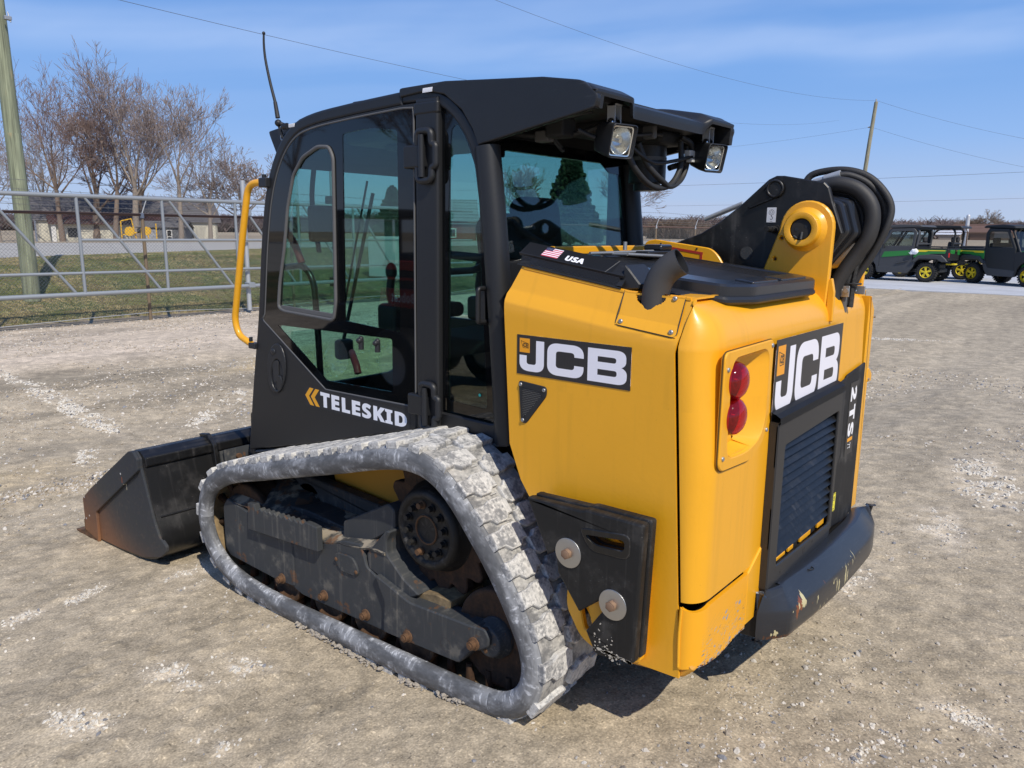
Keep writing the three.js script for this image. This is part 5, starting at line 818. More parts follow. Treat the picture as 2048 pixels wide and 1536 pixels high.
// the door
{
  const door = group('cab_door', loader), z0 = ZC - 0.004, rail = onCurve(railPts, 60);
  const edge = offsetIn(rail, 0.062).filter((p) => p[1] > 1.19 && p[0] < -0.705);
  const paneOut = [...edge, [-0.702, 2.052], [-0.716, 0.912], [-1.305, 0.902], [-1.785, 1.182]];
  const sl = roundPoly([[-1.595, 1.235], [-1.225, 1.222], [-1.205, 1.30], [-1.188, 1.90], [-1.215, 1.945], [-1.29, 1.950], [-1.40, 1.912], [-1.475, 1.84], [-1.53, 1.70], [-1.57, 1.52], [-1.62, 1.36], [-1.640, 1.25]], 0.018);
  const mid = roundPoly([[-1.150, 1.225], [-0.800, 1.205], [-0.795, 1.98], [-0.95, 2.0], [-1.125, 1.99]], 0.012);
  const low = roundPoly([[-1.66, 1.165], [-0.850, 1.175], [-0.852, 0.955], [-1.295, 0.945]], 0.012);
  // dark printed border, with clear fields: the sliding pane, the middle field, the low field
  mesh('door_band', exXY(paneOut, z0 + 0.002, z0 + 0.0075, 0, [sl, mid, low]), M.band, door);
  mesh('door_glass', [exXY(mid, z0 + 0.0035, z0 + 0.006, 0), exXY(low, z0 + 0.0035, z0 + 0.006, 0)], M.glass, door);
  mesh('sliding_pane', exXY(sl, z0 + 0.004, z0 + 0.0065, 0), M.glass, door);
  const fr = [...sl, sl[0]]; mesh('pane_frame', sweepLoop(sl, z0 + 0.010, 0.0085), M.greyTrim, door);
  mesh('pane_track', metric(exXY(roundPoly([[-1.615, 1.262], [-1.225, 1.250], [-1.225, 1.230], [-1.62, 1.242]], 0.004), z0 + 0.007, z0 + 0.013, 0.002)), M.greyTrim, door);
  mesh('glass_seal', sweepLoop(paneOut, z0 + 0.007, 0.0042), M.greyTrim, door);
  mesh('door_frame', metric(exXY([...offsetIn(rail, 0.050).filter((p) => p[1] > 1.19 && p[0] < -0.70), [-0.70, 2.068], [-0.702, 2.048], ...edge.slice().reverse()], z0 - 0.02, z0 + 0.006, 0.002)), M.cabBlack, door);
  mesh('door_panel', metric(exXY(roundPoly([[-1.965, 0.498, 0.02], [-1.800, 1.190, 0.01], [-1.785, 1.182, 0.006], [-1.305, 0.902, 0.03], [-0.712, 0.912, 0.01], [-0.712, 0.822, 0.01], [-1.45, 0.622, 0.1]], 0.01), z0 - 0.022, z0 + 0.011, 0.005)), M.cabBlack, door);
  mesh('door_stile', metric(exXY([[-0.742, 2.05], [-0.702, 2.052], [-0.714, 0.915], [-0.755, 0.913]], z0 - 0.02, z0 + 0.0015, 0)), M.rubber, door);
  const hd = group('door_handle', door), el = (cx, cy, a, b, t) => Array.from({ length: 28 }, (_, i) => { const q = i / 28 * 6.283, x = a * Math.cos(q), y = b * Math.sin(q); return [cx + x * Math.cos(t) - y * Math.sin(t), cy + x * Math.sin(t) + y * Math.cos(t)]; });
  mesh('handle_plate', metric(exXY(el(-1.676, 0.955, 0.075, 0.125, -0.22), z0 + 0.009, z0 + 0.019, 0.005, [el(-1.672, 0.925, 0.048, 0.078, -0.22)], 2)), M.plastic, hd);
  mesh('handle_cup', exXY(el(-1.672, 0.925, 0.050, 0.080, -0.22), z0 + 0.0085, z0 + 0.0115, 0), M.rubber, hd);
  mesh('handle_grip', metric(exXY(roundPoly([[-1.712, 0.985], [-1.655, 1.0], [-1.660, 0.905], [-1.700, 0.875]], 0.02), z0 + 0.013, z0 + 0.017, 0.001)), M.rubber, hd);
  mesh('handle_lever', metric(exXY(el(-1.655, 0.885, 0.022, 0.040, -0.2), z0 + 0.012, z0 + 0.020, 0.003)), M.plastic, hd);
  mesh('lock', lathe('z', [-1.690, 1.035, z0 + 0.018], [[0.016, 0], [0.015, 0.005], [0.006, 0.006], [0, 0.006]], 20), M.plastic, hd);
  for (const x of [-1.042, -0.936]) mesh('stud', [lathe('z', [x, 1.150, z0 + 0.006], [[0.012, 0], [0.012, 0.02], [0.008, 0.026], [0, 0.027]], 16), cyl('y', [x, 1.135, z0 + 0.012], 0.0115, 0.045, 14), new THREE.SphereGeometry(0.0115, 12, 8).translate(x, 1.158, z0 + 0.012)], M.plastic, door);
  const ts = canvasTex(1024, 170, (g, w, h) => {
    g.fillStyle = '#232427'; g.fillRect(0, 0, w, h);
    g.fillStyle = '#e9a526'; for (const x of [0, 62]) { g.beginPath(); g.moveTo(x + 56, 14); g.lineTo(x + 98, 14); g.lineTo(x + 46, 84); g.lineTo(x + 98, 156); g.lineTo(x + 56, 156); g.lineTo(x + 4, 84); g.closePath(); g.fill(); }
    g.fillStyle = g.strokeStyle = '#f0f0f4'; g.lineWidth = 9; g.lineJoin = 'miter'; g.font = 'bold 150px sans-serif'; const s = 'TELESKID', ws = [...s].map((c) => g.measureText(c).width * 1.0), tot = ws.reduce((a, b) => a + b, 0), X0 = 172, W = w - X0 - 12, k = W / (tot + 8 * 8); let x = X0;
    [...s].forEach((c, i) => { g.save(); g.translate(x, h - 28); g.scale(k, 1.04); g.fillText(c, 0, 0); g.strokeText(c, 0, 0); g.restore(); x += (ws[i] + 8) * k; });
  });
  // the print runs downhill to the rear edge
  const dk = (u, v) => { const x = mix(-1.460, -0.748, u), yb = mix(0.808, 0.805, u), yt = mix(0.905, 0.890, u); return [x, mix(yb, yt, v), z0 + 0.0118]; };
  mesh('name_print', shell(1, 1, dk, 0.0004), new THREE.MeshStandardMaterial({ map: ts, roughness: 0.5 }), door);
  for (const y of [1.875, 0.930]) {
    const h = group('hinge', door), s = 0.001;
    mesh('hinge_knuckle', [cyl('y', [-0.640, y, z0 + 0.030], 0.012, 0.150, 16)], M.plastic, h);
    mesh('hinge_leaf', [box(-0.738, -0.628, y - 0.042, y + 0.042, z0 + 0.006, z0 + 0.034, 0.008)], M.cabBlack, h);
    mesh('hinge_loop', [bent([[-0.668, y + 0.040, z0 + 0.020], [-0.668, y + 0.088, z0 + 0.024], [-0.594, y + 0.088, z0 + 0.024], [-0.594, y + 0.042, z0 + 0.022], [-0.575, y + 0.036, z0 + 0.020], [-0.575, y - 0.036, z0 + 0.020], [-0.594, y - 0.042, z0 + 0.022], [-0.594, y - 0.088, z0 + 0.024], [-0.668, y - 0.088, z0 + 0.024], [-0.668, y - 0.040, z0 + 0.020]], 0.0135, 0.03, 12)], M.plastic, h);
  }
}
function sweepLoop(pts, z, r) { const c = new THREE.CurvePath(); for (let i = 0; i < pts.length; i++) { const a = pts[i], b = pts[(i + 1) % pts.length]; if (Math.hypot(a[0] - b[0], a[1] - b[1]) < 1e-5) continue; c.add(new THREE.LineCurve3(V(a[0], a[1], z), V(b[0], b[1], z))); } return new THREE.TubeGeometry(c, 160, r, 6, true); }
// inside the cab
{
  const seat = group('seat', loader);
  const pad = (name, g) => mesh(name, metric(g), std(0.018, 0.019, 0.022, 0.85), seat);
  pad('seat_cushion', new RoundedBoxGeometry(0.50, 0.14, 0.48, 4, 0.05).translate(-0.80, 1.09, 0.14));
  pad('seat_back', new RoundedBoxGeometry(0.15, 0.56, 0.46, 5, 0.06).rotateZ(0.16).translate(-0.565, 1.40, 0.14));
  pad('head_rest', new RoundedBoxGeometry(0.11, 0.17, 0.26, 4, 0.05).rotateZ(0.16).translate(-0.515, 1.66, 0.14));
  pad('seat_base', box(-1.02, -0.55, 0.88, 1.03, -0.06, 0.34, 0.02));
  for (const z of [0.43, -0.15]) { pad('arm_rest', new RoundedBoxGeometry(0.36, 0.06, 0.09, 3, 0.025).translate(-0.86, 1.29, z)); }
  const ctl = group('controls', loader);
  for (const z of [0.43, -0.15]) mesh('joystick', [hose([[-1.08, 1.28, z], [-1.10, 1.33, z], [-1.09, 1.40, z]], 0.018, 8, 12), new THREE.SphereGeometry(0.026, 12, 10).scale(1, 1.5, 1).translate(-1.09, 1.43, z), box(-1.14, -1.02, 1.17, 1.29, z - 0.05, z + 0.05, 0.02)], M.plastic, ctl);
  mesh('release_handle', [hose([[-1.42, 1.03, 0.40], [-1.36, 1.02, 0.44], [-1.30, 0.985, 0.47], [-1.285, 0.955, 0.475]], 0.017, 9, 16)], std(0.32, 0.045, 0.05, 0.5), ctl);
  mesh('display', [box(-1.60, -1.56, 1.55, 1.72, 0.30, 0.50, 0.02).rotateY(0), hose([[-1.62, 1.50, 0.42], [-1.66, 1.75, 0.42], [-1.62, 1.95, 0.42]], 0.012, 8, 10)], M.interior, ctl);
  mesh('grab_bar', bent([[-1.84, 1.42, 0.50], [-1.66, 1.44, 0.48], [-1.60, 1.36, 0.47], [-1.60, 1.10, 0.46], [-1.62, 0.86, 0.44]], 0.016, 0.07, 10), M.plasticShiny, ctl);
  mesh('red_strap', [hose([[-1.78, 1.62, 0.50], [-1.72, 1.54, 0.49], [-1.68, 1.45, 0.48]], 0.018, 8, 12)], M.redPlastic, ctl);
  mesh('wiper', [rod([-1.845, 1.02, 0.12], [-1.735, 1.80, -0.02], 0.010), rod([-1.84, 1.10, 0.14], [-1.73, 1.86, 0.02], 0.006), box(-1.86, -1.80, 0.92, 1.03, 0.08, 0.18, 0.02)], M.plastic, ctl);
  mesh('head_console', [box(-1.30, -0.75, 1.97, 2.03, -0.10, 0.50, 0.02), box(-1.15, -1.02, 1.945, 1.975, 0.28, 0.40, 0.012)], std(0.16, 0.17, 0.16, 0.7), ctl);
  mesh('air_vent', [cyl('x', [-0.45, 1.52, 0.42], 0.05, 0.03, 20), box(-0.50, -0.44, 1.36, 1.56, 0.30, 0.50, 0.03)], M.interior, ctl);
  mesh('lap_bar', bent([[-0.55, 1.50, 0.40], [-0.95, 1.52, 0.40], [-1.05, 1.42, 0.38], [-1.05, 1.42, -0.10], [-0.95, 1.52, -0.12], [-0.55, 1.50, -0.12]], 0.017, 0.08, 10), M.plastic, ctl);
}
// roof over the cab with its rear overhang
{
  const roof = group('cab_roof', loader);
  // side skirt: from the roof line down to a point at the rear post, then up to the overhang
  const side = [[-0.775, 2.095, 0.01], [-0.78, 2.128, 0.02], [-0.54, 2.128], [-0.10, 2.092], [0.055, 2.065, 0.02], [0.118, 2.015, 0.02], [0.105, 1.978, 0.01], [-0.378, 1.898, 0.004], [-0.405, 1.955], [-0.455, 2.022], [-0.54, 2.082], [-0.63, 2.103]];
  const pts = roundPoly(side, 0.006);
  mesh('roof_skirt', metric(exXY(pts, ZC - 0.020, ZC + 0.006, 0.005, [], 2)), M.plasticWorn, roof);
  mesh('roof_skirt', metric(exXY(pts, -0.352, -0.328, 0.005, [], 2)), M.plasticWorn, roof);
  // top skin, crowned, with two raised lobes at the back
  const zz = (v) => mix(ZC + 0.004, -0.350, v), yTop = (x) => x < -0.54 ? 2.124 : x < -0.10 ? mix(2.124, 2.088, (x + 0.54) / 0.44) : mix(2.088, 2.058, (x + 0.10) / 0.155);
  const lobe = (v) => { const a = (c, w) => sstep(c - w - 0.05, c - w, v) * (1 - sstep(c + w, c + w + 0.05, v)); return Math.max(a(0.11, 0.10), a(0.90, 0.09)); };
  const edgeRound = (v) => 0.022 * (1 - Math.sqrt(Math.max(0, 1 - (1 - Math.min(1, Math.min(v, 1 - v) / 0.035)) ** 2)));
  mesh('roof_skin', metric(shell(24, 90, (u, v) => { const x = mix(-0.775, 0.055, u); return [x, yTop(x) + 0.004 - edgeRound(v) - (1 - lobe(v)) * 0.030 * sstep(-0.5, -0.05, x), zz(v)]; }, 0.012)), M.plasticWorn, roof);
  // rear fascia, its lower edge stepped: high over the lamps, low between them
  const low = (v) => mix(1.966, 2.022, lobe(v)) + (v < 0.03 || v > 0.97 ? -0.03 : 0);
  mesh('roof_fascia', metric(shell(90, 8, (u, v) => { const xt = 0.055, L = lobe(u), top = yTop(xt) + 0.004 - edgeRound(u) - (1 - L) * 0.030, b = mix(2.002, 2.026, L); const t = 1 - v; return t < 0.75 ? [mix(xt, 0.112 - (1 - L) * 0.02, t / 0.75), mix(top, mix(b + 0.012, b + 0.008, L), (t / 0.75) ** 1.15), zz(u)] : [mix(0.112, 0.108, (t - 0.75) * 4) - (1 - L) * 0.02, mix(mix(b + 0.012, b + 0.008, L), b - mix(0.026, 0.008, L), (t - 0.75) * 4), zz(u)]; }, 0.01)), M.plasticWorn, roof);
  mesh('fascia_cheek', metric(exXY([[0.045, 1.985], [0.05, 2.05], [0.112, 2.018], [0.106, 1.98]], ZC - 0.040, ZC - 0.018, 0.004)), M.plasticWorn, roof);
  mesh('fascia_cheek', metric(exXY([[-0.10, 1.950], [0.05, 2.05], [0.112, 2.018], [0.106, 1.955]], -0.350, -0.325, 0.004)), M.plasticWorn, roof);
  // underside clutter: plate, fan shroud, harness
  mesh('roof_under', metric(exXY([[-0.44, 2.03], [-0.40, 1.985], [-0.05, 2.0], [0.04, 2.02], [0.04, 2.04], [-0.44, 2.06]], -0.325, ZC - 0.022, 0.004)), M.rubber, roof);
  mesh('fan_shroud', [box(-0.28, -0.06, 1.955, 2.005, -0.02, 0.30, 0.02), box(-0.32, -0.22, 1.94, 2.0, 0.34, 0.44, 0.01), box(-0.20, -0.12, 1.925, 1.99, 0.42, 0.50, 0.01), box(-0.16, -0.05, 1.95, 2.0, -0.25, -0.05, 0.02)], M.interior, roof);
  mesh('air_filter', [cyl('y', [-0.17, 1.885, -0.16], 0.075, 0.16, 28), cyl('y', [-0.17, 1.800, -0.16], 0.055, 0.05, 28)], M.plasticWorn, roof);
  mesh('filter_strap', cyl('y', [-0.17, 1.90, -0.16], 0.0765, 0.014, 28), M.greyTrim, roof);
  mesh('connector', [box(-0.04, 0.01, 1.945, 1.995, 0.085, 0.115, 0.008), box(-0.26, -0.20, 1.915, 1.955, 0.44, 0.48, 0.006)], M.greyTrim, roof);
  mesh('harness', [hose([[-0.36, 1.95, 0.50], [-0.22, 1.935, 0.46], [-0.08, 1.945, 0.42], [0.0, 1.965, 0.42]], 0.010, 8, 30), hose([[-0.33, 1.97, 0.55], [-0.2, 1.975, 0.50], [-0.03, 2.0, 0.46]], 0.005, 6, 20), hose([[-0.02, 1.96, 0.38], [0.0, 1.945, 0.25], [0.0, 1.96, 0.12], [-0.02, 1.97, 0.0]], 0.006, 6, 30), hose([[-0.27, 1.95, 0.36], [-0.25, 1.905, 0.32], [-0.22, 1.90, 0.38], [-0.24, 1.95, 0.42]], 0.006, 6, 20)], M.rubber, roof);
  mesh('cable_loop', [hose([[-0.05, 1.93, 0.22], [-0.03, 1.85, 0.19], [-0.02, 1.79, 0.10], [-0.02, 1.775, 0.0], [-0.02, 1.80, -0.10], [-0.02, 1.87, -0.16], [-0.03, 1.96, -0.17]], 0.0115, 9, 50), hose([[-0.05, 1.93, 0.12], [-0.03, 1.86, 0.09], [-0.01, 1.80, 0.0], [-0.02, 1.785, -0.08], [-0.03, 1.82, -0.19], [-0.03, 1.88, -0.23], [-0.03, 1.95, -0.23]], 0.0115, 9, 50), hose([[-0.04, 1.93, 0.23], [-0.02, 1.885, 0.15], [-0.02, 1.865, 0.05], [-0.01, 1.88, -0.08], [0.0, 1.905, -0.20], [-0.01, 1.92, -0.25]], 0.007, 8, 40), hose([[-0.03, 1.98, -0.17], [-0.01, 1.955, -0.22], [-0.02, 1.90, -0.24], [-0.06, 1.86, -0.14]], 0.012, 9, 30)], M.hoseRubber, roof);
  mesh('cable_tags', [box(-0.02, 0.005, 1.905, 1.93, -0.235, -0.185, 0.002), box(-0.02, 0.006, 1.885, 1.90, -0.25, -0.205, 0.002)], std(0.6, 0.6, 0.58, 0.6), roof);
  // work lamps on galvanised brackets
  const lamp = (z, x) => {
    const l = group('work_lamp', roof), b = group('bracket', roof);
    mesh('bracket_arm', [box(x - 0.018, x + 0.012, 1.962, 2.020, z + 0.016, z + 0.020, 0), box(x - 0.018, x + 0.012, 1.962, 2.020, z - 0.020, z - 0.016, 0), box(x - 0.02, x + 0.014, 2.014, 2.020, z - 0.02, z + 0.02, 0), cyl('z', [x - 0.003, 1.962, z + 0.018], 0.014, 0.004, 16), cyl('z', [x - 0.003, 1.962, z - 0.018], 0.014, 0.004, 16)], M.galv, b); b.name = 'lamp_bracket';
    mesh('bracket_bolt', [lathe('z', [x - 0.003, 1.962, z + 0.020], [[0.010, 0], [0.009, 0.004], [0.004, 0.005], [0, 0.004]], 14), cyl('z', [x - 0.003, 1.962, z], 0.005, 0.05, 8)], M.chrome, b);
    const yaw = -0.28, pitch = -0.24, T = new THREE.Matrix4().makeRotationFromEuler(new THREE.Euler(0, yaw, pitch, 'YXZ')).setPosition(x + 0.012, 1.905, z);
    // housing: a box narrowing to the back, open front with a rim; built facing +x
    const sec = (xx, h, w, rr) => roundPoly([[-w, -h], [w, -h], [w, h], [-w, h]], rr, 3).map(([a, b2]) => V(xx, b2, a));
    const loft = (list) => { const pos = [], n = list[0].length; for (let i = 0; i < list.length - 1; i++) for (let k = 0; k < n; k++) { const a = list[i][k], b2 = list[i][(k + 1) % n], c = list[i + 1][(k + 1) % n], d = list[i + 1][k]; pos.push(a, b2, c, a, c, d); } const g = new THREE.BufferGeometry().setFromPoints(pos); return toCreasedNormals(mergeVertices(g, 1e-5), 0.6); };
    const cap0 = (s) => { const c = s.reduce((a, b2) => a.add(b2), V(0, 0, 0)).multiplyScalar(1 / s.length), pos = []; for (let k = 0; k < s.length; k++) pos.push(c, s[k], s[(k + 1) % s.length]); const g = new THREE.BufferGeometry().setFromPoints(pos); g.computeVertexNormals(); return g; };
    const secs = [sec(-0.075, 0.030, 0.034, 0.012), sec(-0.062, 0.046, 0.044, 0.014), sec(-0.005, 0.054, 0.053, 0.014), sec(0.030, 0.0555, 0.0545, 0.014), sec(0.032, 0.053, 0.052, 0.013), sec(0.018, 0.050, 0.046, 0.012)];
    mesh('lamp_housing', metric(merge([loft(secs), cap0(secs[0])])).applyMatrix4(T), M.plastic, l);
    mesh('lamp_rim', metric(loft([sec(0.018, 0.050, 0.047, 0.012), sec(0.0215, 0.048, 0.045, 0.012), sec(0.020, 0.044, 0.041, 0.010)])).applyMatrix4(T), M.reflector, l);
    mesh('lamp_glass', shell(6, 6, (u, v) => [0.022 + 0.004 * Math.sin(u * Math.PI) * Math.sin(v * Math.PI), mix(-0.045, 0.045, v), mix(0.042, -0.042, u)], 0.002).applyMatrix4(T), M.clear, l);
    mesh('lamp_reflector', lathe('x', [-0.028, 0, 0], [[0.0, 0], [0.018, 0.004], [0.034, 0.020], [0.042, 0.044], [0.046, 0.045]], 24).applyMatrix4(T), M.reflector, l);
    mesh('lamp_bulb', cyl('x', [-0.005, 0, 0], 0.007, 0.04, 10).applyMatrix4(T), M.chrome, l);
    mesh('lamp_stem', [rod([x - 0.003, 1.962, z], [x + 0.004, 1.945, z], 0.010), hose([[x - 0.055, 1.915, z + 0.03], [x - 0.085, 1.93, z + 0.05], [x - 0.10, 1.94, z + 0.07]], 0.008, 7, 12), hose([[x - 0.01, 1.985, z - 0.01], [x + 0.0, 1.965, z - 0.025], [x - 0.02, 1.945, z - 0.035]], 0.005, 6, 14)], M.rubber, l);
  };
  lamp(0.435, 0.045); lamp(-0.262, 0.045);
  mesh('roof_sticker', metric(shell(1, 4, (u, v) => { return [mix(-0.648, -0.598, u), mix(2.098, 2.128, v), ZC + 0.0090 - 0.010 * v * v]; }, 0.0008)), std(0.72, 0.72, 0.74, 0.5), roof);
  mesh('lifting_bolt', [hexBolt('y', [-0.44, 2.138, 0.40], 0.026, 0.035)], M.zinc, roof);
  mesh('rail_mark', metric(box(-1.50, -1.455, 2.042, 2.058, ZC - 0.016, ZC + 0.0035, 0.003).rotateZ(0)), std(0.7, 0.7, 0.7, 0.6), roof);
  mesh('roof_knob', box(-1.10, -1.03, 2.10, 2.116, ZC - 0.06, ZC - 0.03, 0.006), M.plastic, roof);
  // front visor and aerial
  mesh('visor', metric(exXY(roundPoly([[-1.775, 2.055, 0.01], [-1.46, 2.090], [-1.56, 1.99], [-1.70, 1.915], [-1.765, 2.03, 0.01]], 0.004), -0.30, ZC - 0.075, 0.004)), M.plastic, roof);
  mesh('eyelet', new THREE.TorusGeometry(0.012, 0.004, 8, 18).translate(-1.655, 2.020, ZC - 0.07), M.zinc, roof);
}
{
  const an = group('aerial', loader);
  mesh('aerial_rod', merge([[[-1.640, 2.10, 0.60], [-1.655, 2.17, 0.60], 0.0105, 0.0085], ...(() => { const c = new THREE.CatmullRomCurve3([[-1.655, 2.17, 0.60], [-1.68, 2.26, 0.605], [-1.70, 2.36, 0.61], [-1.702, 2.42, 0.612], [-1.697, 2.462, 0.613]].map((p) => V(...p))).getPoints(14); return c.slice(1).map((p, i) => [c[i].toArray(), p.toArray(), 0.007 - i * 0.00018, 0.007 - (i + 1) * 0.00018]); })()].map(([a, b, r1, r2]) => rod(a, b, r1, r2, 8))), M.rubber, an);
  mesh('aerial_tip', new THREE.SphereGeometry(0.0075, 10, 8).translate(-1.697, 2.463, 0.613), M.rubber, an);
  mesh('aerial_base', [new THREE.SphereGeometry(0.016, 12, 10).translate(-1.638, 2.078, 0.60), rod([-1.638, 2.078, 0.60], [-1.60, 2.06, 0.57], 0.010), cyl('x', [-1.60, 2.062, 0.59], 0.014, 0.03, 12), rod([-1.638, 2.07, 0.60], [-1.62, 1.99, 0.58], 0.006)], M.plastic, an);
  const hr = group('hand_rail', loader);
  mesh('rail', bent([[-1.700, 1.820, 0.645], [-1.815, 1.815, 0.660], [-1.880, 1.58, 0.665], [-2.015, 1.16, 0.655], [-1.995, 1.085, 0.650], [-1.885, 1.045, 0.640]], 0.0165, 0.085, 14), M.yellow, hr);
  mesh('rail_mount', [box(-1.725, -1.665, 1.795, 1.838, 0.625, 0.665, 0.005), box(-1.90, -1.845, 1.03, 1.06, 0.625, 0.660, 0.005), hexBolt('y', [-1.705, 1.846, 0.645], 0.012, 0.016), hexBolt('y', [-1.895, 1.075, 0.645], 0.010, 0.02)], M.plastic, hr);
}
// ---------------------------------------------------------------- lift boom with its pivot bracket and hoses, behind the engine cover
{
  const br = group('boom_bracket', loader);
  const arcTop = Array.from({ length: 15 }, (_, i) => { const a = Math.PI * (0.93 - i / 14 * 0.93); return [0.482 + 0.098 * Math.cos(a), 1.628 + 0.098 * Math.sin(a)]; });
  const plate = [[0.27, 1.28], [0.33, 1.47], [0.382, 1.62], ...arcTop, [0.577, 1.42], [0.572, 1.30]];
  mesh('bracket_plate', metric(exXY(plate, -0.225, -0.20, 0.005, [circlePts(0.392, 1.590, 0.0065, 12), circlePts(0.372, 1.512, 0.0065, 12)])), M.yellow, br);
  mesh('bracket_plate', metric(exXY(plate, -0.66, -0.635, 0.005)), M.yellow, br);
  mesh('bracket_foot', metric(exXY(roundPoly([[0.575, 1.29], [0.575, 1.44], [0.588, 1.45], [0.600, 1.40], [0.602, 1.29]], 0.006), -0.222, -0.205, 0.003)), M.yellow, br);
  mesh('pivot_boss', lathe('z', [0.478, 1.622, -0.20], [[0.080, 0], [0.074, 0.006], [0.066, 0.014], [0.063, 0.020], [0.063, 0.047], [0.060, 0.050], [0.040, 0.050], [0.039, 0.044]], 48), M.yellow, br);
  mesh('pivot_pin', [lathe('z', [0.478, 1.622, -0.168], [[0.039, 0], [0.038, 0.010], [0.034, 0.012], [0, 0.012]], 32)], std(0.022, 0.019, 0.017, 0.75), br);
  for (const [x, y] of [[0.463, 1.622], [0.497, 1.634], [0.483, 1.603]]) mesh('pin_hole', cyl('z', [x, y, -0.1565], 0.0065, 0.003, 12), M.rubber, br);
  mesh('pin_keeper', [rod([0.455, 1.598, -0.154], [0.468, 1.590, -0.150], 0.004), rod([0.484, 1.612, -0.154], [0.484, 1.586, -0.146], 0.0045)], M.grime, br);
  const boom = group('lift_boom', loader);
  const prof = [[-0.95, 1.20], [-0.45, 1.46], [-0.10, 1.56], [0.03, 1.605], [0.11, 1.652], [0.19, 1.712], [0.272, 1.785], [0.300, 1.810], [0.330, 1.823], [0.36, 1.822], [0.51, 1.793], [0.528, 1.775], [0.545, 1.725], [0.590, 1.610], [0.583, 1.590], [0.53, 1.50], [0.40, 1.30], [-0.3, 1.10]];
  const holeB = circlePts(0.332, 1.774, 0.027, 24);
  mesh('boom_plate', metric(exXY(prof, -0.295, -0.268, 0.004, [holeB])), M.black, boom);
  mesh('boom_plate', metric(exXY(prof, -0.60, -0.575, 0.004, [holeB])), M.black, boom);
  const fin = roundPoly([[0.225, 1.700], [0.295, 1.785], [0.300, 1.800, 0.02], [0.345, 1.806, 0.02], [0.366, 1.785, 0.02], [0.362, 1.752, 0.02]], 0.006);
  mesh('lifting_eye', metric(exXY(fin, -0.27, -0.256, 0.004, [circlePts(0.332, 1.774, 0.0275, 24)])), M.black, boom);
  mesh('eye_ring', new THREE.TorusGeometry(0.0295, 0.006, 8, 28).translate(0.332, 1.774, -0.257), M.black, boom);
  mesh('boom_box', metric(exXY([[-0.9, 1.16], [-0.45, 1.42], [0.05, 1.57], [0.20, 1.57], [0.42, 1.40], [0.3, 1.26], [-0.3, 1.06]], -0.575, -0.295, 0.004)), M.black, boom);
  mesh('boom_end', [metric(exXY(roundPoly([[0.50, 1.75], [0.585, 1.730], [0.622, 1.615], [0.618, 1.600], [0.53, 1.48], [0.44, 1.45]], 0.015), -0.50, -0.345, 0.01, [], 2)), metric(exXY(roundPoly([[0.50, 1.742], [0.570, 1.722], [0.605, 1.615], [0.520, 1.49], [0.44, 1.46]], 0.015), -0.345, -0.300, 0.01, [], 2))], M.plasticShiny, boom);
  mesh('boom_fittings', [cyl('x', [0.288, 1.766, -0.40], 0.010, 0.05, 6), cyl('x', [0.318, 1.770, -0.40], 0.008, 0.05, 14), cyl('x', [0.272, 1.764, -0.40], 0.012, 0.016, 14), rod([0.42, 1.805, -0.42], [0.46, 1.815, -0.42], 0.011), rod([0.46, 1.815, -0.42], [0.52, 1.829, -0.42], 0.0145, 0.017)], M.galv, boom);
  mesh('grease_nozzle', [cyl('z', [0.344, 1.622, -0.262], 0.018, 0.01, 20), cyl('z', [0.344, 1.622, -0.235], 0.0125, 0.05, 6), cyl('z', [0.342, 1.622, -0.20], 0.0105, 0.05, 16)], M.blackMatt, boom);
  mesh('pin_cover', cyl('z', [0.232, 1.530, -0.267], 0.025, 0.004, 28), M.grime, boom);
  mesh('boom_cover', metric(exXY(roundPoly([[-0.155, 1.44], [-0.15, 1.57, 0.02], [-0.105, 1.580, 0.015], [0.145, 1.548, 0.03], [0.178, 1.520, 0.02], [0.21, 1.47], [0.21, 1.42]], 0.006), -0.142, -0.13, 0.003)), M.yellow, boom);
  mesh('cover_frame', [box(-0.085, 0.112, 0, 0.010, -0.1305, -0.1288, 0).rotateZ(-0.135).translate(0, 1.537, 0), box(-0.085, -0.075, 1.46, 1.552, -0.1305, -0.1286, 0), box(0.100, 0.110, 1.46, 1.529, -0.1305, -0.1286, 0)], std(0.42, 0.035, 0.02, 0.55), boom);
  mesh('cover_bolts', [cyl('z', [-0.075, 1.562, -0.129], 0.004, 0.003, 8), cyl('z', [0.085, 1.545, -0.129], 0.004, 0.003, 8)], M.rubber, boom);
  const hookTex = canvasTex(128, 200, (g, w, h) => { g.fillStyle = '#d9dade'; g.fillRect(0, 0, w, h); g.strokeStyle = '#2a2a2a'; g.lineWidth = 5; g.beginPath(); g.arc(w / 2, 66, 36, 0, 6.3); g.stroke(); g.lineWidth = 4; g.beginPath(); g.moveTo(54, 86); g.lineTo(54, 64); g.lineTo(42, 64); g.lineTo(64, 40); g.lineTo(86, 64); g.lineTo(74, 64); g.lineTo(74, 86); g.closePath(); g.stroke(); g.lineWidth = 8; g.beginPath(); g.moveTo(64, 104); g.lineTo(64, 122); g.arc(64, 142, 19, -1.57, 2.6); g.stroke(); g.fillStyle = '#444'; g.fillRect(44, 184, 40, 5); });
  decal('hook_sticker', hookTex, 0.036, 0.056, boom, (m) => m.position.set(0.322, 1.677, -0.2672));
  mesh('cross_beam', metric(box(-0.29, -0.25, 1.52, 1.552, -0.44, 0.36, 0.005)), M.yellow, loader);
  mesh('rear_cylinder', metric(cyl('x', [0.42, 1.32, -0.48], 0.05, 0.3, 20)), M.blackMatt, boom);
  mesh('far_pipe', [rod([-0.115, 1.668, -0.60], [0.06, 1.735, -0.60], 0.0115, 0.0115, 10)], M.galv, boom);
  const hs = group('boom_hoses', loader);
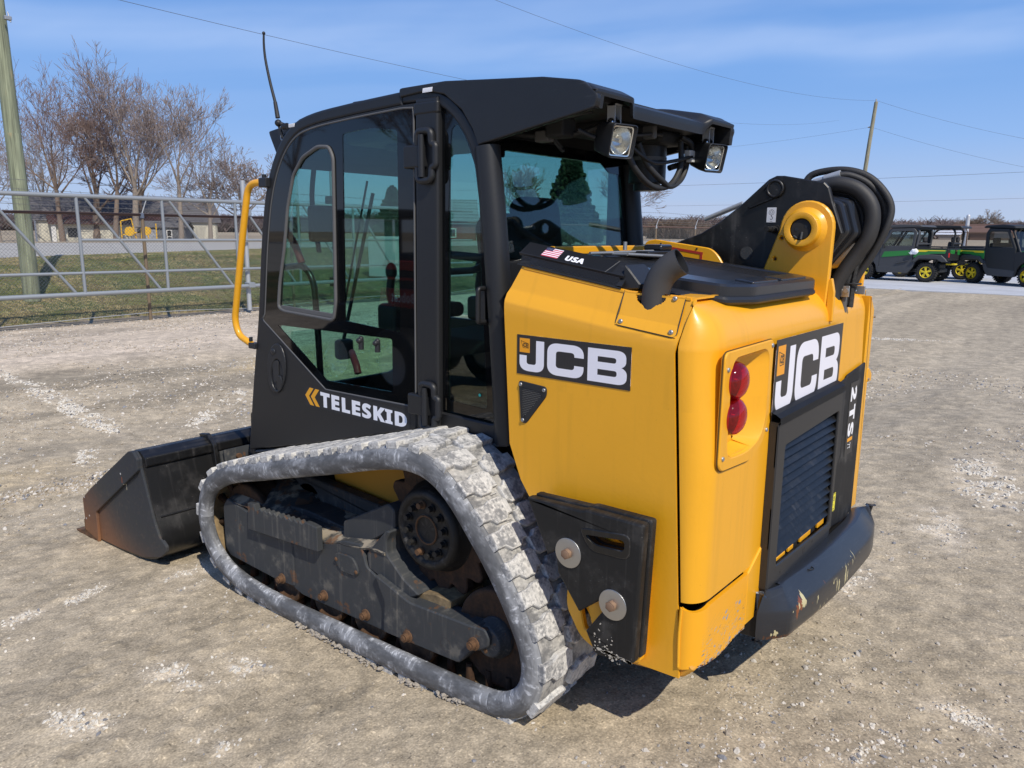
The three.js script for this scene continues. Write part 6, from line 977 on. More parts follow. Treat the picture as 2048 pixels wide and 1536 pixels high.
  mesh('hose', hose([[0.375, 1.79, -0.44], [0.395, 1.83, -0.45], [0.445, 1.846, -0.455], [0.535, 1.846, -0.455], [0.612, 1.818, -0.46], [0.678, 1.752, -0.46], [0.700, 1.70, -0.46], [0.694, 1.635, -0.45], [0.655, 1.53, -0.44], [0.612, 1.445, -0.43], [0.585, 1.34, -0.42]], 0.0135, 12, 80), M.hoseRubber, hs);
  mesh('hose', hose([[0.515, 1.828, -0.42], [0.548, 1.826, -0.43], [0.608, 1.798, -0.45], [0.655, 1.745, -0.47], [0.674, 1.695, -0.48], [0.672, 1.63, -0.48], [0.635, 1.53, -0.47], [0.60, 1.44, -0.44], [0.575, 1.34, -0.43]], 0.0125, 12, 70), M.hoseRubber, hs);
  mesh('hose', hose([[0.50, 1.815, -0.50], [0.55, 1.818, -0.51], [0.60, 1.79, -0.50], [0.632, 1.74, -0.49], [0.652, 1.68, -0.48], [0.652, 1.61, -0.47], [0.618, 1.52, -0.45], [0.585, 1.44, -0.42], [0.57, 1.34, -0.42]], 0.0115, 12, 70), M.hoseRubber, hs);
  mesh('sleeved_hose', hose([[0.46, 1.785, -0.40], [0.52, 1.793, -0.40], [0.588, 1.772, -0.405], [0.636, 1.722, -0.41], [0.652, 1.665, -0.41], [0.643, 1.595, -0.405], [0.605, 1.525, -0.40], [0.572, 1.465, -0.39], [0.545, 1.40, -0.38], [0.54, 1.33, -0.38]], 0.0285, 16, 80), M.hoseRubber, hs);
  const corr = new THREE.CatmullRomCurve3([[0.50, 1.765, -0.42], [0.56, 1.750, -0.42], [0.60, 1.70, -0.425], [0.615, 1.645, -0.42], [0.612, 1.58, -0.42], [0.605, 1.48, -0.425], [0.600, 1.40, -0.42], [0.598, 1.33, -0.42]].map((p) => V(...p)));
  { const fr = [], n = 420; for (let i = 0; i <= n; i++) fr.push(0); const g = new THREE.TubeGeometry(corr, n, 0.0125, 9); const p = g.attributes.position; for (let i = 0; i <= n; i++) { const c = corr.getPointAt(i / n), k = 0.88 + 0.16 * (i % 4 < 2 ? 1 : 0); for (let j = 0; j <= 9; j++) { const q = V(0, 0, 0).fromBufferAttribute(p, i * 10 + j).sub(c).multiplyScalar(k).add(c); p.setXYZ(i * 10 + j, q.x, q.y, q.z); } } g.computeVertexNormals(); mesh('corrugated_hose', g, M.rubber, hs); }
  mesh('hose_clamp', [box(0.50, 0.545, 1.365, 1.415, -0.43, -0.33, 0.006)], M.plasticShiny, hs);
  mesh('clamp_plate', [box(0.556, 0.60, 1.370, 1.412, -0.392, -0.386, 0.002), box(0.60, 0.635, 1.378, 1.410, -0.47, -0.46, 0.002), hexBolt('z', [0.59, 1.395, -0.38], 0.009, 0.014), rod([0.57, 1.396, -0.385], [0.61, 1.392, -0.44], 0.004)], M.zinc, hs);
  mesh('cable_tie', [new THREE.TorusGeometry(0.040, 0.004, 6, 24).scale(1, 0.5, 1).rotateX(Math.PI / 2).translate(0.590, 1.42, -0.42), box(0.548, 0.562, 1.412, 1.426, -0.392, -0.378, 0.002)], M.rubber, hs);
  mesh('pipe_stub', cyl('y', [0.578, 1.345, -0.405], 0.012, 0.07, 12), M.greyTrim, hs);
}
// ---------------------------------------------------------------- bucket
{
  const bk = group('bucket', loader), ZL = 1.0, ZR = -0.80;
  const prof = [[-3.24, 0.03], [-3.12, 0.112], [-2.56, 0.448], [-2.505, 0.458], [-2.462, 0.425], [-2.46, 0.37], [-2.352, 0.09], [-2.315, 0.03], [-2.245, -0.005], [-2.25, -0.04], [-2.315, -0.085], [-2.52, -0.145], [-2.80, -0.175], [-3.14, -0.195], [-3.235, -0.205]];
  const sideTex = (flip) => canvasTex(1024, 640, (g, w, h) => {
    const r = rng(55); const gr = g.createLinearGradient(0.30 * w, 0.05 * h, 0.12 * w, h); gr.addColorStop(0, '#33353a'); gr.addColorStop(0.36, '#3b3a38'); gr.addColorStop(0.52, '#5b463a'); gr.addColorStop(0.75, '#7a543a'); gr.addColorStop(1, '#96683f'); g.fillStyle = gr; g.fillRect(0, 0, w, h);
    const g2 = g.createRadialGradient(0.80 * w, 0.15 * h, 20, 0.80 * w, 0.15 * h, 0.55 * w); g2.addColorStop(0, 'rgba(42,46,52,1)'); g2.addColorStop(0.65, 'rgba(52,54,56,0.75)'); g2.addColorStop(1, 'rgba(60,58,56,0)'); g.fillStyle = g2; g.fillRect(0, 0, w, h);
    for (let i = 0; i < 2600; i++) { const x = w * r(), y = h * r(), a = 0.03 + 0.07 * r(); g.fillStyle = r() < 0.5 ? `rgba(170,120,80,${a})` : `rgba(30,26,24,${a})`; g.beginPath(); g.ellipse(x, y, 2 + 16 * r() ** 2, 1 + 8 * r() ** 2, r() * 3, 0, 7); g.fill(); }
    for (let i = 0; i < 260; i++) { g.strokeStyle = `rgba(${r() < 0.6 ? '190,170,150' : '20,18,18'},${0.05 + 0.12 * r()})`; g.lineWidth = 0.6 + 1.4 * r(); const x = w * r(), y = h * r(), l = 8 + 60 * r(), a = 1.2 + r() * 0.8; g.beginPath(); g.moveTo(x, y); g.lineTo(x + Math.cos(a) * l, y + Math.sin(a) * l); g.stroke(); }
    for (const [u, v] of [[0.62, 0.27], [0.19, 0.62], [0.19, 0.80], [0.23, 0.76], [0.35, 0.44]]) { g.fillStyle = '#d8d4cc'; g.beginPath(); g.arc(u * w, v * h, 5, 0, 7); g.fill(); }
    g.fillStyle = '#8a4a2a'; g.fillRect(0.625 * w, 0.29 * h, 8, 30); g.fillStyle = '#c9c0a6'; g.fillRect(0.637 * w, 0.34 * h, 5, 34);
  });
  const st = sideTex(), sideMat = new THREE.MeshStandardMaterial({ map: st, roughness: 0.72 });
  const uvSide = (g) => { const p = g.attributes.position, uv = g.attributes.uv; for (let i = 0; i < p.count; i++) uv.setXY(i, (p.getX(i) + 3.45) / 1.25, (p.getY(i) + 0.24) / 0.74); return g; };
  const inner = roundPoly(prof, 0.012);
  mesh('side_plate', uvSide(exXY(inner, ZL - 0.03, ZL - 0.012, 0.003)), sideMat, bk);
  mesh('side_plate', uvSide(exXY(inner, ZR + 0.012, ZR + 0.03, 0.003)), sideMat, bk);
  const strip = roundPoly([[-3.24, 0.03], [-3.12, 0.112], [-2.56, 0.448], [-2.505, 0.458], [-2.462, 0.425], [-2.462, 0.36], [-2.62, 0.262], [-3.06, -0.015], [-3.065, -0.205], [-3.235, -0.205]], 0.012);
  mesh('side_edge', uvSide(exXY(strip, ZL - 0.013, ZL + 0.004, 0.003)), sideMat, bk);
  mesh('side_edge', uvSide(exXY(strip, ZR - 0.004, ZR + 0.013, 0.003)), sideMat, bk);
  mesh('wear_lip', uvSide(exXY(roundPoly([[-3.20, -0.19], [-3.235, -0.155], [-3.24, -0.10], [-3.25, -0.17], [-3.38, -0.205], [-3.40, -0.225], [-3.12, -0.225], [-3.08, -0.19]], 0.006), ZL - 0.05, ZL + 0.006, 0.004)), M.rust, bk);
  mesh('cutting_edge', metric(exXY([[-3.42, -0.232], [-3.40, -0.208], [-3.12, -0.190], [-3.10, -0.215]], ZR - 0.005, ZL + 0.005, 0.004)), M.rust, bk);
  // the shell: floor, heel and back in one bent plate
  const line = new THREE.CatmullRomCurve3([[-3.2, -0.207, 0], [-2.8, -0.185, 0], [-2.52, -0.152, 0], [-2.36, -0.105, 0], [-2.285, -0.04, 0], [-2.295, 0.04, 0], [-2.355, 0.16, 0], [-2.44, 0.40, 0]].map((p) => V(...p)), false, 'centripetal');
  mesh('bucket_shell', metric(shell(40, 1, (u, v) => { const p = line.getPoint(1 - u); return [p.x, p.y, mix(ZL - 0.02, ZR + 0.02, v)]; }, 0.012)), M.black, bk);
  mesh('heel_seam', rod([-2.338, 0.125, ZL - 0.04], [-2.338, 0.125, ZR + 0.04], 0.006), M.black, bk);
  mesh('top_beam', metric(exXY(roundPoly([[-2.545, 0.455], [-2.48, 0.462], [-2.425, 0.430], [-2.418, 0.385], [-2.44, 0.37], [-2.55, 0.42]], 0.008), ZR + 0.02, ZL - 0.025, 0.004)), M.black, bk);
  for (const z of [0.60, -0.40]) { mesh('back_rib', metric(exXY(roundPoly([[-2.555, 0.47], [-2.46, 0.485], [-2.395, 0.43], [-2.375, 0.30], [-2.29, 0.02], [-2.40, 0.10], [-2.48, 0.40]], 0.012), z - 0.012, z + 0.012, 0.004)), M.black, bk); }
  mesh('stop_tab', metric(exXY(roundPoly([[-2.54, 0.45], [-2.535, 0.545, 0.03], [-2.48, 0.555, 0.03], [-2.44, 0.44]], 0.006), 0.262, 0.292, 0.005)), M.black, bk);
  const hp = group('hitch_plate', loader);
  mesh('mount_plate', metric(shell(4, 4, (u, v) => [mix(-2.37, -2.40, v), mix(0.16, 0.385, v), mix(0.575, -0.38, u)], 0.012)), M.grime, hp);
  mesh('mount_bar', metric(shell(2, 2, (u, v) => [mix(-2.352, -2.365, v), mix(0.315, 0.398, v), mix(0.57, -0.38, u)], 0.01)), M.grime, hp);
  for (let i = 0; i < 6; i++) mesh('bolt', hexBolt('x', [-2.345, 0.352, 0.49 - i * 0.125], 0.0165, 0.018), M.rust, hp);
  mesh('hitch_body', [box(-2.33, -1.95, 0.30, 0.42, -0.30, 0.40, 0.03), cyl('z', [-2.20, 0.30, 0.32], 0.07, 0.12, 24), box(-2.30, -1.98, 0.06, 0.30, 0.28, 0.36, 0.02), rod([-2.34, 0.15, 0.50], [-2.10, 0.26, 0.44], 0.02)].map((g) => metric(g)), M.black, hp);
  mesh('hitch_hoses', [hose([[-2.32, 0.20, 0.52], [-2.2, 0.12, 0.50], [-2.05, 0.20, 0.46], [-1.98, 0.32, 0.42]], 0.012, 8, 30), hose([[-2.33, 0.12, 0.48], [-2.2, 0.06, 0.46], [-2.05, 0.14, 0.44], [-1.98, 0.28, 0.40]], 0.012, 8, 30)], M.hoseRubber, hp);
  mesh('front_frame', metric(exXY([[-1.98, 0.46], [-1.98, 0.20], [-1.75, 0.16], [-1.6, 0.56]], -0.35, 0.50, 0.02)), M.black, hp);
}
// ---------------------------------------------------------------- fence, gate frame, poles and wires
const FX = -12.4;
{
  const fe = thing('chain_link_fence', [FX, 0, -8], 0, 'long rusty-railed chain link fence with barbed wire along the yard edge', 'fence');
  const F = (z) => z + 8;     // local z
  const mRust = std(0.115, 0.066, 0.048, 0.8), mPostR = std(0.20, 0.15, 0.10, 0.75, 0.2), mWire = std(0.22, 0.22, 0.21, 0.55, 0.6);
  for (let i = 0; i < 11; i++) {
    const z = -3.70 - (i - 2) * 3.05, y0 = groundY(FX, z) - 0.05;
    const po = group('fence_post', fe);
    mesh('post_tube', cyl('y', [0, y0 + 0.95, F(z)], 0.030, 1.95, 12), i % 3 ? mPostR : mPostR, po);
    mesh('post_cap', [cyl('y', [0, y0 + 1.90, F(z)], 0.036, 0.09, 12), rod([0, y0 + 1.93, F(z)], [0.06, y0 + 2.3, F(z) - 0.12], 0.012, 0.010, 6)], M.galv, po);
  }
  const z0 = 3, z1 = -28.5;
  mesh('top_rail', rod([0, 1.86, F(z0)], [0, 1.86, F(z1)], 0.024, 0.024, 10), mRust, fe);
  mesh('tension_wire', (() => { const g = []; let p = null; for (let z = z0; z >= z1; z -= 0.6) { const q = [0.01, groundY(FX, z) + 0.10 + 0.03 * Math.sin(z * 1.3), F(z)]; if (p) g.push(rod(p, q, 0.006, 0.006, 5, false)); p = q; } return g; })(), M.galv, fe);
  for (const [y, dx] of [[2.05, 0.02], [2.20, 0.06], [1.97, 0.0], [2.34, 0.09]]) { const g = []; for (let z = z0; z > z1; z -= 1.5) { const s = 0.02 * Math.sin(z * 3); g.push(rod([dx, y + s, F(z)], [dx, y + 0.02 * Math.sin((z - 1.5) * 3), F(z - 1.5)], 0.0035, 0.0035, 4, false)); for (let k = 0; k < 10; k++) { const zz = F(z - k * 0.15); g.push(rod([dx, y - 0.02, zz], [dx, y + 0.025, zz + 0.02], 0.003, 0.003, 3, false)); } } mesh('barbed_wire', g, mWire, fe); }
  // the woven mesh: zigzag wires, each crossing its neighbours
  const wires = [], p = 0.058, yTop = 1.90, H = 1.78;
  for (let z = z0 + 2; z > z1 - 2; z -= p) for (const s of [1, -1]) {
    const za = z, zb = z + s * H; const cl = (t) => [s * 0.003, yTop - t * H, F(mix(za, zb, t))];
    let t0 = 0, t1 = 1; if (za > z0) t0 = s < 0 ? (za - z0) / H : 1; if (za < z1) t0 = s > 0 ? (z1 - za) / H : 1; if (zb > z0) t1 = (z0 - za) / H; if (zb < z1) t1 = (za - z1) / H;
    if (t1 - t0 < 0.02) continue; wires.push(rod(cl(t0), cl(t1), 0.0024, 0.0024, 3, false));
  }
  mesh('chain_link', wires, mWire, fe).userData.kind = 'stuff';
  const tips = []; for (let z = z0; z > z1; z -= p * 2) tips.push(rod([0, 1.90, F(z)], [0, 1.95, F(z) + 0.02], 0.0024, 0.0024, 3, false)); mesh('mesh_tips', tips, mWire, fe).userData.kind = 'stuff';
}
{
  const ga = thing('sliding_gate', [-12.13, 0, -5], 0, 'galvanised cantilever gate frame with diagonal braces standing along the chain link fence', 'gate');
  const L = (z) => z + 5, zA = 1.65, zB = -12.0, m = std(0.30, 0.325, 0.345, 0.5, 0.35);
  const pipe = (name, a, b, r = 0.030) => mesh(name, rod([0, a[1], L(a[0])], [0, b[1], L(b[0])], r, r, 12), m, ga);
  pipe('top_tube', [zA, 2.13], [zB, 2.14], 0.036); pipe('bottom_tube', [zA, 0.545], [zB, 0.525], 0.038);
  pipe('lower_rail', [zA, 0.905], [zB, 0.84], 0.025);
  pipe('middle_rail', [-2.53, 1.425], [zB, 1.41], 0.024);
  for (let k = -1; k < 7; k++) { const z = -2.53 - 1.41 * k + (k < 0 ? 0.03 : 0); if (z > zA) continue; pipe('upright', [z, 2.12], [z, 0.55], 0.027); }
  for (let k = -3; k < 6; k++) { const z = -2.66 - 1.41 * k, e = z - 1.14; if (z > zA) { continue; } pipe('diagonal_brace', [z, 2.11], [e, 0.56], 0.024); }
  pipe('upright', [zA, 2.12], [zA, 0.55], 0.027);
  // guide post with rollers that carries the gate
  const gp = group('guide_post', ga);
  mesh('post_tube', cyl('y', [-0.10, 1.30, L(-5.60)], 0.045, 2.50, 14), M.galv, gp); mesh('roller_box', [box(-0.12, 0.05, 1.88, 2.00, L(-5.67), L(-5.53), 0.01), box(-0.12, 0.05, 0.50, 0.60, L(-5.67), L(-5.53), 0.01)], m, gp);
  const gq = group('guide_post', ga);
  mesh('post_tube', cyl('y', [-0.15, 1.42, L(-7.76)], 0.058, 2.86, 16), m, gq); mesh('post_dome', new THREE.SphereGeometry(0.058, 14, 8).translate(-0.15, 2.85, L(-7.76)), m, gq);
  mesh('roller_box', [box(-0.22, 0.06, 2.10, 2.34, L(-7.92), L(-7.60), 0.02), box(-0.22, 0.06, 0.42, 0.62, L(-7.88), L(-7.64), 0.02)], M.plastic, gq);
}
{
  const tex = dataTex(256, (u, v) => { const st = fbm(u * 60, v * 4, 4, 2101, 0, 0.6), n = fbm(u * 8, v * 8, 3, 2111, 8), knot = vnoise(u * 6, v * 9, 2121, 0); let k = 0.52 + 0.35 * (st - 0.5) + 0.2 * (n - 0.5); const kn = sstep(0.86, 0.95, knot); return [mix(k * 0.97, 0.62, kn), mix(k * 1.0, 0.58, kn), mix(k * 0.84, 0.46, kn)]; });
  const pole = (name, x, z, y0, h, r0, r1, lx, lz, label, mat) => { const t = thing(name, [x, y0, z], 0, label, 'utility pole'); const g = new THREE.CylinderGeometry(r1, r0, h, 24, 12).translate(0, h / 2, 0); const p = g.attributes.position, r = rng(3 + Math.round(-z)); for (let i = 0; i < p.count; i++) { const y = p.getY(i) / h; p.setX(i, p.getX(i) + lx * y + 0.02 * Math.sin(y * 7)); p.setZ(i, p.getZ(i) + lz * y); } g.computeVertexNormals(); mesh('pole_shaft', g, mat, t); return t; };
  const p1 = pole('utility_pole', -15.42, -2.80, 0.20, 9.5, 0.150, 0.112, -0.10, 0.02, 'thick greenish treated wooden pole standing in the lawn behind the gate', new THREE.MeshStandardMaterial({ map: rep(tex, 2, 3), color: lin(1.0, 1.02, 0.98), roughness: 0.9, bumpMap: rep(tex, 2, 3), bumpScale: 0.006 }));
  mesh('pole_step', [box(0.14, 0.22, 5.15, 5.22, -0.12, 0.0, 0.01), rod([0.15, 5.30, -0.08], [0.20, 5.12, -0.10], 0.012)], M.zinc, p1);
  mesh('guy_wire', rod([-0.1, 6.6, 0.1], [-0.6, 3.4, 1.9], 0.007, 0.007, 5), M.zinc, p1);
  const p2 = pole('utility_pole', -17.6, -63.6, 0.0, 12.0, 0.19, 0.135, 0.56, -0.57, 'tall grey weathered utility pole behind the parked utility vehicles', new THREE.MeshStandardMaterial({ map: rep(tex, 2, 3), color: lin(1.25, 1.08, 1.10), roughness: 0.9 }));
  mesh('insulator', [cyl('y', [0.56, 12.1, -0.57], 0.05, 0.22, 10), cyl('x', [0.30, 10.1, -0.48], 0.05, 0.30, 10)], std(0.4, 0.4, 0.38, 0.5), p2);
  // overhead wires: each hangs between poles in and out of sight
  const span = (a, b, sag, r, label) => { const A = V(...a), B = V(...b), pts = []; for (let i = 0; i <= 40; i++) { const t = i / 40, q = A.clone().lerp(B, t); q.y -= sag * 4 * t * (1 - t); pts.push(q); } const m = mesh('overhead_wire', new THREE.TubeGeometry(new THREE.CatmullRomCurve3(pts), 60, r, 4), std(0.10, 0.10, 0.11, 0.7)); return tag(m, label, 'power line'); };
  span([-15.5, 6.25, -2.8], [-22.9, 12.2, -74], 1.3, 0.005, 'dark service wire running from the thick green pole over the cab roof');
  span([-17.04, 12.1, -64.17], [-17.4, 9.6, -18.0], 0.9, 0.006, 'thin wire sloping across the sky down to the tip of the grey pole');
  span([-17.04, 12.1, -64.17], [31, 9.6, -80], 4.2, 0.007, 'upper wire running right from the tip of the grey pole');
  span([-17.2, 10.1, -64.05], [31, 6.8, -80], 3.9, 0.007, 'lower wire running right from the side of the grey pole');
  span([-17.2, 10.1, -64.05], [-70, 11.8, -52], 2.2, 0.006, 'lower wire running left from the side of the grey pole behind the roof');
  span([-190, 14.6, -166], [130, 20.0, -200], 3.0, 0.028, 'upper of the far power lines low above the horizon');
  span([-190, 9.6, -166], [130, 14.0, -200], 2.6, 0.02, 'lower of the far power lines low above the horizon');
}
// ---------------------------------------------------------------- bare trees
function growTree(seed, height, spread, opts = {}) {     // trunk, then limbs, boughs, branches and twigs, each shorter and finer
  const r = rng(seed), trunk = [], crown = [], twig = opts.twig ?? 0.014;
  const ratio = [1, 0.62, 0.50, 0.52, 0.56, 0.6], kids = [opts.limbs ?? 6, 6, 5, 4, 2], segs = [6, 5, 4, 3, 2, 2];
  const grow = (p, d, len, rad, lvl) => {
    const n = segs[lvl], out = lvl < 2 ? trunk : crown; let q = p.clone(), dir = d.clone(), rr = rad; const at = [];
    for (let i = 0; i < n; i++) {
      const w = lvl === 0 ? 0.10 : 0.26; dir.add(V((r() - 0.5) * w, (r() - 0.5) * w * 0.6 + (lvl > 0 ? 0.07 : 0.02), (r() - 0.5) * w)).normalize();
      const e = q.clone().addScaledVector(dir, len / n), r2 = Math.max(twig * 0.6, rr * (lvl === 0 ? 0.92 : 0.80)); out.push(rod(q.toArray(), e.toArray(), rr, r2, lvl === 0 ? 9 : lvl === 1 ? 6 : lvl === 2 ? 4 : 3, false)); q = e; rr = r2; at.push([q, dir.clone(), rr, (i + 1) / n]);
    }
    if (lvl >= 5) return;
    const k = kids[lvl] + (r() < 0.5 ? 0 : 1);
    for (let i = 0; i < k; i++) {
      const t = i < 2 ? 1 : (lvl === 0 ? 0.55 : 0.25) + r() * (lvl === 0 ? 0.45 : 0.70), [b, bd, br] = at[Math.min(n - 1, Math.floor(t * n - 0.001))], az = lvl === 0 ? i / k * 6.283 + r() : r() * 6.283, ang = (i < 2 ? 0.22 + 0.30 * r() : 0.55 + 0.50 * r()) * spread;
      const side = V(Math.cos(az), 0, Math.sin(az)); side.addScaledVector(bd, -side.dot(bd)).normalize();
      const dd = bd.clone().multiplyScalar(Math.cos(ang)).addScaledVector(side, Math.sin(ang)); dd.y += lvl < 3 ? 0.10 : 0.02; dd.normalize();
      grow(b, dd, len * ratio[lvl + 1] * (0.75 + 0.5 * r()) * (lvl === 0 ? (opts.reach ?? 1.5) : 1), Math.max(twig, br * (i < 2 ? 0.78 : 0.55)), lvl + 1);
    }
  };
  grow(V(0, -0.1, 0), V((r() - 0.5) * 0.12, 1, (r() - 0.5) * 0.12).normalize(), height * (opts.bole ?? 0.36), height * 0.021, 0);
  return { trunk: merge(trunk), crown: merge(crown) };
}
const bark = [std(0.20, 0.15, 0.118, 0.95), std(0.25, 0.21, 0.175, 0.95), std(0.28, 0.24, 0.205, 0.95)], twigs = [std(0.23, 0.165, 0.148, 0.95), std(0.27, 0.222, 0.205, 0.95), std(0.31, 0.265, 0.235, 0.95)];
function bareTree(seed, x, z, h, spread, tone, label, opts, grp) {
  const y = terrain(x, z) + 0.02, t = thing('bare_tree', [x, y, z], 0, label, 'tree', grp), g = growTree(seed, h, spread, opts);
  g.crown.computeBoundingBox(); const k = h / (g.crown.boundingBox.max.y); t.scale.setScalar(k);
  mesh('trunk', g.trunk, bark[tone], t); mesh('crown', g.crown, twigs[tone], t); return t;
}
const HG = 'bare trees round the farmhouse';
bareTree(11, -78.5, -26.4, 17.5, 1.0, 0, 'bare reddish tree nearest the green pole, its trunk before the left end of the farmhouse', { twig: 0.018 }, HG);
bareTree(12, -80.4, -30.2, 14.0, 1.1, 0, 'bare tree with a low forked trunk before the brown roof', { bole: 0.22, twig: 0.018, limbs: 5 }, HG);
bareTree(13, -72.0, -30.4, 17.6, 1.0, 1, 'tallest bare tree in the middle of the clump before the house', { bole: 0.30, twig: 0.017, limbs: 7 }, HG);
bareTree(14, -75.9, -30.2, 17.0, 0.85, 0, 'bare tree with a thin dark trunk close beside the tallest one', { twig: 0.018, limbs: 5 }, HG);
bareTree(15, -67.2, -32.3, 14.6, 0.8, 1, 'slender bare tree standing before the right half of the grey roof', { bole: 0.42, twig: 0.016, limbs: 5 }, HG);
bareTree(16, -65.2, -34.0, 11.2, 1.15, 1, 'spreading bare tree at the right corner of the farmhouse', { bole: 0.30, twig: 0.016, limbs: 5 }, HG);
bareTree(17, -66.0, -37.6, 8.6, 1.25, 1, 'small wide bare tree right of the farmhouse, partly behind the yellow hand rail', { bole: 0.22, twig: 0.016, limbs: 5 }, HG);
bareTree(18, -92.0, -25.2, 14.0, 1.1, 2, 'pale bare tree left of the green pole at the edge of the view', { twig: 0.018 }, HG);
bareTree(19, -93.0, -30.2, 16.4, 0.85, 2, 'pale upright bare tree just behind the green pole', { twig: 0.018 }, HG);
bareTree(24, -82.0, -36.0, 16.0, 1.0, 0, 'bare tree behind the farmhouse with its reddish crown above the roof ridge', { twig: 0.019 }, HG);
bareTree(21, -37.6, -60.6, 8.6, 1.0, 1, 'bare tree seen between the cab and the lift boom', { bole: 0.3, twig: 0.014 });
bareTree(22, -33.6, -239.8, 8.2, 1.1, 2, 'far bare tree beside the grain bins', { bole: 0.25, twig: 0.03, limbs: 5 });
// ---------------------------------------------------------------- conifers beyond the yard
function conifer(x, z, h, w, seed, label) {
  const t = thing('conifer', [x, terrain(x, z), z], 0, label, 'tree'), r = rng(seed), card = [];
  for (let k = 0; k < 4; k++) { const a = k * 0.8; const b = new THREE.BufferGeometry().setFromPoints([V(0, -0.1, -0.5), V(0.1, 0.12, 0.5), V(1.0, -0.22, 0.1), V(0.05, 0.1, -0.4), V(1.0, -0.22, -0.1), V(0.9, 0.06, 0.3)]); b.computeVertexNormals(); b.rotateY(a * 0.25 - 0.3).rotateX(a); card.push(b); }
  const leaf = merge(card), list = [], Mx = new THREE.Matrix4(), Q = new THREE.Quaternion();
  for (let i = 0; i < 3400; i++) { const u = r() ** 0.72, y = h * (0.06 + 0.94 * (1 - u)), rad = w * u * (0.82 + 0.35 * fbm(u * 8, i % 7, 2, seed)) , a = r() * 6.283, q = Math.sqrt(0.25 + 0.75 * r()); const lump = 0.8 + 0.4 * fbm(Math.cos(a) * 2 + 5, u * 9 + Math.sin(a) * 2, 2, seed + 3); Q.setFromEuler(new THREE.Euler((r() - 0.5) * 0.6, -a, -0.15 + 0.35 * (r() - 0.5), 'YXZ')); const s = 0.16 + 0.24 * r() * (0.5 + u); Mx.compose(V(Math.cos(a) * rad * q * lump, y, Math.sin(a) * rad * q * lump), Q, V(s * 1.5, s, s * 0.7)); list.push([Mx.clone(), 0.7 + 0.6 * r()]); }
  const im = new THREE.InstancedMesh(leaf, new THREE.MeshStandardMaterial({ color: lin(1, 1, 1), roughness: 0.85, side: THREE.DoubleSide }), list.length), C = new THREE.Color(); list.forEach(([m, k], i) => { im.setMatrixAt(i, m); im.setColorAt(i, C.setRGB(0.040 * k, 0.062 * k, 0.030 * k)); }); im.name = 'crown'; im.userData.kind = 'stuff'; t.add(im);
  mesh('trunk', cyl('y', [0, h * 0.45, 0], 0.13, h * 0.9, 8, 0.03), bark[0], t);
}
conifer(-25.3, -34.7, 5.6, 1.45, 41, 'dark evergreen seen through the rear window of the cab');
conifer(-52.6, -45.0, 5.0, 1.6, 42, 'small dark evergreen seen through the side window of the cab');
bareTree(23, -37.0, -44.8, 6.2, 0.9, 1, 'bare tree seen through the left part of the rear window', { bole: 0.25, twig: 0.014 });
// behind the photographer, seen only as reflections in the cab's glass
bareTree(31, -33.0, 31.0, 15.0, 0.9, 0, 'bare tree mirrored in the dark upper border of the cab door', { twig: 0.02 });
bareTree(32, -37.5, 25.5, 14.0, 0.9, 0, 'bare tree mirrored in the dark glass beside the door hinge', { twig: 0.02, limbs: 5 });
bareTree(33, -41.0, 20.5, 14.0, 0.9, 0, 'bare tree mirrored in the front corner of the cab door glass', { twig: 0.02, limbs: 5 });
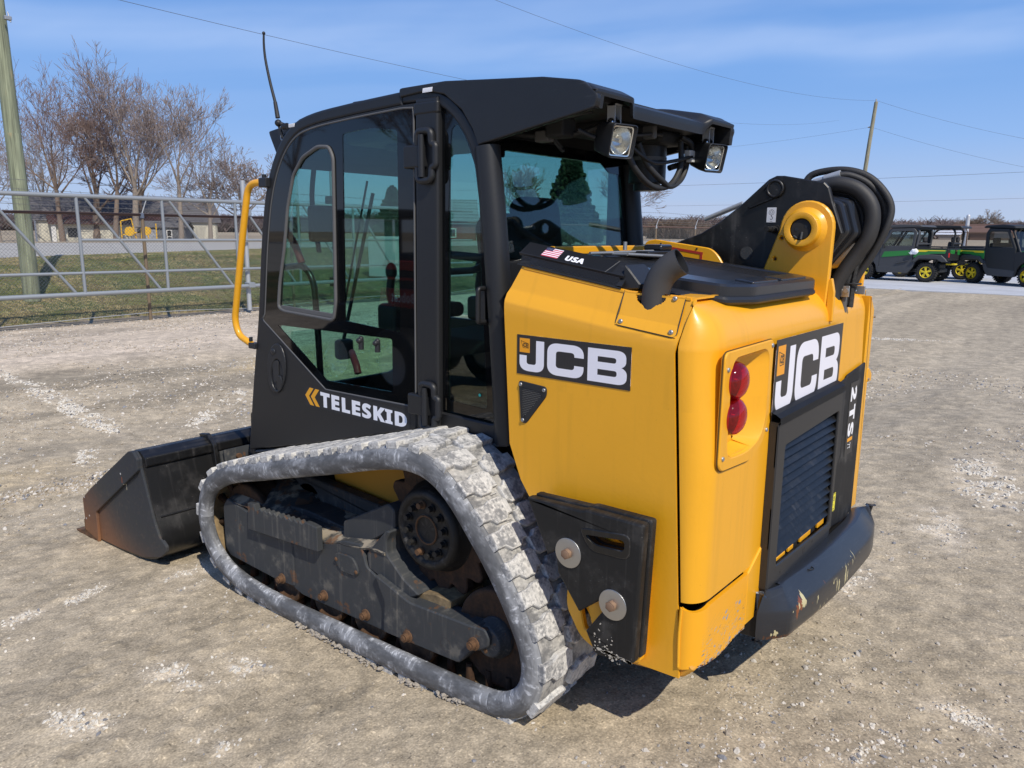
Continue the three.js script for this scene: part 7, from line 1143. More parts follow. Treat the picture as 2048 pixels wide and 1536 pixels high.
// ---------------------------------------------------------------- far woods and hedges
{
  const list = [], r = rng(61), M4 = new THREE.Matrix4(), Q = new THREE.Quaternion();
  const spike = []; for (let k = 0; k < 9; k++) { const a = r() * 6.28, l = 0.6 + 0.5 * r(); spike.push(rod([0, 0, 0], [Math.cos(a) * l * 0.55, l, Math.sin(a) * l * 0.55], 0.03, 0.008, 3, false)); for (let j = 0; j < 4; j++) { const t = 0.4 + 0.5 * r(), b = r() * 6.28; spike.push(rod([Math.cos(a) * l * 0.55 * t, l * t, Math.sin(a) * l * 0.55 * t], [Math.cos(a) * l * 0.55 * t + Math.cos(b) * 0.3, l * t + 0.3, Math.sin(a) * l * 0.55 * t + Math.sin(b) * 0.3], 0.014, 0.006, 3, false)); } }
  const bush = merge(spike);
  for (let i = 0; i < 5200; i++) { const a = -3.05 + 2.35 * r(), d = 430 + 240 * r(), x = Math.cos(a) * d, z = Math.sin(a) * d, s = 6 + 6 * fbm(a * 30, 3, 3, 63); M4.compose(V(x, 0.5, z), Q.setFromAxisAngle(V(0, 1, 0), r() * 6), V(s * 1.5, s * (0.55 + 0.5 * r()), s * 1.5)); list.push([M4.clone(), 0.85 + 0.3 * r()]); }
  const im = new THREE.InstancedMesh(bush, std(1, 1, 1, 1), list.length), C = new THREE.Color(); list.forEach(([m, k], i) => { im.setMatrixAt(i, m); im.setColorAt(i, C.setRGB(0.17 * k, 0.13 * k, 0.125 * k)); });
  im.name = 'distant_wood'; scene.add(im); tag(im, 'leafless wood along the horizon beyond the fields', 'wood', null, 'stuff');
  const thicket = (x, z, w, d, h, n, label, seed) => { const rr = rng(seed), im2 = new THREE.InstancedMesh(bush, std(1, 1, 1, 1), n); for (let i = 0; i < n; i++) { const u = rr() * 2 - 1, v = rr() * 2 - 1, s = h * (0.5 + 0.5 * Math.sqrt(Math.max(0, 1 - u * u))) * (0.7 + 0.5 * rr()); M4.compose(V(x + u * w, terrain(x, z), z + v * d), Q.setFromAxisAngle(V(0, 1, 0), rr() * 6), V(s, s, s)); im2.setMatrixAt(i, M4); const k = 0.8 + 0.4 * rr(); im2.setColorAt(i, C.setRGB(0.20 * k, 0.15 * k, 0.115 * k)); } im2.name = numbered('thicket'); scene.add(im2); tag(im2, label, 'bushes', null, 'stuff'); };
  thicket(-110, -209, 9, 5, 4.6, 420, 'brown leafless thicket on the field left of the lift boom', 71);
  thicket(-35.5, -236, 4, 4, 4.4, 240, 'brown leafless thicket between the brown shed and the grain bins', 72);
}
// ---------------------------------------------------------------- buildings
function wallWithOpenings(w, h, th, opens) { return extrude(shapeOf([[0, 0], [w, 0], [w, h], [0, h]], opens.map(([x0, y0, x1, y1]) => [[x0, y0], [x1, y0], [x1, y1], [x0, y1]])), th, 0); }
function roofRows(parent, mat, w, rows, a, b, over = 0.35) {      // rows of shingles laid from the eave line a to the ridge line b: [z, y]
  for (let i = 0; i < rows; i++) { const t0 = i / rows, t1 = (i + 1.12) / rows; const g = quadPanel([-over, mix(a[1], b[1], t0) + 0.04, mix(a[0], b[0], t0)], [w + over, mix(a[1], b[1], t0) + 0.04, mix(a[0], b[0], t0)], [w + over, mix(a[1], b[1], t1), mix(a[0], b[0], t1)], [-over, mix(a[1], b[1], t1), mix(a[0], b[0], t1)], 0.05); mesh('shingle_row', g, mat, parent); }
}
{
  // farmhouse: main block with a grey roof, cream walls, a lower brown-roofed front wing and a grey shed
  const ho = thing('farmhouse', [-84.6, 0.15, -26.3], Math.PI / 2 - 0.88 + 0.58, 'cream farmhouse with grey roof and low brown-roofed wing beyond the road', 'house');
  const cream = std(0.58, 0.55, 0.45, 0.85), white = std(0.66, 0.65, 0.62, 0.8), grey = std(0.115, 0.11, 0.115, 0.9), brown = std(0.085, 0.038, 0.03, 0.9), dark = std(0.03, 0.032, 0.036, 0.2);
  // local x runs along the house to the right as seen from the yard, z towards the yard
  const Lh = 15.0;
  ho.scale.set(1.15, 0.92, 1.1); const wl = group('house_wall', ho); mesh('front', wallWithOpenings(Lh, 2.5, 0.2, [[9.2, 0.6, 10.6, 1.9], [11.4, 0.6, 12.8, 1.9]]).translate(0, 0, 0), cream, wl); mesh('back', wallWithOpenings(Lh, 2.5, 0.2, []).translate(0, 0, -6), cream, wl);
  for (const x of [0, Lh - 0.2]) mesh('gable', exZY([[0.2, 0], [-6, 0], [-6, 2.5], [-4.9, 3.9], [-2.9, 5.0], [-0.9, 3.9], [0.2, 2.5]], x, x + 0.2, 0), white, wl);
  for (const [x0, x1] of [[9.2, 10.6], [11.4, 12.8]]) { const w = group('window', ho); mesh('pane', box(x0, x1, 0.6, 1.9, 0.05, 0.08, 0), dark, w); mesh('frame', [box(x0, x1, 1.85, 1.93, 0.16, 0.24, 0.01), box(x0, x1, 0.55, 0.62, 0.16, 0.26, 0.01), box((x0 + x1) / 2 - 0.03, (x0 + x1) / 2 + 0.03, 0.6, 1.9, 0.08, 0.14, 0)], white, w); }
  const rf = group('roof', ho); roofRows(rf, grey, Lh, 7, [0.45, 2.45], [-0.9, 3.95]); roofRows(rf, grey, Lh, 6, [-0.88, 3.93], [-2.9, 5.05]); roofRows(rf, grey, Lh, 7, [-6.3, 2.45], [-4.9, 3.95]); roofRows(rf, grey, Lh, 6, [-4.92, 3.93], [-2.9, 5.05]);
  const wg = group('front_wing', ho); mesh('wing_wall', [wallWithOpenings(8.6, 2.1, 0.15, [[1.0, 0.7, 2.0, 1.7]]).translate(1.2, 0, 2.6), box(1.2, 1.35, 0, 2.1, 0.2, 2.6, 0), box(9.65, 9.8, 0, 2.1, 0.2, 2.6, 0)], cream, wg); mesh('wing_pane', box(2.2, 3.2, 0.7, 1.7, 2.64, 2.67, 0), dark, wg); mesh('porch_post', [box(1.0, 1.35, 0, 2.1, 2.7, 3.0, 0.02)], white, wg);
  const wr = group('wing_roof', ho); { const a = [3.2, 2.1], b = [0.1, 3.1]; for (let i = 0; i < 8; i++) { const t0 = i / 8, t1 = (i + 1.1) / 8; mesh('shingle_row', quadPanel([0.8, mix(a[1], b[1], t0) + 0.04, mix(a[0], b[0], t0)], [10.2, mix(a[1], b[1], t0) + 0.04, mix(a[0], b[0], t0)], [10.2, mix(a[1], b[1], t1), mix(a[0], b[0], t1)], [0.8, mix(a[1], b[1], t1), mix(a[0], b[0], t1)], 0.05), brown, wr); } }
  const sh = thing('garden_shed', [-72.0, 0.15, -30.6], Math.PI / 2 - 0.72, 'small grey shed with white door frame before the right half of the farmhouse', 'shed');
  mesh('shed_wall', [wallWithOpenings(4.2, 1.7, 0.1, [[2.6, 0.2, 3.0, 1.4]]), box(0, 0.1, 0, 1.7, -2.4, 0, 0), box(4.1, 4.2, 0, 1.7, -2.4, 0, 0)], std(0.13, 0.135, 0.145, 0.85), sh); mesh('shed_roof', [quadPanel([-0.2, 1.7, 0.3], [4.4, 1.7, 0.3], [4.4, 2.3, -1.2], [-0.2, 2.3, -1.2], 0.06), quadPanel([-0.2, 2.3, -1.2], [4.4, 2.3, -1.2], [4.4, 1.7, -2.7], [-0.2, 1.7, -2.7], 0.06)], grey, sh); mesh('shed_door', [box(0.6, 1.6, 0, 1.5, 0.10, 0.13, 0.01)], std(0.32, 0.33, 0.35, 0.8), sh); mesh('window_frame', [box(2.55, 2.62, 0.15, 1.45, 0.09, 0.15, 0), box(2.98, 3.05, 0.15, 1.45, 0.09, 0.15, 0), box(2.6, 3.0, 0.8, 0.86, 0.09, 0.13, 0), box(2.6, 3.0, 1.4, 1.46, 0.09, 0.15, 0)], white, sh); mesh('window_pane', box(2.6, 3.0, 0.2, 1.4, 0.03, 0.05, 0), dark, sh);
}
{
  const red = std(0.23, 0.045, 0.04, 0.85), roofM = std(0.22, 0.25, 0.28, 0.7), w = std(0.7, 0.7, 0.68, 0.8);
  const ba = thing('red_barn', [-60.5, 0.15, -51.6], Math.PI / 2 - 0.75, 'red gabled barn with one small white window, seen through the cab', 'barn');
  mesh('barn_wall', [wallWithOpenings(9, 2.4, 0.15, [[6.0, 1.0, 6.8, 1.8]]), exZY([[0.15, 0], [-6, 0], [-6, 2.4], [-2.9, 4.8], [0.15, 2.4]], 0, 0.15, 0), exZY([[0.15, 0], [-6, 0], [-6, 2.4], [-2.9, 4.8], [0.15, 2.4]], 8.85, 9.0, 0)], red, ba);
  const rf = group('roof', ba); roofRows(rf, roofM, 9, 8, [0.4, 2.3], [-2.9, 4.9]); roofRows(rf, roofM, 9, 8, [-6.2, 2.3], [-2.9, 4.9]);
  const wi = group('window', ba); mesh('frame', [box(5.9, 6.9, 1.78, 1.9, 0.13, 0.2, 0), box(5.9, 6.9, 0.9, 1.02, 0.13, 0.2, 0), box(5.9, 6.02, 1.0, 1.8, 0.13, 0.2, 0), box(6.78, 6.9, 1.0, 1.8, 0.13, 0.2, 0)], w, wi); mesh('pane', box(6.0, 6.8, 1.0, 1.8, 0.04, 0.06, 0), std(0.03, 0.03, 0.04, 0.2), wi);
  const tk = thing('storage_box', [-15.6, terrain(-15.6, -12.2), -12.3], 0.2, 'tall white storage box on the lawn, seen through the cab door', 'box'); mesh('box_body', metric(box(-0.5, 0.5, 0.1, 1.25, -0.45, 0.45, 0.03)), std(0.66, 0.68, 0.68, 0.6), tk); mesh('box_door', [box(0.49, 0.52, 0.15, 1.2, -0.4, 0.4, 0.01), box(0.51, 0.54, 0.65, 0.72, -0.05, 0.05, 0.005)], std(0.58, 0.60, 0.60, 0.6), tk); mesh('box_skid', [box(-0.45, 0.45, 0, 0.1, -0.4, -0.3, 0.01), box(-0.45, 0.45, 0, 0.1, 0.3, 0.4, 0.01)], std(0.2, 0.15, 0.1, 0.9), tk);
}
{ // far right: long shed, brown barn and grain bins
  const ls = thing('long_shed', [-52, 0, -213], 0, 'long low grey shed with pale roof far behind the utility vehicles', 'shed'); mesh('shed_wall', [wallWithOpenings(16, 2.2, 0.2, [[3, 0.2, 5, 1.9], [10, 0.8, 11.5, 1.7]]), box(0, 0.2, 0, 2.2, -6, 0, 0), box(15.8, 16, 0, 2.2, -6, 0, 0)], std(0.24, 0.20, 0.17, 0.9), ls); const r1 = group('roof', ls); roofRows(r1, std(0.62, 0.64, 0.68, 0.6), 16, 5, [0.5, 2.1], [-3, 3.1]); roofRows(r1, std(0.62, 0.64, 0.68, 0.6), 16, 5, [-6.5, 2.1], [-3, 3.1]); mesh('shed_door', box(3, 5, 0.2, 1.9, 0.05, 0.1, 0), std(0.5, 0.5, 0.5, 0.8), ls);
  const bb = thing('brown_barn', [-38.6, 0, -216], -0.1, 'far brown barn with a plain pitched roof behind the fence', 'barn'); mesh('barn_wall', [wallWithOpenings(13, 2.6, 0.2, [[2, 0, 4.5, 2.2]]), exZY([[0.2, 0], [-7, 0], [-7, 2.6], [-3.4, 4.6], [0.2, 2.6]], 0, 0.2, 0), exZY([[0.2, 0], [-7, 0], [-7, 2.6], [-3.4, 4.6], [0.2, 2.6]], 12.8, 13, 0)], std(0.13, 0.075, 0.055, 0.9), bb); const r2 = group('roof', bb); roofRows(r2, std(0.15, 0.09, 0.07, 0.85), 13, 6, [0.5, 2.5], [-3.4, 4.7]); roofRows(r2, std(0.15, 0.09, 0.07, 0.85), 13, 6, [-7.4, 2.5], [-3.4, 4.7]); mesh('barn_door', box(2, 4.5, 0, 2.2, 0.03, 0.08, 0), std(0.05, 0.04, 0.035, 0.9), bb);
  const bin = thing('grain_bin', [-33.6, 0, -233], 0, 'left one of two far galvanised grain bins with conical roofs', 'grain bin'), st = std(0.38, 0.42, 0.46, 0.5, 0.5); for (let i = 0; i < 7; i++) mesh('bin_ring', lathe('y', [0, i * 0.72, 0], [[1.75, 0], [1.79, 0.12], [1.75, 0.24], [1.79, 0.36], [1.75, 0.48], [1.79, 0.6], [1.75, 0.72]], 32), st, bin); mesh('bin_roof', lathe('y', [0, 5.04, 0], [[1.85, 0], [0.3, 0.95], [0.3, 1.05], [0, 1.1]], 32), st, bin); mesh('bin_ladder', [rod([0.3, 0, 1.85], [0.3, 5.2, 1.85], 0.03), rod([0.7, 0, 1.8], [0.7, 5.2, 1.8], 0.03)], M.galv, bin);
  const b2 = bin.clone(); b2.name = numbered('grain_bin'); b2.position.set(-30.4, 0, -236); b2.scale.set(0.9, 0.8, 0.9); b2.userData = { label: 'right and lower one of the two far galvanised grain bins', category: 'grain bin' }; scene.add(b2);
  // wind turbine on the horizon
  const wt = thing('wind_turbine', [-260, 0, -360], 0.8, 'tiny white wind turbine on the horizon beside the bare tree', 'wind turbine'); mesh('tower', cyl('y', [0, 3, 0], 0.9, 6, 10, 0.6), std(0.8, 0.8, 0.82, 0.5), wt); mesh('nacelle', box(-1, 1, 5.6, 6.8, -2, 1.2, 0.3), std(0.8, 0.8, 0.82, 0.5), wt); for (let k = 0; k < 3; k++) mesh('blade', new THREE.BoxGeometry(0.7, 8.5, 0.25).translate(0, 4.4, 0).rotateZ(k * 2.094 + 0.25).translate(0, 6.2, 1.3), std(0.85, 0.85, 0.87, 0.5), wt);
}
{ // wire fence behind the apron
  const fe = thing('rear_fence', [-22, 0, -52], 0, 'wire fence with leaning brown posts and barbed wire behind the utility vehicles', 'fence'); const bm = std(0.13, 0.085, 0.06, 0.9);
  for (let i = 0; i < 14; i++) { const x = i * 2.4, p = group('fence_post', fe); mesh('post_tube', cyl('y', [x, 0.95, 0], 0.045, 1.9, 8), i % 5 === 3 ? M.galv : bm, p); mesh('post_arm', rod([x, 1.9, 0], [x - 0.35, 2.5, -0.1], 0.03, 0.025, 6), bm, p); }
  for (const y of [1.88, 0.2]) mesh('fence_rail', rod([0, y, 0], [32, y, 0], 0.025, 0.025, 6), bm, fe); for (const y of [2.1, 2.3]) mesh('barbed_wire', rod([-0.2, y, 0], [32, y, 0], 0.008, 0.008, 4), bm, fe);
  const ws = []; for (let x = -1.7; x < 32; x += 0.11) for (const s of [1, -1]) { const a = x, b = x + s * 1.68; if (Math.min(a, b) < 0 || Math.max(a, b) > 32) continue; ws.push(rod([a, 1.88, 0], [b, 0.2, 0], 0.0035, 0.0035, 3, false)); } mesh('chain_link', ws, std(0.2, 0.17, 0.14, 0.7), fe).userData.kind = 'stuff';
  const mp = thing('galvanised_post', [-10.15, 0, -66.9], 0, 'single tall pale galvanised post sticking up behind the parked vehicles', 'post'); mesh('post_tube', cyl('y', [0, 1.6, 0], 0.14, 3.2, 14), std(0.6, 0.62, 0.65, 0.45, 0.3), mp); mesh('post_dome', new THREE.SphereGeometry(0.14, 12, 6).translate(0, 3.2, 0), std(0.6, 0.62, 0.65, 0.45, 0.3), mp);
}
{ // yellow playset-like farm machine beyond the road
  const t = thing('farm_implement', [-69.7, 0.15, -28.1], Math.PI / 2 - 0.72, 'bright yellow farm implement with round discs standing between the trees by the road', 'farm machine'), y = std(0.70, 0.40, 0.02, 0.5);
  mesh('implement_frame', [[[0, 0.1, 0], [0, 2.2, 0]], [[0, 2.2, 0], [0.9, 2.4, 0]], [[0.9, 2.4, 0], [1.3, 0.1, 0]], [[3.0, 0.1, 0.2], [3.0, 2.0, 0.2]], [[1.7, 0.1, 0.3], [1.8, 1.6, 0.3]], [[-0.2, 0.15, 0.3], [3.4, 0.15, 0.3]]].map(([a, b]) => rod(a, b, 0.055)), y, t); mesh('disc', [cyl('z', [0.75, 1.3, 0.2], 0.42, 0.12, 12), rod([0.2, 1.0, 0.2], [1.4, 1.2, 0.2], 0.06)], y, t); mesh('disc', [cyl('z', [2.2, 1.35, 0.2], 0.38, 0.12, 10), rod([2.2, 1.35, 0.2], [2.4, 0.2, 0.2], 0.06)], y, t); mesh('drum', cyl('x', [1.6, 1.35, 0.25], 0.2, 0.3, 16), M.plastic, t);
}
// ---------------------------------------------------------------- utility vehicles on the concrete apron
const uv_ = { grey: std(0.055, 0.057, 0.06, 0.6), dark: std(0.016, 0.017, 0.018, 0.55), green: new THREE.MeshPhysicalMaterial({ color: lin(0.025, 0.22, 0.045), roughness: 0.3, clearcoat: 0.5 }), yellow: std(0.80, 0.62, 0.03, 0.4), tyre: std(0.022, 0.022, 0.023, 0.9), red: std(0.45, 0.02, 0.02, 0.4), pane: new THREE.MeshPhysicalMaterial({ color: lin(0.72, 0.78, 0.78), transmission: 1, thickness: 0, roughness: 0.0, ior: 1.5 }), seat: std(0.03, 0.03, 0.032, 0.8) };
const spoke = () => Array.from({ length: 5 }, (_, i) => i / 5 * 6.283);
function utvWheel(parent, x, z, out) {       // forward is -x here; out = +1 left, -1 right
  const w = group('wheel', parent), R = 0.335, hw = 0.13;
  const prof = []; for (let i = 0; i <= 12; i++) { const a = -1.35 + i / 12 * 2.7; prof.push([R - 0.06 + 0.06 * Math.cos(a) * 1.0, hw * Math.sin(a) * 1.02]); }
  mesh('tyre', lathe('z', [x, R, z], [[0.20, -hw * 0.9], ...prof, [0.20, hw * 0.9]], 36), uv_.tyre, w);
  const lugs = []; for (let i = 0; i < 26; i++) { const a = i / 26 * 6.283; for (const s of [-1, 1]) lugs.push(new THREE.BoxGeometry(0.045, 0.028, 0.11).rotateY(s * 0.45).translate(0, R - 0.004, s * 0.07).rotateZ(a + (s > 0 ? 0.12 : 0)).translate(x, R, z)); } mesh('tyre_lugs', lugs, uv_.tyre, w).userData.kind = 'stuff';
  const zf = z + out * (hw * 0.75);
  mesh('rim', [lathe('z', [x, R, zf], [[0.205, -0.05], [0.205, 0.012], [0.19, 0.016], [0.178, 0.0], [0.178, -0.05]], 32), ...spoke().map((a) => new THREE.BoxGeometry(0.05, 0.17, 0.025).translate(0, 0.095, 0).rotateZ(a).translate(x, R, zf)), ...spoke().map((a) => new THREE.BoxGeometry(0.03, 0.15, 0.02).translate(0, 0.10, 0).rotateZ(a + 0.3).translate(x, R, zf - out * 0.006)), cyl('z', [x, R, zf], 0.045, 0.05, 18)], uv_.yellow, w);
  mesh('brake_drum', cyl('z', [x, R, zf - out * 0.05], 0.175, 0.03, 24), uv_.dark, w);
}
function utv(name, x, z, turn, label, kind) {
  const t = thing(name, [x, 0.035, z], turn, label, 'utility vehicle', undefined);   // origin between the rear wheels, forward is -x
  const WB = 2.15, tr = 0.62;
  for (const [wx, wz, o] of [[0, tr, 1], [0, -tr, -1], [-WB, tr, 1], [-WB, -tr, -1]]) utvWheel(t, wx, wz, o);
  // chassis, skid plate and rear axle
  mesh('chassis', [box(-2.75, 0.35, 0.32, 0.46, -0.40, 0.40, 0.03), box(-0.25, 0.30, 0.42, 0.62, -0.32, 0.32, 0.03), cyl('z', [0, 0.335, 0], 0.05, 1.15, 10), cyl('z', [-WB, 0.335, 0], 0.05, 1.15, 10), rod([0.1, 0.36, 0.35], [0.2, 0.75, 0.30], 0.035), rod([0.1, 0.36, -0.35], [0.2, 0.75, -0.30], 0.035)], uv_.dark, t);
  // front body with hood and wheel arches
  const wheelArch = (cx) => Array.from({ length: 9 }, (_, i) => { const a = Math.PI * (1 - i / 8); return [cx + 0.44 * Math.cos(a), 0.36 + 0.44 * Math.sin(a)]; });
  for (const s of [1, -1]) { const z0 = s > 0 ? 0.60 : -0.72, z1 = s > 0 ? 0.72 : -0.60; mesh('front_fender', exXY([[-2.80, 0.52], [-WB - 0.44, 0.44], ...wheelArch(-WB), [-WB + 0.46, 0.30], [-1.62, 0.30], [-1.60, 1.08], [-1.95, 1.12], [-2.55, 1.04], [-2.78, 0.86]], z0, z1, 0.02), kind === 2 ? uv_.dark : uv_.grey, t); }
  mesh('hood', exXY(roundPoly([[-2.80, 0.58], [-2.82, 0.84], [-2.58, 1.04], [-1.98, 1.13], [-1.62, 1.12], [-1.62, 0.6]], 0.06), -0.60, 0.60, 0.03), kind === 2 ? uv_.green : uv_.grey, t);
  mesh('head_lamp', [box(-2.845, -2.80, 0.80, 0.90, 0.36, 0.56, 0.015), box(-2.845, -2.80, 0.80, 0.90, -0.56, -0.36, 0.015)], M.reflector, t);
  mesh('front_bumper', [box(-2.92, -2.80, 0.45, 0.68, -0.42, 0.42, 0.03)], uv_.dark, t);
  // sill and rear quarter below the bed
  for (const s of [1, -1]) { const z0 = s > 0 ? 0.62 : -0.73, z1 = s > 0 ? 0.73 : -0.62; mesh('sill', exXY(roundPoly([[-1.66, 0.28], [-0.62, 0.28], [-0.46, 0.48], [-0.36, 0.74], [-0.45, 0.80], [-0.62, 0.55], [-1.66, 0.50]], 0.03), z0, z1, 0.015), uv_.grey, t); }
  mesh('cab_floor', box(-1.66, -0.55, 0.36, 0.46, -0.66, 0.66, 0.02), uv_.dark, t);
  mesh('seat', [new RoundedBoxGeometry(0.5, 0.16, 1.2, 3, 0.05).translate(-0.82, 0.82, 0), new RoundedBoxGeometry(0.14, 0.56, 1.2, 3, 0.05).rotateZ(-0.14).translate(-0.56, 1.10, 0), new RoundedBoxGeometry(0.10, 0.18, 0.28, 3, 0.04).translate(-0.49, 1.46, 0.33), new RoundedBoxGeometry(0.10, 0.18, 0.28, 3, 0.04).translate(-0.49, 1.46, -0.33), box(-1.05, -0.55, 0.44, 0.76, -0.6, 0.6, 0.03)], uv_.seat, t);
  mesh('dash', exXY(roundPoly([[-1.70, 0.8], [-1.64, 1.14], [-1.48, 1.10], [-1.42, 0.94], [-1.56, 0.8]], 0.03), -0.60, 0.60, 0.02), uv_.dark, t); mesh('steering_wheel', [new THREE.TorusGeometry(0.17, 0.014, 8, 24).rotateY(Math.PI / 2).rotateZ(0.5).translate(-1.36, 1.16, 0.33), rod([-1.36, 1.16, 0.33], [-1.52, 1.06, 0.33], 0.02)], uv_.dark, t);
  // cargo bed with its coloured sides, rail and tailgate
  const bed = group('cargo_bed', t), zB = 0.73;
  mesh('bed_floor', box(-0.46, 0.62, 0.78, 0.82, -zB + 0.03, zB - 0.03, 0.01), uv_.dark, bed);
  for (const s of [1, -1]) {
    const z0 = s > 0 ? zB - 0.05 : -zB, z1 = s > 0 ? zB : -zB + 0.05, f = s > 0 ? z1 : z0, pan = (n, pts, mat, d = 0.012) => mesh(n, exXY(roundPoly(pts, 0.015), s > 0 ? f - 0.004 : f - d, s > 0 ? f + d : f + 0.004, 0.004), mat, bed);
    mesh('bed_side', exXY(roundPoly([[-0.47, 0.76], [0.64, 0.76], [0.66, 1.16], [-0.47, 1.16]], 0.03), z0, z1, 0.01), uv_.dark, bed);
    pan('green_panel', [[-0.45, 0.84], [-0.06, 0.86], [0.10, 0.98], [0.56, 0.99], [0.60, 1.115], [-0.45, 1.115]], uv_.green);
    pan('yellow_stripe', [[-0.42, 1.035], [-0.06, 1.04], [0.02, 1.07], [0.56, 1.075], [0.57, 1.105], [-0.42, 1.105]], uv_.yellow, 0.018);
    mesh('bed_fender', exXY([[-0.50, 0.70], [-0.42, 0.80], [-0.30, 0.92], [0.12, 0.96], [0.46, 0.94], [0.62, 0.80], [0.66, 0.72], [0.48, 0.70], [0.32, 0.80], [-0.24, 0.80], [-0.38, 0.68]], s > 0 ? zB - 0.08 : -zB - 0.055, s > 0 ? zB + 0.055 : -zB + 0.08, 0.02), uv_.grey, bed);
    mesh('bed_rail', [rod([-0.45, 1.21, s * 0.69], [0.62, 1.21, s * 0.69], 0.016), ...[-0.4, 0, 0.4, 0.6].map((q) => rod([q, 1.14, s * 0.69], [q, 1.21, s * 0.69], 0.014))], uv_.dark, bed);
    mesh('tail_lamp', box(0.655, 0.685, 0.86, 1.02, s > 0 ? 0.62 : -0.72, s > 0 ? 0.72 : -0.62, 0.015), uv_.red, bed);
  }
  mesh('tailgate', box(0.62, 0.67, 0.76, 1.16, -zB + 0.02, zB - 0.02, 0.012), uv_.dark, bed); mesh('tailgate_panel', [exZY(roundPoly([[0.56, 1.0], [0.58, 1.12], [0.14, 1.12], [0.10, 1.05], [0.16, 0.98], [0.3, 0.98]], 0.02), 0.668, 0.68, 0.004), exZY(roundPoly([[-0.62, 0.94], [-0.66, 1.12], [-0.14, 1.12], [-0.10, 1.05], [-0.2, 0.94]], 0.02), 0.668, 0.68, 0.004)], uv_.green, bed); mesh('tailgate_handle', box(0.67, 0.70, 1.03, 1.13, -0.09, 0.09, 0.01), uv_.dark, bed); mesh('gate_badge', [box(0.68, 0.684, 1.06, 1.09, -0.6, -0.48, 0), box(0.70, 0.703, 1.08, 1.10, -0.02, 0.02, 0)], uv_.yellow, bed); mesh('hitch', [box(0.35, 0.66, 0.58, 0.64, -0.40, -0.10, 0.02)], uv_.yellow, t); mesh('bed_wall', box(-0.50, -0.45, 0.76, 1.2, -zB + 0.02, zB - 0.02, 0.01), uv_.dark, bed);
  // roll cage and roof
  const cage = kind === 0 ? uv_.grey : uv_.dark;
  for (const s of [1, -1]) mesh('roll_bar', bent([[-1.74, 1.08, s * 0.64], [-1.34, 1.80, s * 0.60], [-1.10, 1.88, s * 0.60], [-0.48, 1.88, s * 0.60], [-0.36, 1.72, s * 0.62], [-0.42, 1.10, s * 0.66]], kind === 0 ? 0.045 : 0.035, 0.10, 10), cage, t);
  mesh('cross_bar', [rod([-1.20, 1.87, -0.6], [-1.20, 1.87, 0.6], 0.03), rod([-0.42, 1.84, -0.6], [-0.42, 1.84, 0.6], 0.03), rod([-0.40, 1.30, -0.64], [-0.40, 1.30, 0.64], 0.025)], cage, t);
  mesh('roof', exXY(roundPoly(kind === 1 ? [[-1.95, 1.88], [-1.90, 1.96], [-1.0, 1.99], [-0.20, 1.97], [-0.12, 1.90], [-0.2, 1.87]] : [[-1.50, 1.86], [-1.42, 1.95], [-1.0, 1.985], [-0.35, 1.965], [-0.24, 1.90], [-0.30, 1.87]], 0.03), -0.70, 0.70, 0.02), kind === 0 ? uv_.grey : uv_.dark, t);
  mesh('windscreen', quadPanel([-1.735, 1.10, 0.60], [-1.735, 1.10, -0.60], [-1.36, 1.83, -0.57], [-1.36, 1.83, 0.57], 0.004), uv_.pane, t);
  mesh('mirror', [box(-1.50, -1.44, 1.14, 1.32, 0.76, 0.88, 0.02), rod([-1.50, 1.2, 0.68], [-1.47, 1.2, 0.78], 0.012)], uv_.dark, t);
  if (kind === 0 || kind === 2) for (const s of [1, -1]) {
    const d = group('door', t), z0 = s > 0 ? 0.665 : -0.725, z1 = z0 + 0.06, top = [[-1.60, 1.20], [-1.27, 1.80], [-0.52, 1.82], [-0.44, 1.72], [-0.48, 1.20]], win = roundPoly(top.map(([a, b]) => [a * 0.86 - 0.135, 1.2 + (b - 1.2) * 0.84 + 0.03]), 0.04);
    mesh('door_skin', exXY(roundPoly([[-1.62, 0.46], [-0.60, 0.46], [-0.50, 0.62], [-0.46, 1.18], [-0.42, 1.74], [-0.52, 1.85], [-1.28, 1.83], [-1.62, 1.20]], 0.04), z0, z1, 0.012, [win]), cage, d); mesh('door_pane', exXY(win, (z0 + z1) / 2 - 0.003, (z0 + z1) / 2 + 0.003, 0), uv_.pane, d);
    const f = s > 0 ? z1 : z0, o = (n, pts, mat) => mesh(n, exXY(roundPoly(pts, 0.015), s > 0 ? f - 0.003 : f - 0.012, s > 0 ? f + 0.012 : f + 0.003, 0.004), mat, d);
    if (kind === 0) { o('green_panel', [[-1.55, 0.82], [-1.46, 1.02], [-0.58, 1.08], [-0.54, 0.92]], uv_.green); mesh('door_handle', rod([-1.02, 0.62, f + s * 0.02], [-0.62, 0.72, f + s * 0.02], 0.018), uv_.grey, d); }
    mesh('latch', box(-0.58, -0.48, 1.06, 1.12, f - 0.01, f + 0.02, 0.008), uv_.dark, d);
  }
  else for (const s of [1, -1]) mesh('side_net', bent([[-1.60, 0.62, s * 0.68], [-1.30, 1.02, s * 0.68], [-0.60, 1.10, s * 0.68], [-0.55, 0.62, s * 0.68]], 0.02, 0.08, 8), uv_.dark, t);
  return t;
}
utv('utility_vehicle', -4.55, -28.0, -0.12, 'dark grey utility vehicle with closed doors, green side panels and yellow wheels', 0);
utv('utility_vehicle', -4.0, -31.0, -0.06, 'open utility vehicle with black canopy, half hidden behind the grey one', 1);
utv('utility_vehicle', -2.95, -28.75, Math.PI - 0.62, 'dark cabbed utility vehicle facing right at the edge of the view', 2);
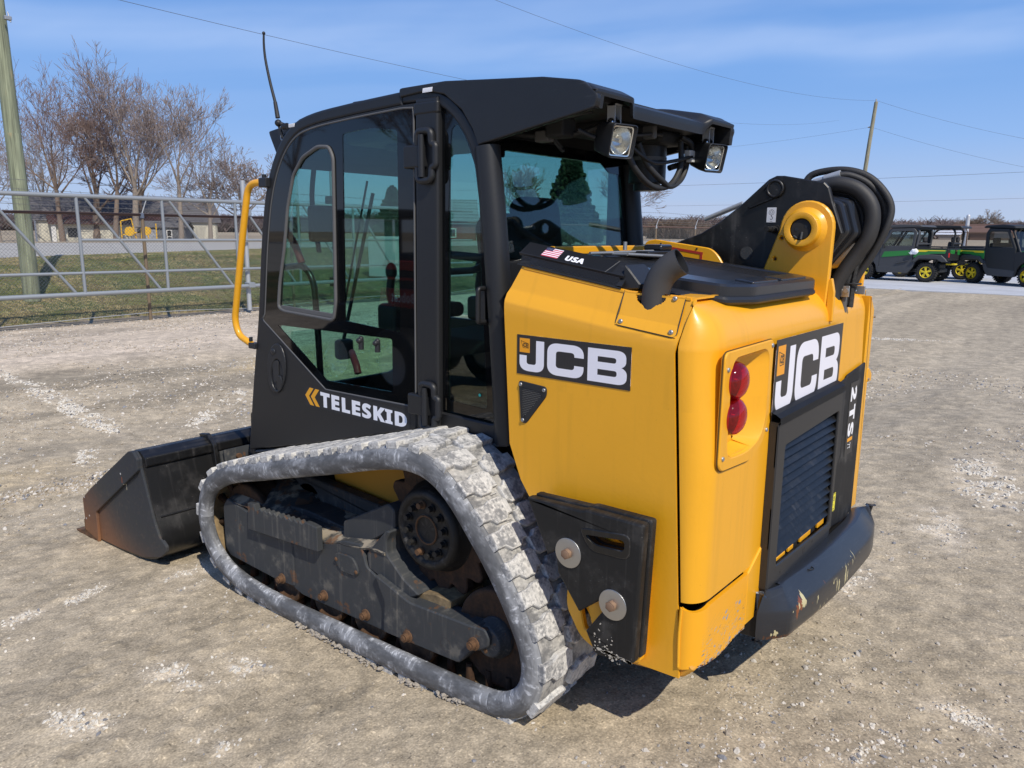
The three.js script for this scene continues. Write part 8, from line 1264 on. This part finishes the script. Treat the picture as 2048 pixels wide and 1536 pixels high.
{ const t = thing('plastic_bag', [-5.08, 1.08, -27.30], 0, 'crumpled white plastic bag tied to the door latch of the grey utility vehicle', 'bag'); const g = new THREE.IcosahedronGeometry(0.10, 2), p = g.attributes.position; for (let i = 0; i < p.count; i++) { const k = 0.6 + 0.7 * fbm(p.getX(i) * 22 + 4, p.getY(i) * 22 + p.getZ(i) * 13, 2, 5); p.setXYZ(i, p.getX(i) * k * 1.3, p.getY(i) * k * 1.1, p.getZ(i) * k * 0.5); } g.computeVertexNormals(); mesh('bag_skin', g, std(0.85, 0.85, 0.87, 0.7), t); mesh('bag_knot', new THREE.ConeGeometry(0.05, 0.12, 7).rotateZ(1.2).translate(-0.12, -0.06, 0), std(0.85, 0.85, 0.87, 0.7), t); }
{ // red loader parked out of the frame to the left, mirrored in the cab door
  const t = thing('red_loader', [-5.0, groundY(-5.0, 4.75), 4.75], 0.0, 'red and black compact loader mirrored in the dark glass of the cab door', 'compact loader'), red = new THREE.MeshPhysicalMaterial({ color: lin(0.62, 0.06, 0.035), roughness: 0.35, clearcoat: 0.4 });
  // its long side faces the cab (towards -z)
  mesh('body', exXY(roundPoly([[-1.0, 0.42], [0.62, 0.42], [0.68, 0.9], [0.64, 1.55], [-0.02, 1.58], [-0.12, 1.1], [-1.0, 0.95]], 0.06), -0.55, 0.55, 0.03), M.plastic, t);
  mesh('side_cover', [exXY(roundPoly([[-0.08, 1.00], [0.62, 1.00], [0.62, 1.20], [-0.04, 1.20]], 0.02), -0.60, -0.55, 0.01), exXY(roundPoly([[-0.02, 1.40], [0.60, 1.40], [0.58, 1.50], [0.02, 1.50]], 0.02), -0.60, -0.55, 0.01), box(-0.05, 0.62, 1.29, 1.32, -0.58, -0.55, 0.005)], red, t);
  mesh('cab_frame', [box(-0.95, 0.0, 1.95, 2.05, -0.5, 0.5, 0.03), ...[[-0.9, -0.45], [-0.9, 0.45], [-0.06, -0.45], [-0.06, 0.45]].map(([x, z]) => rod([x, 0.9, z], [x, 2.0, z], 0.045))], M.plastic, t);
  mesh('lift_arm', exXY(roundPoly([[0.62, 1.50], [0.60, 1.64], [-0.3, 1.40], [-1.4, 0.75], [-1.5, 0.3], [-1.35, 0.3], [-1.2, 0.7], [-0.2, 1.22]], 0.05), 0.62, 0.74, 0.02), M.plastic, t);
  for (const [x, z] of [[-0.55, -0.72], [0.40, -0.72], [-0.55, 0.72], [0.40, 0.72]]) { const w = group('wheel', t); mesh('tyre', lathe('z', [x, 0.40, z], [[0.22, -0.13], [0.36, -0.14], [0.40, -0.09], [0.40, 0.09], [0.36, 0.14], [0.22, 0.13]], 28), M.rubber, w); mesh('rim', lathe('z', [x, 0.40, z], [[0, -0.06], [0.20, -0.10], [0.225, -0.12], [0.225, 0.12], [0.20, 0.10], [0, 0.06]], 24), std(0.6, 0.6, 0.58, 0.5), w); }
  mesh('bucket', exXY(roundPoly([[-2.1, 0.05], [-1.5, 0.05], [-1.35, 0.25], [-1.4, 0.6], [-1.5, 0.6], [-1.5, 0.3], [-1.6, 0.15]], 0.02), -0.8, 0.8, 0.01), M.blackMatt, t);
  const tex = canvasTex(512, 160, (g, w, h) => { g.fillStyle = '#c02a1c'; g.fillRect(0, 0, w, h); g.fillStyle = '#f4f4f4'; g.font = 'bold 130px sans-serif'; g.save(); g.translate(24, 122); g.scale(0.86, 1); g.fillText('Bobcat', 0, 0); g.restore(); });
  decal('side_lettering', tex, 0.54, 0.17, t, (m) => { m.rotation.y = Math.PI; m.position.set(0.28, 1.10, -0.6012); });
}
renderer.render(scene, camera);
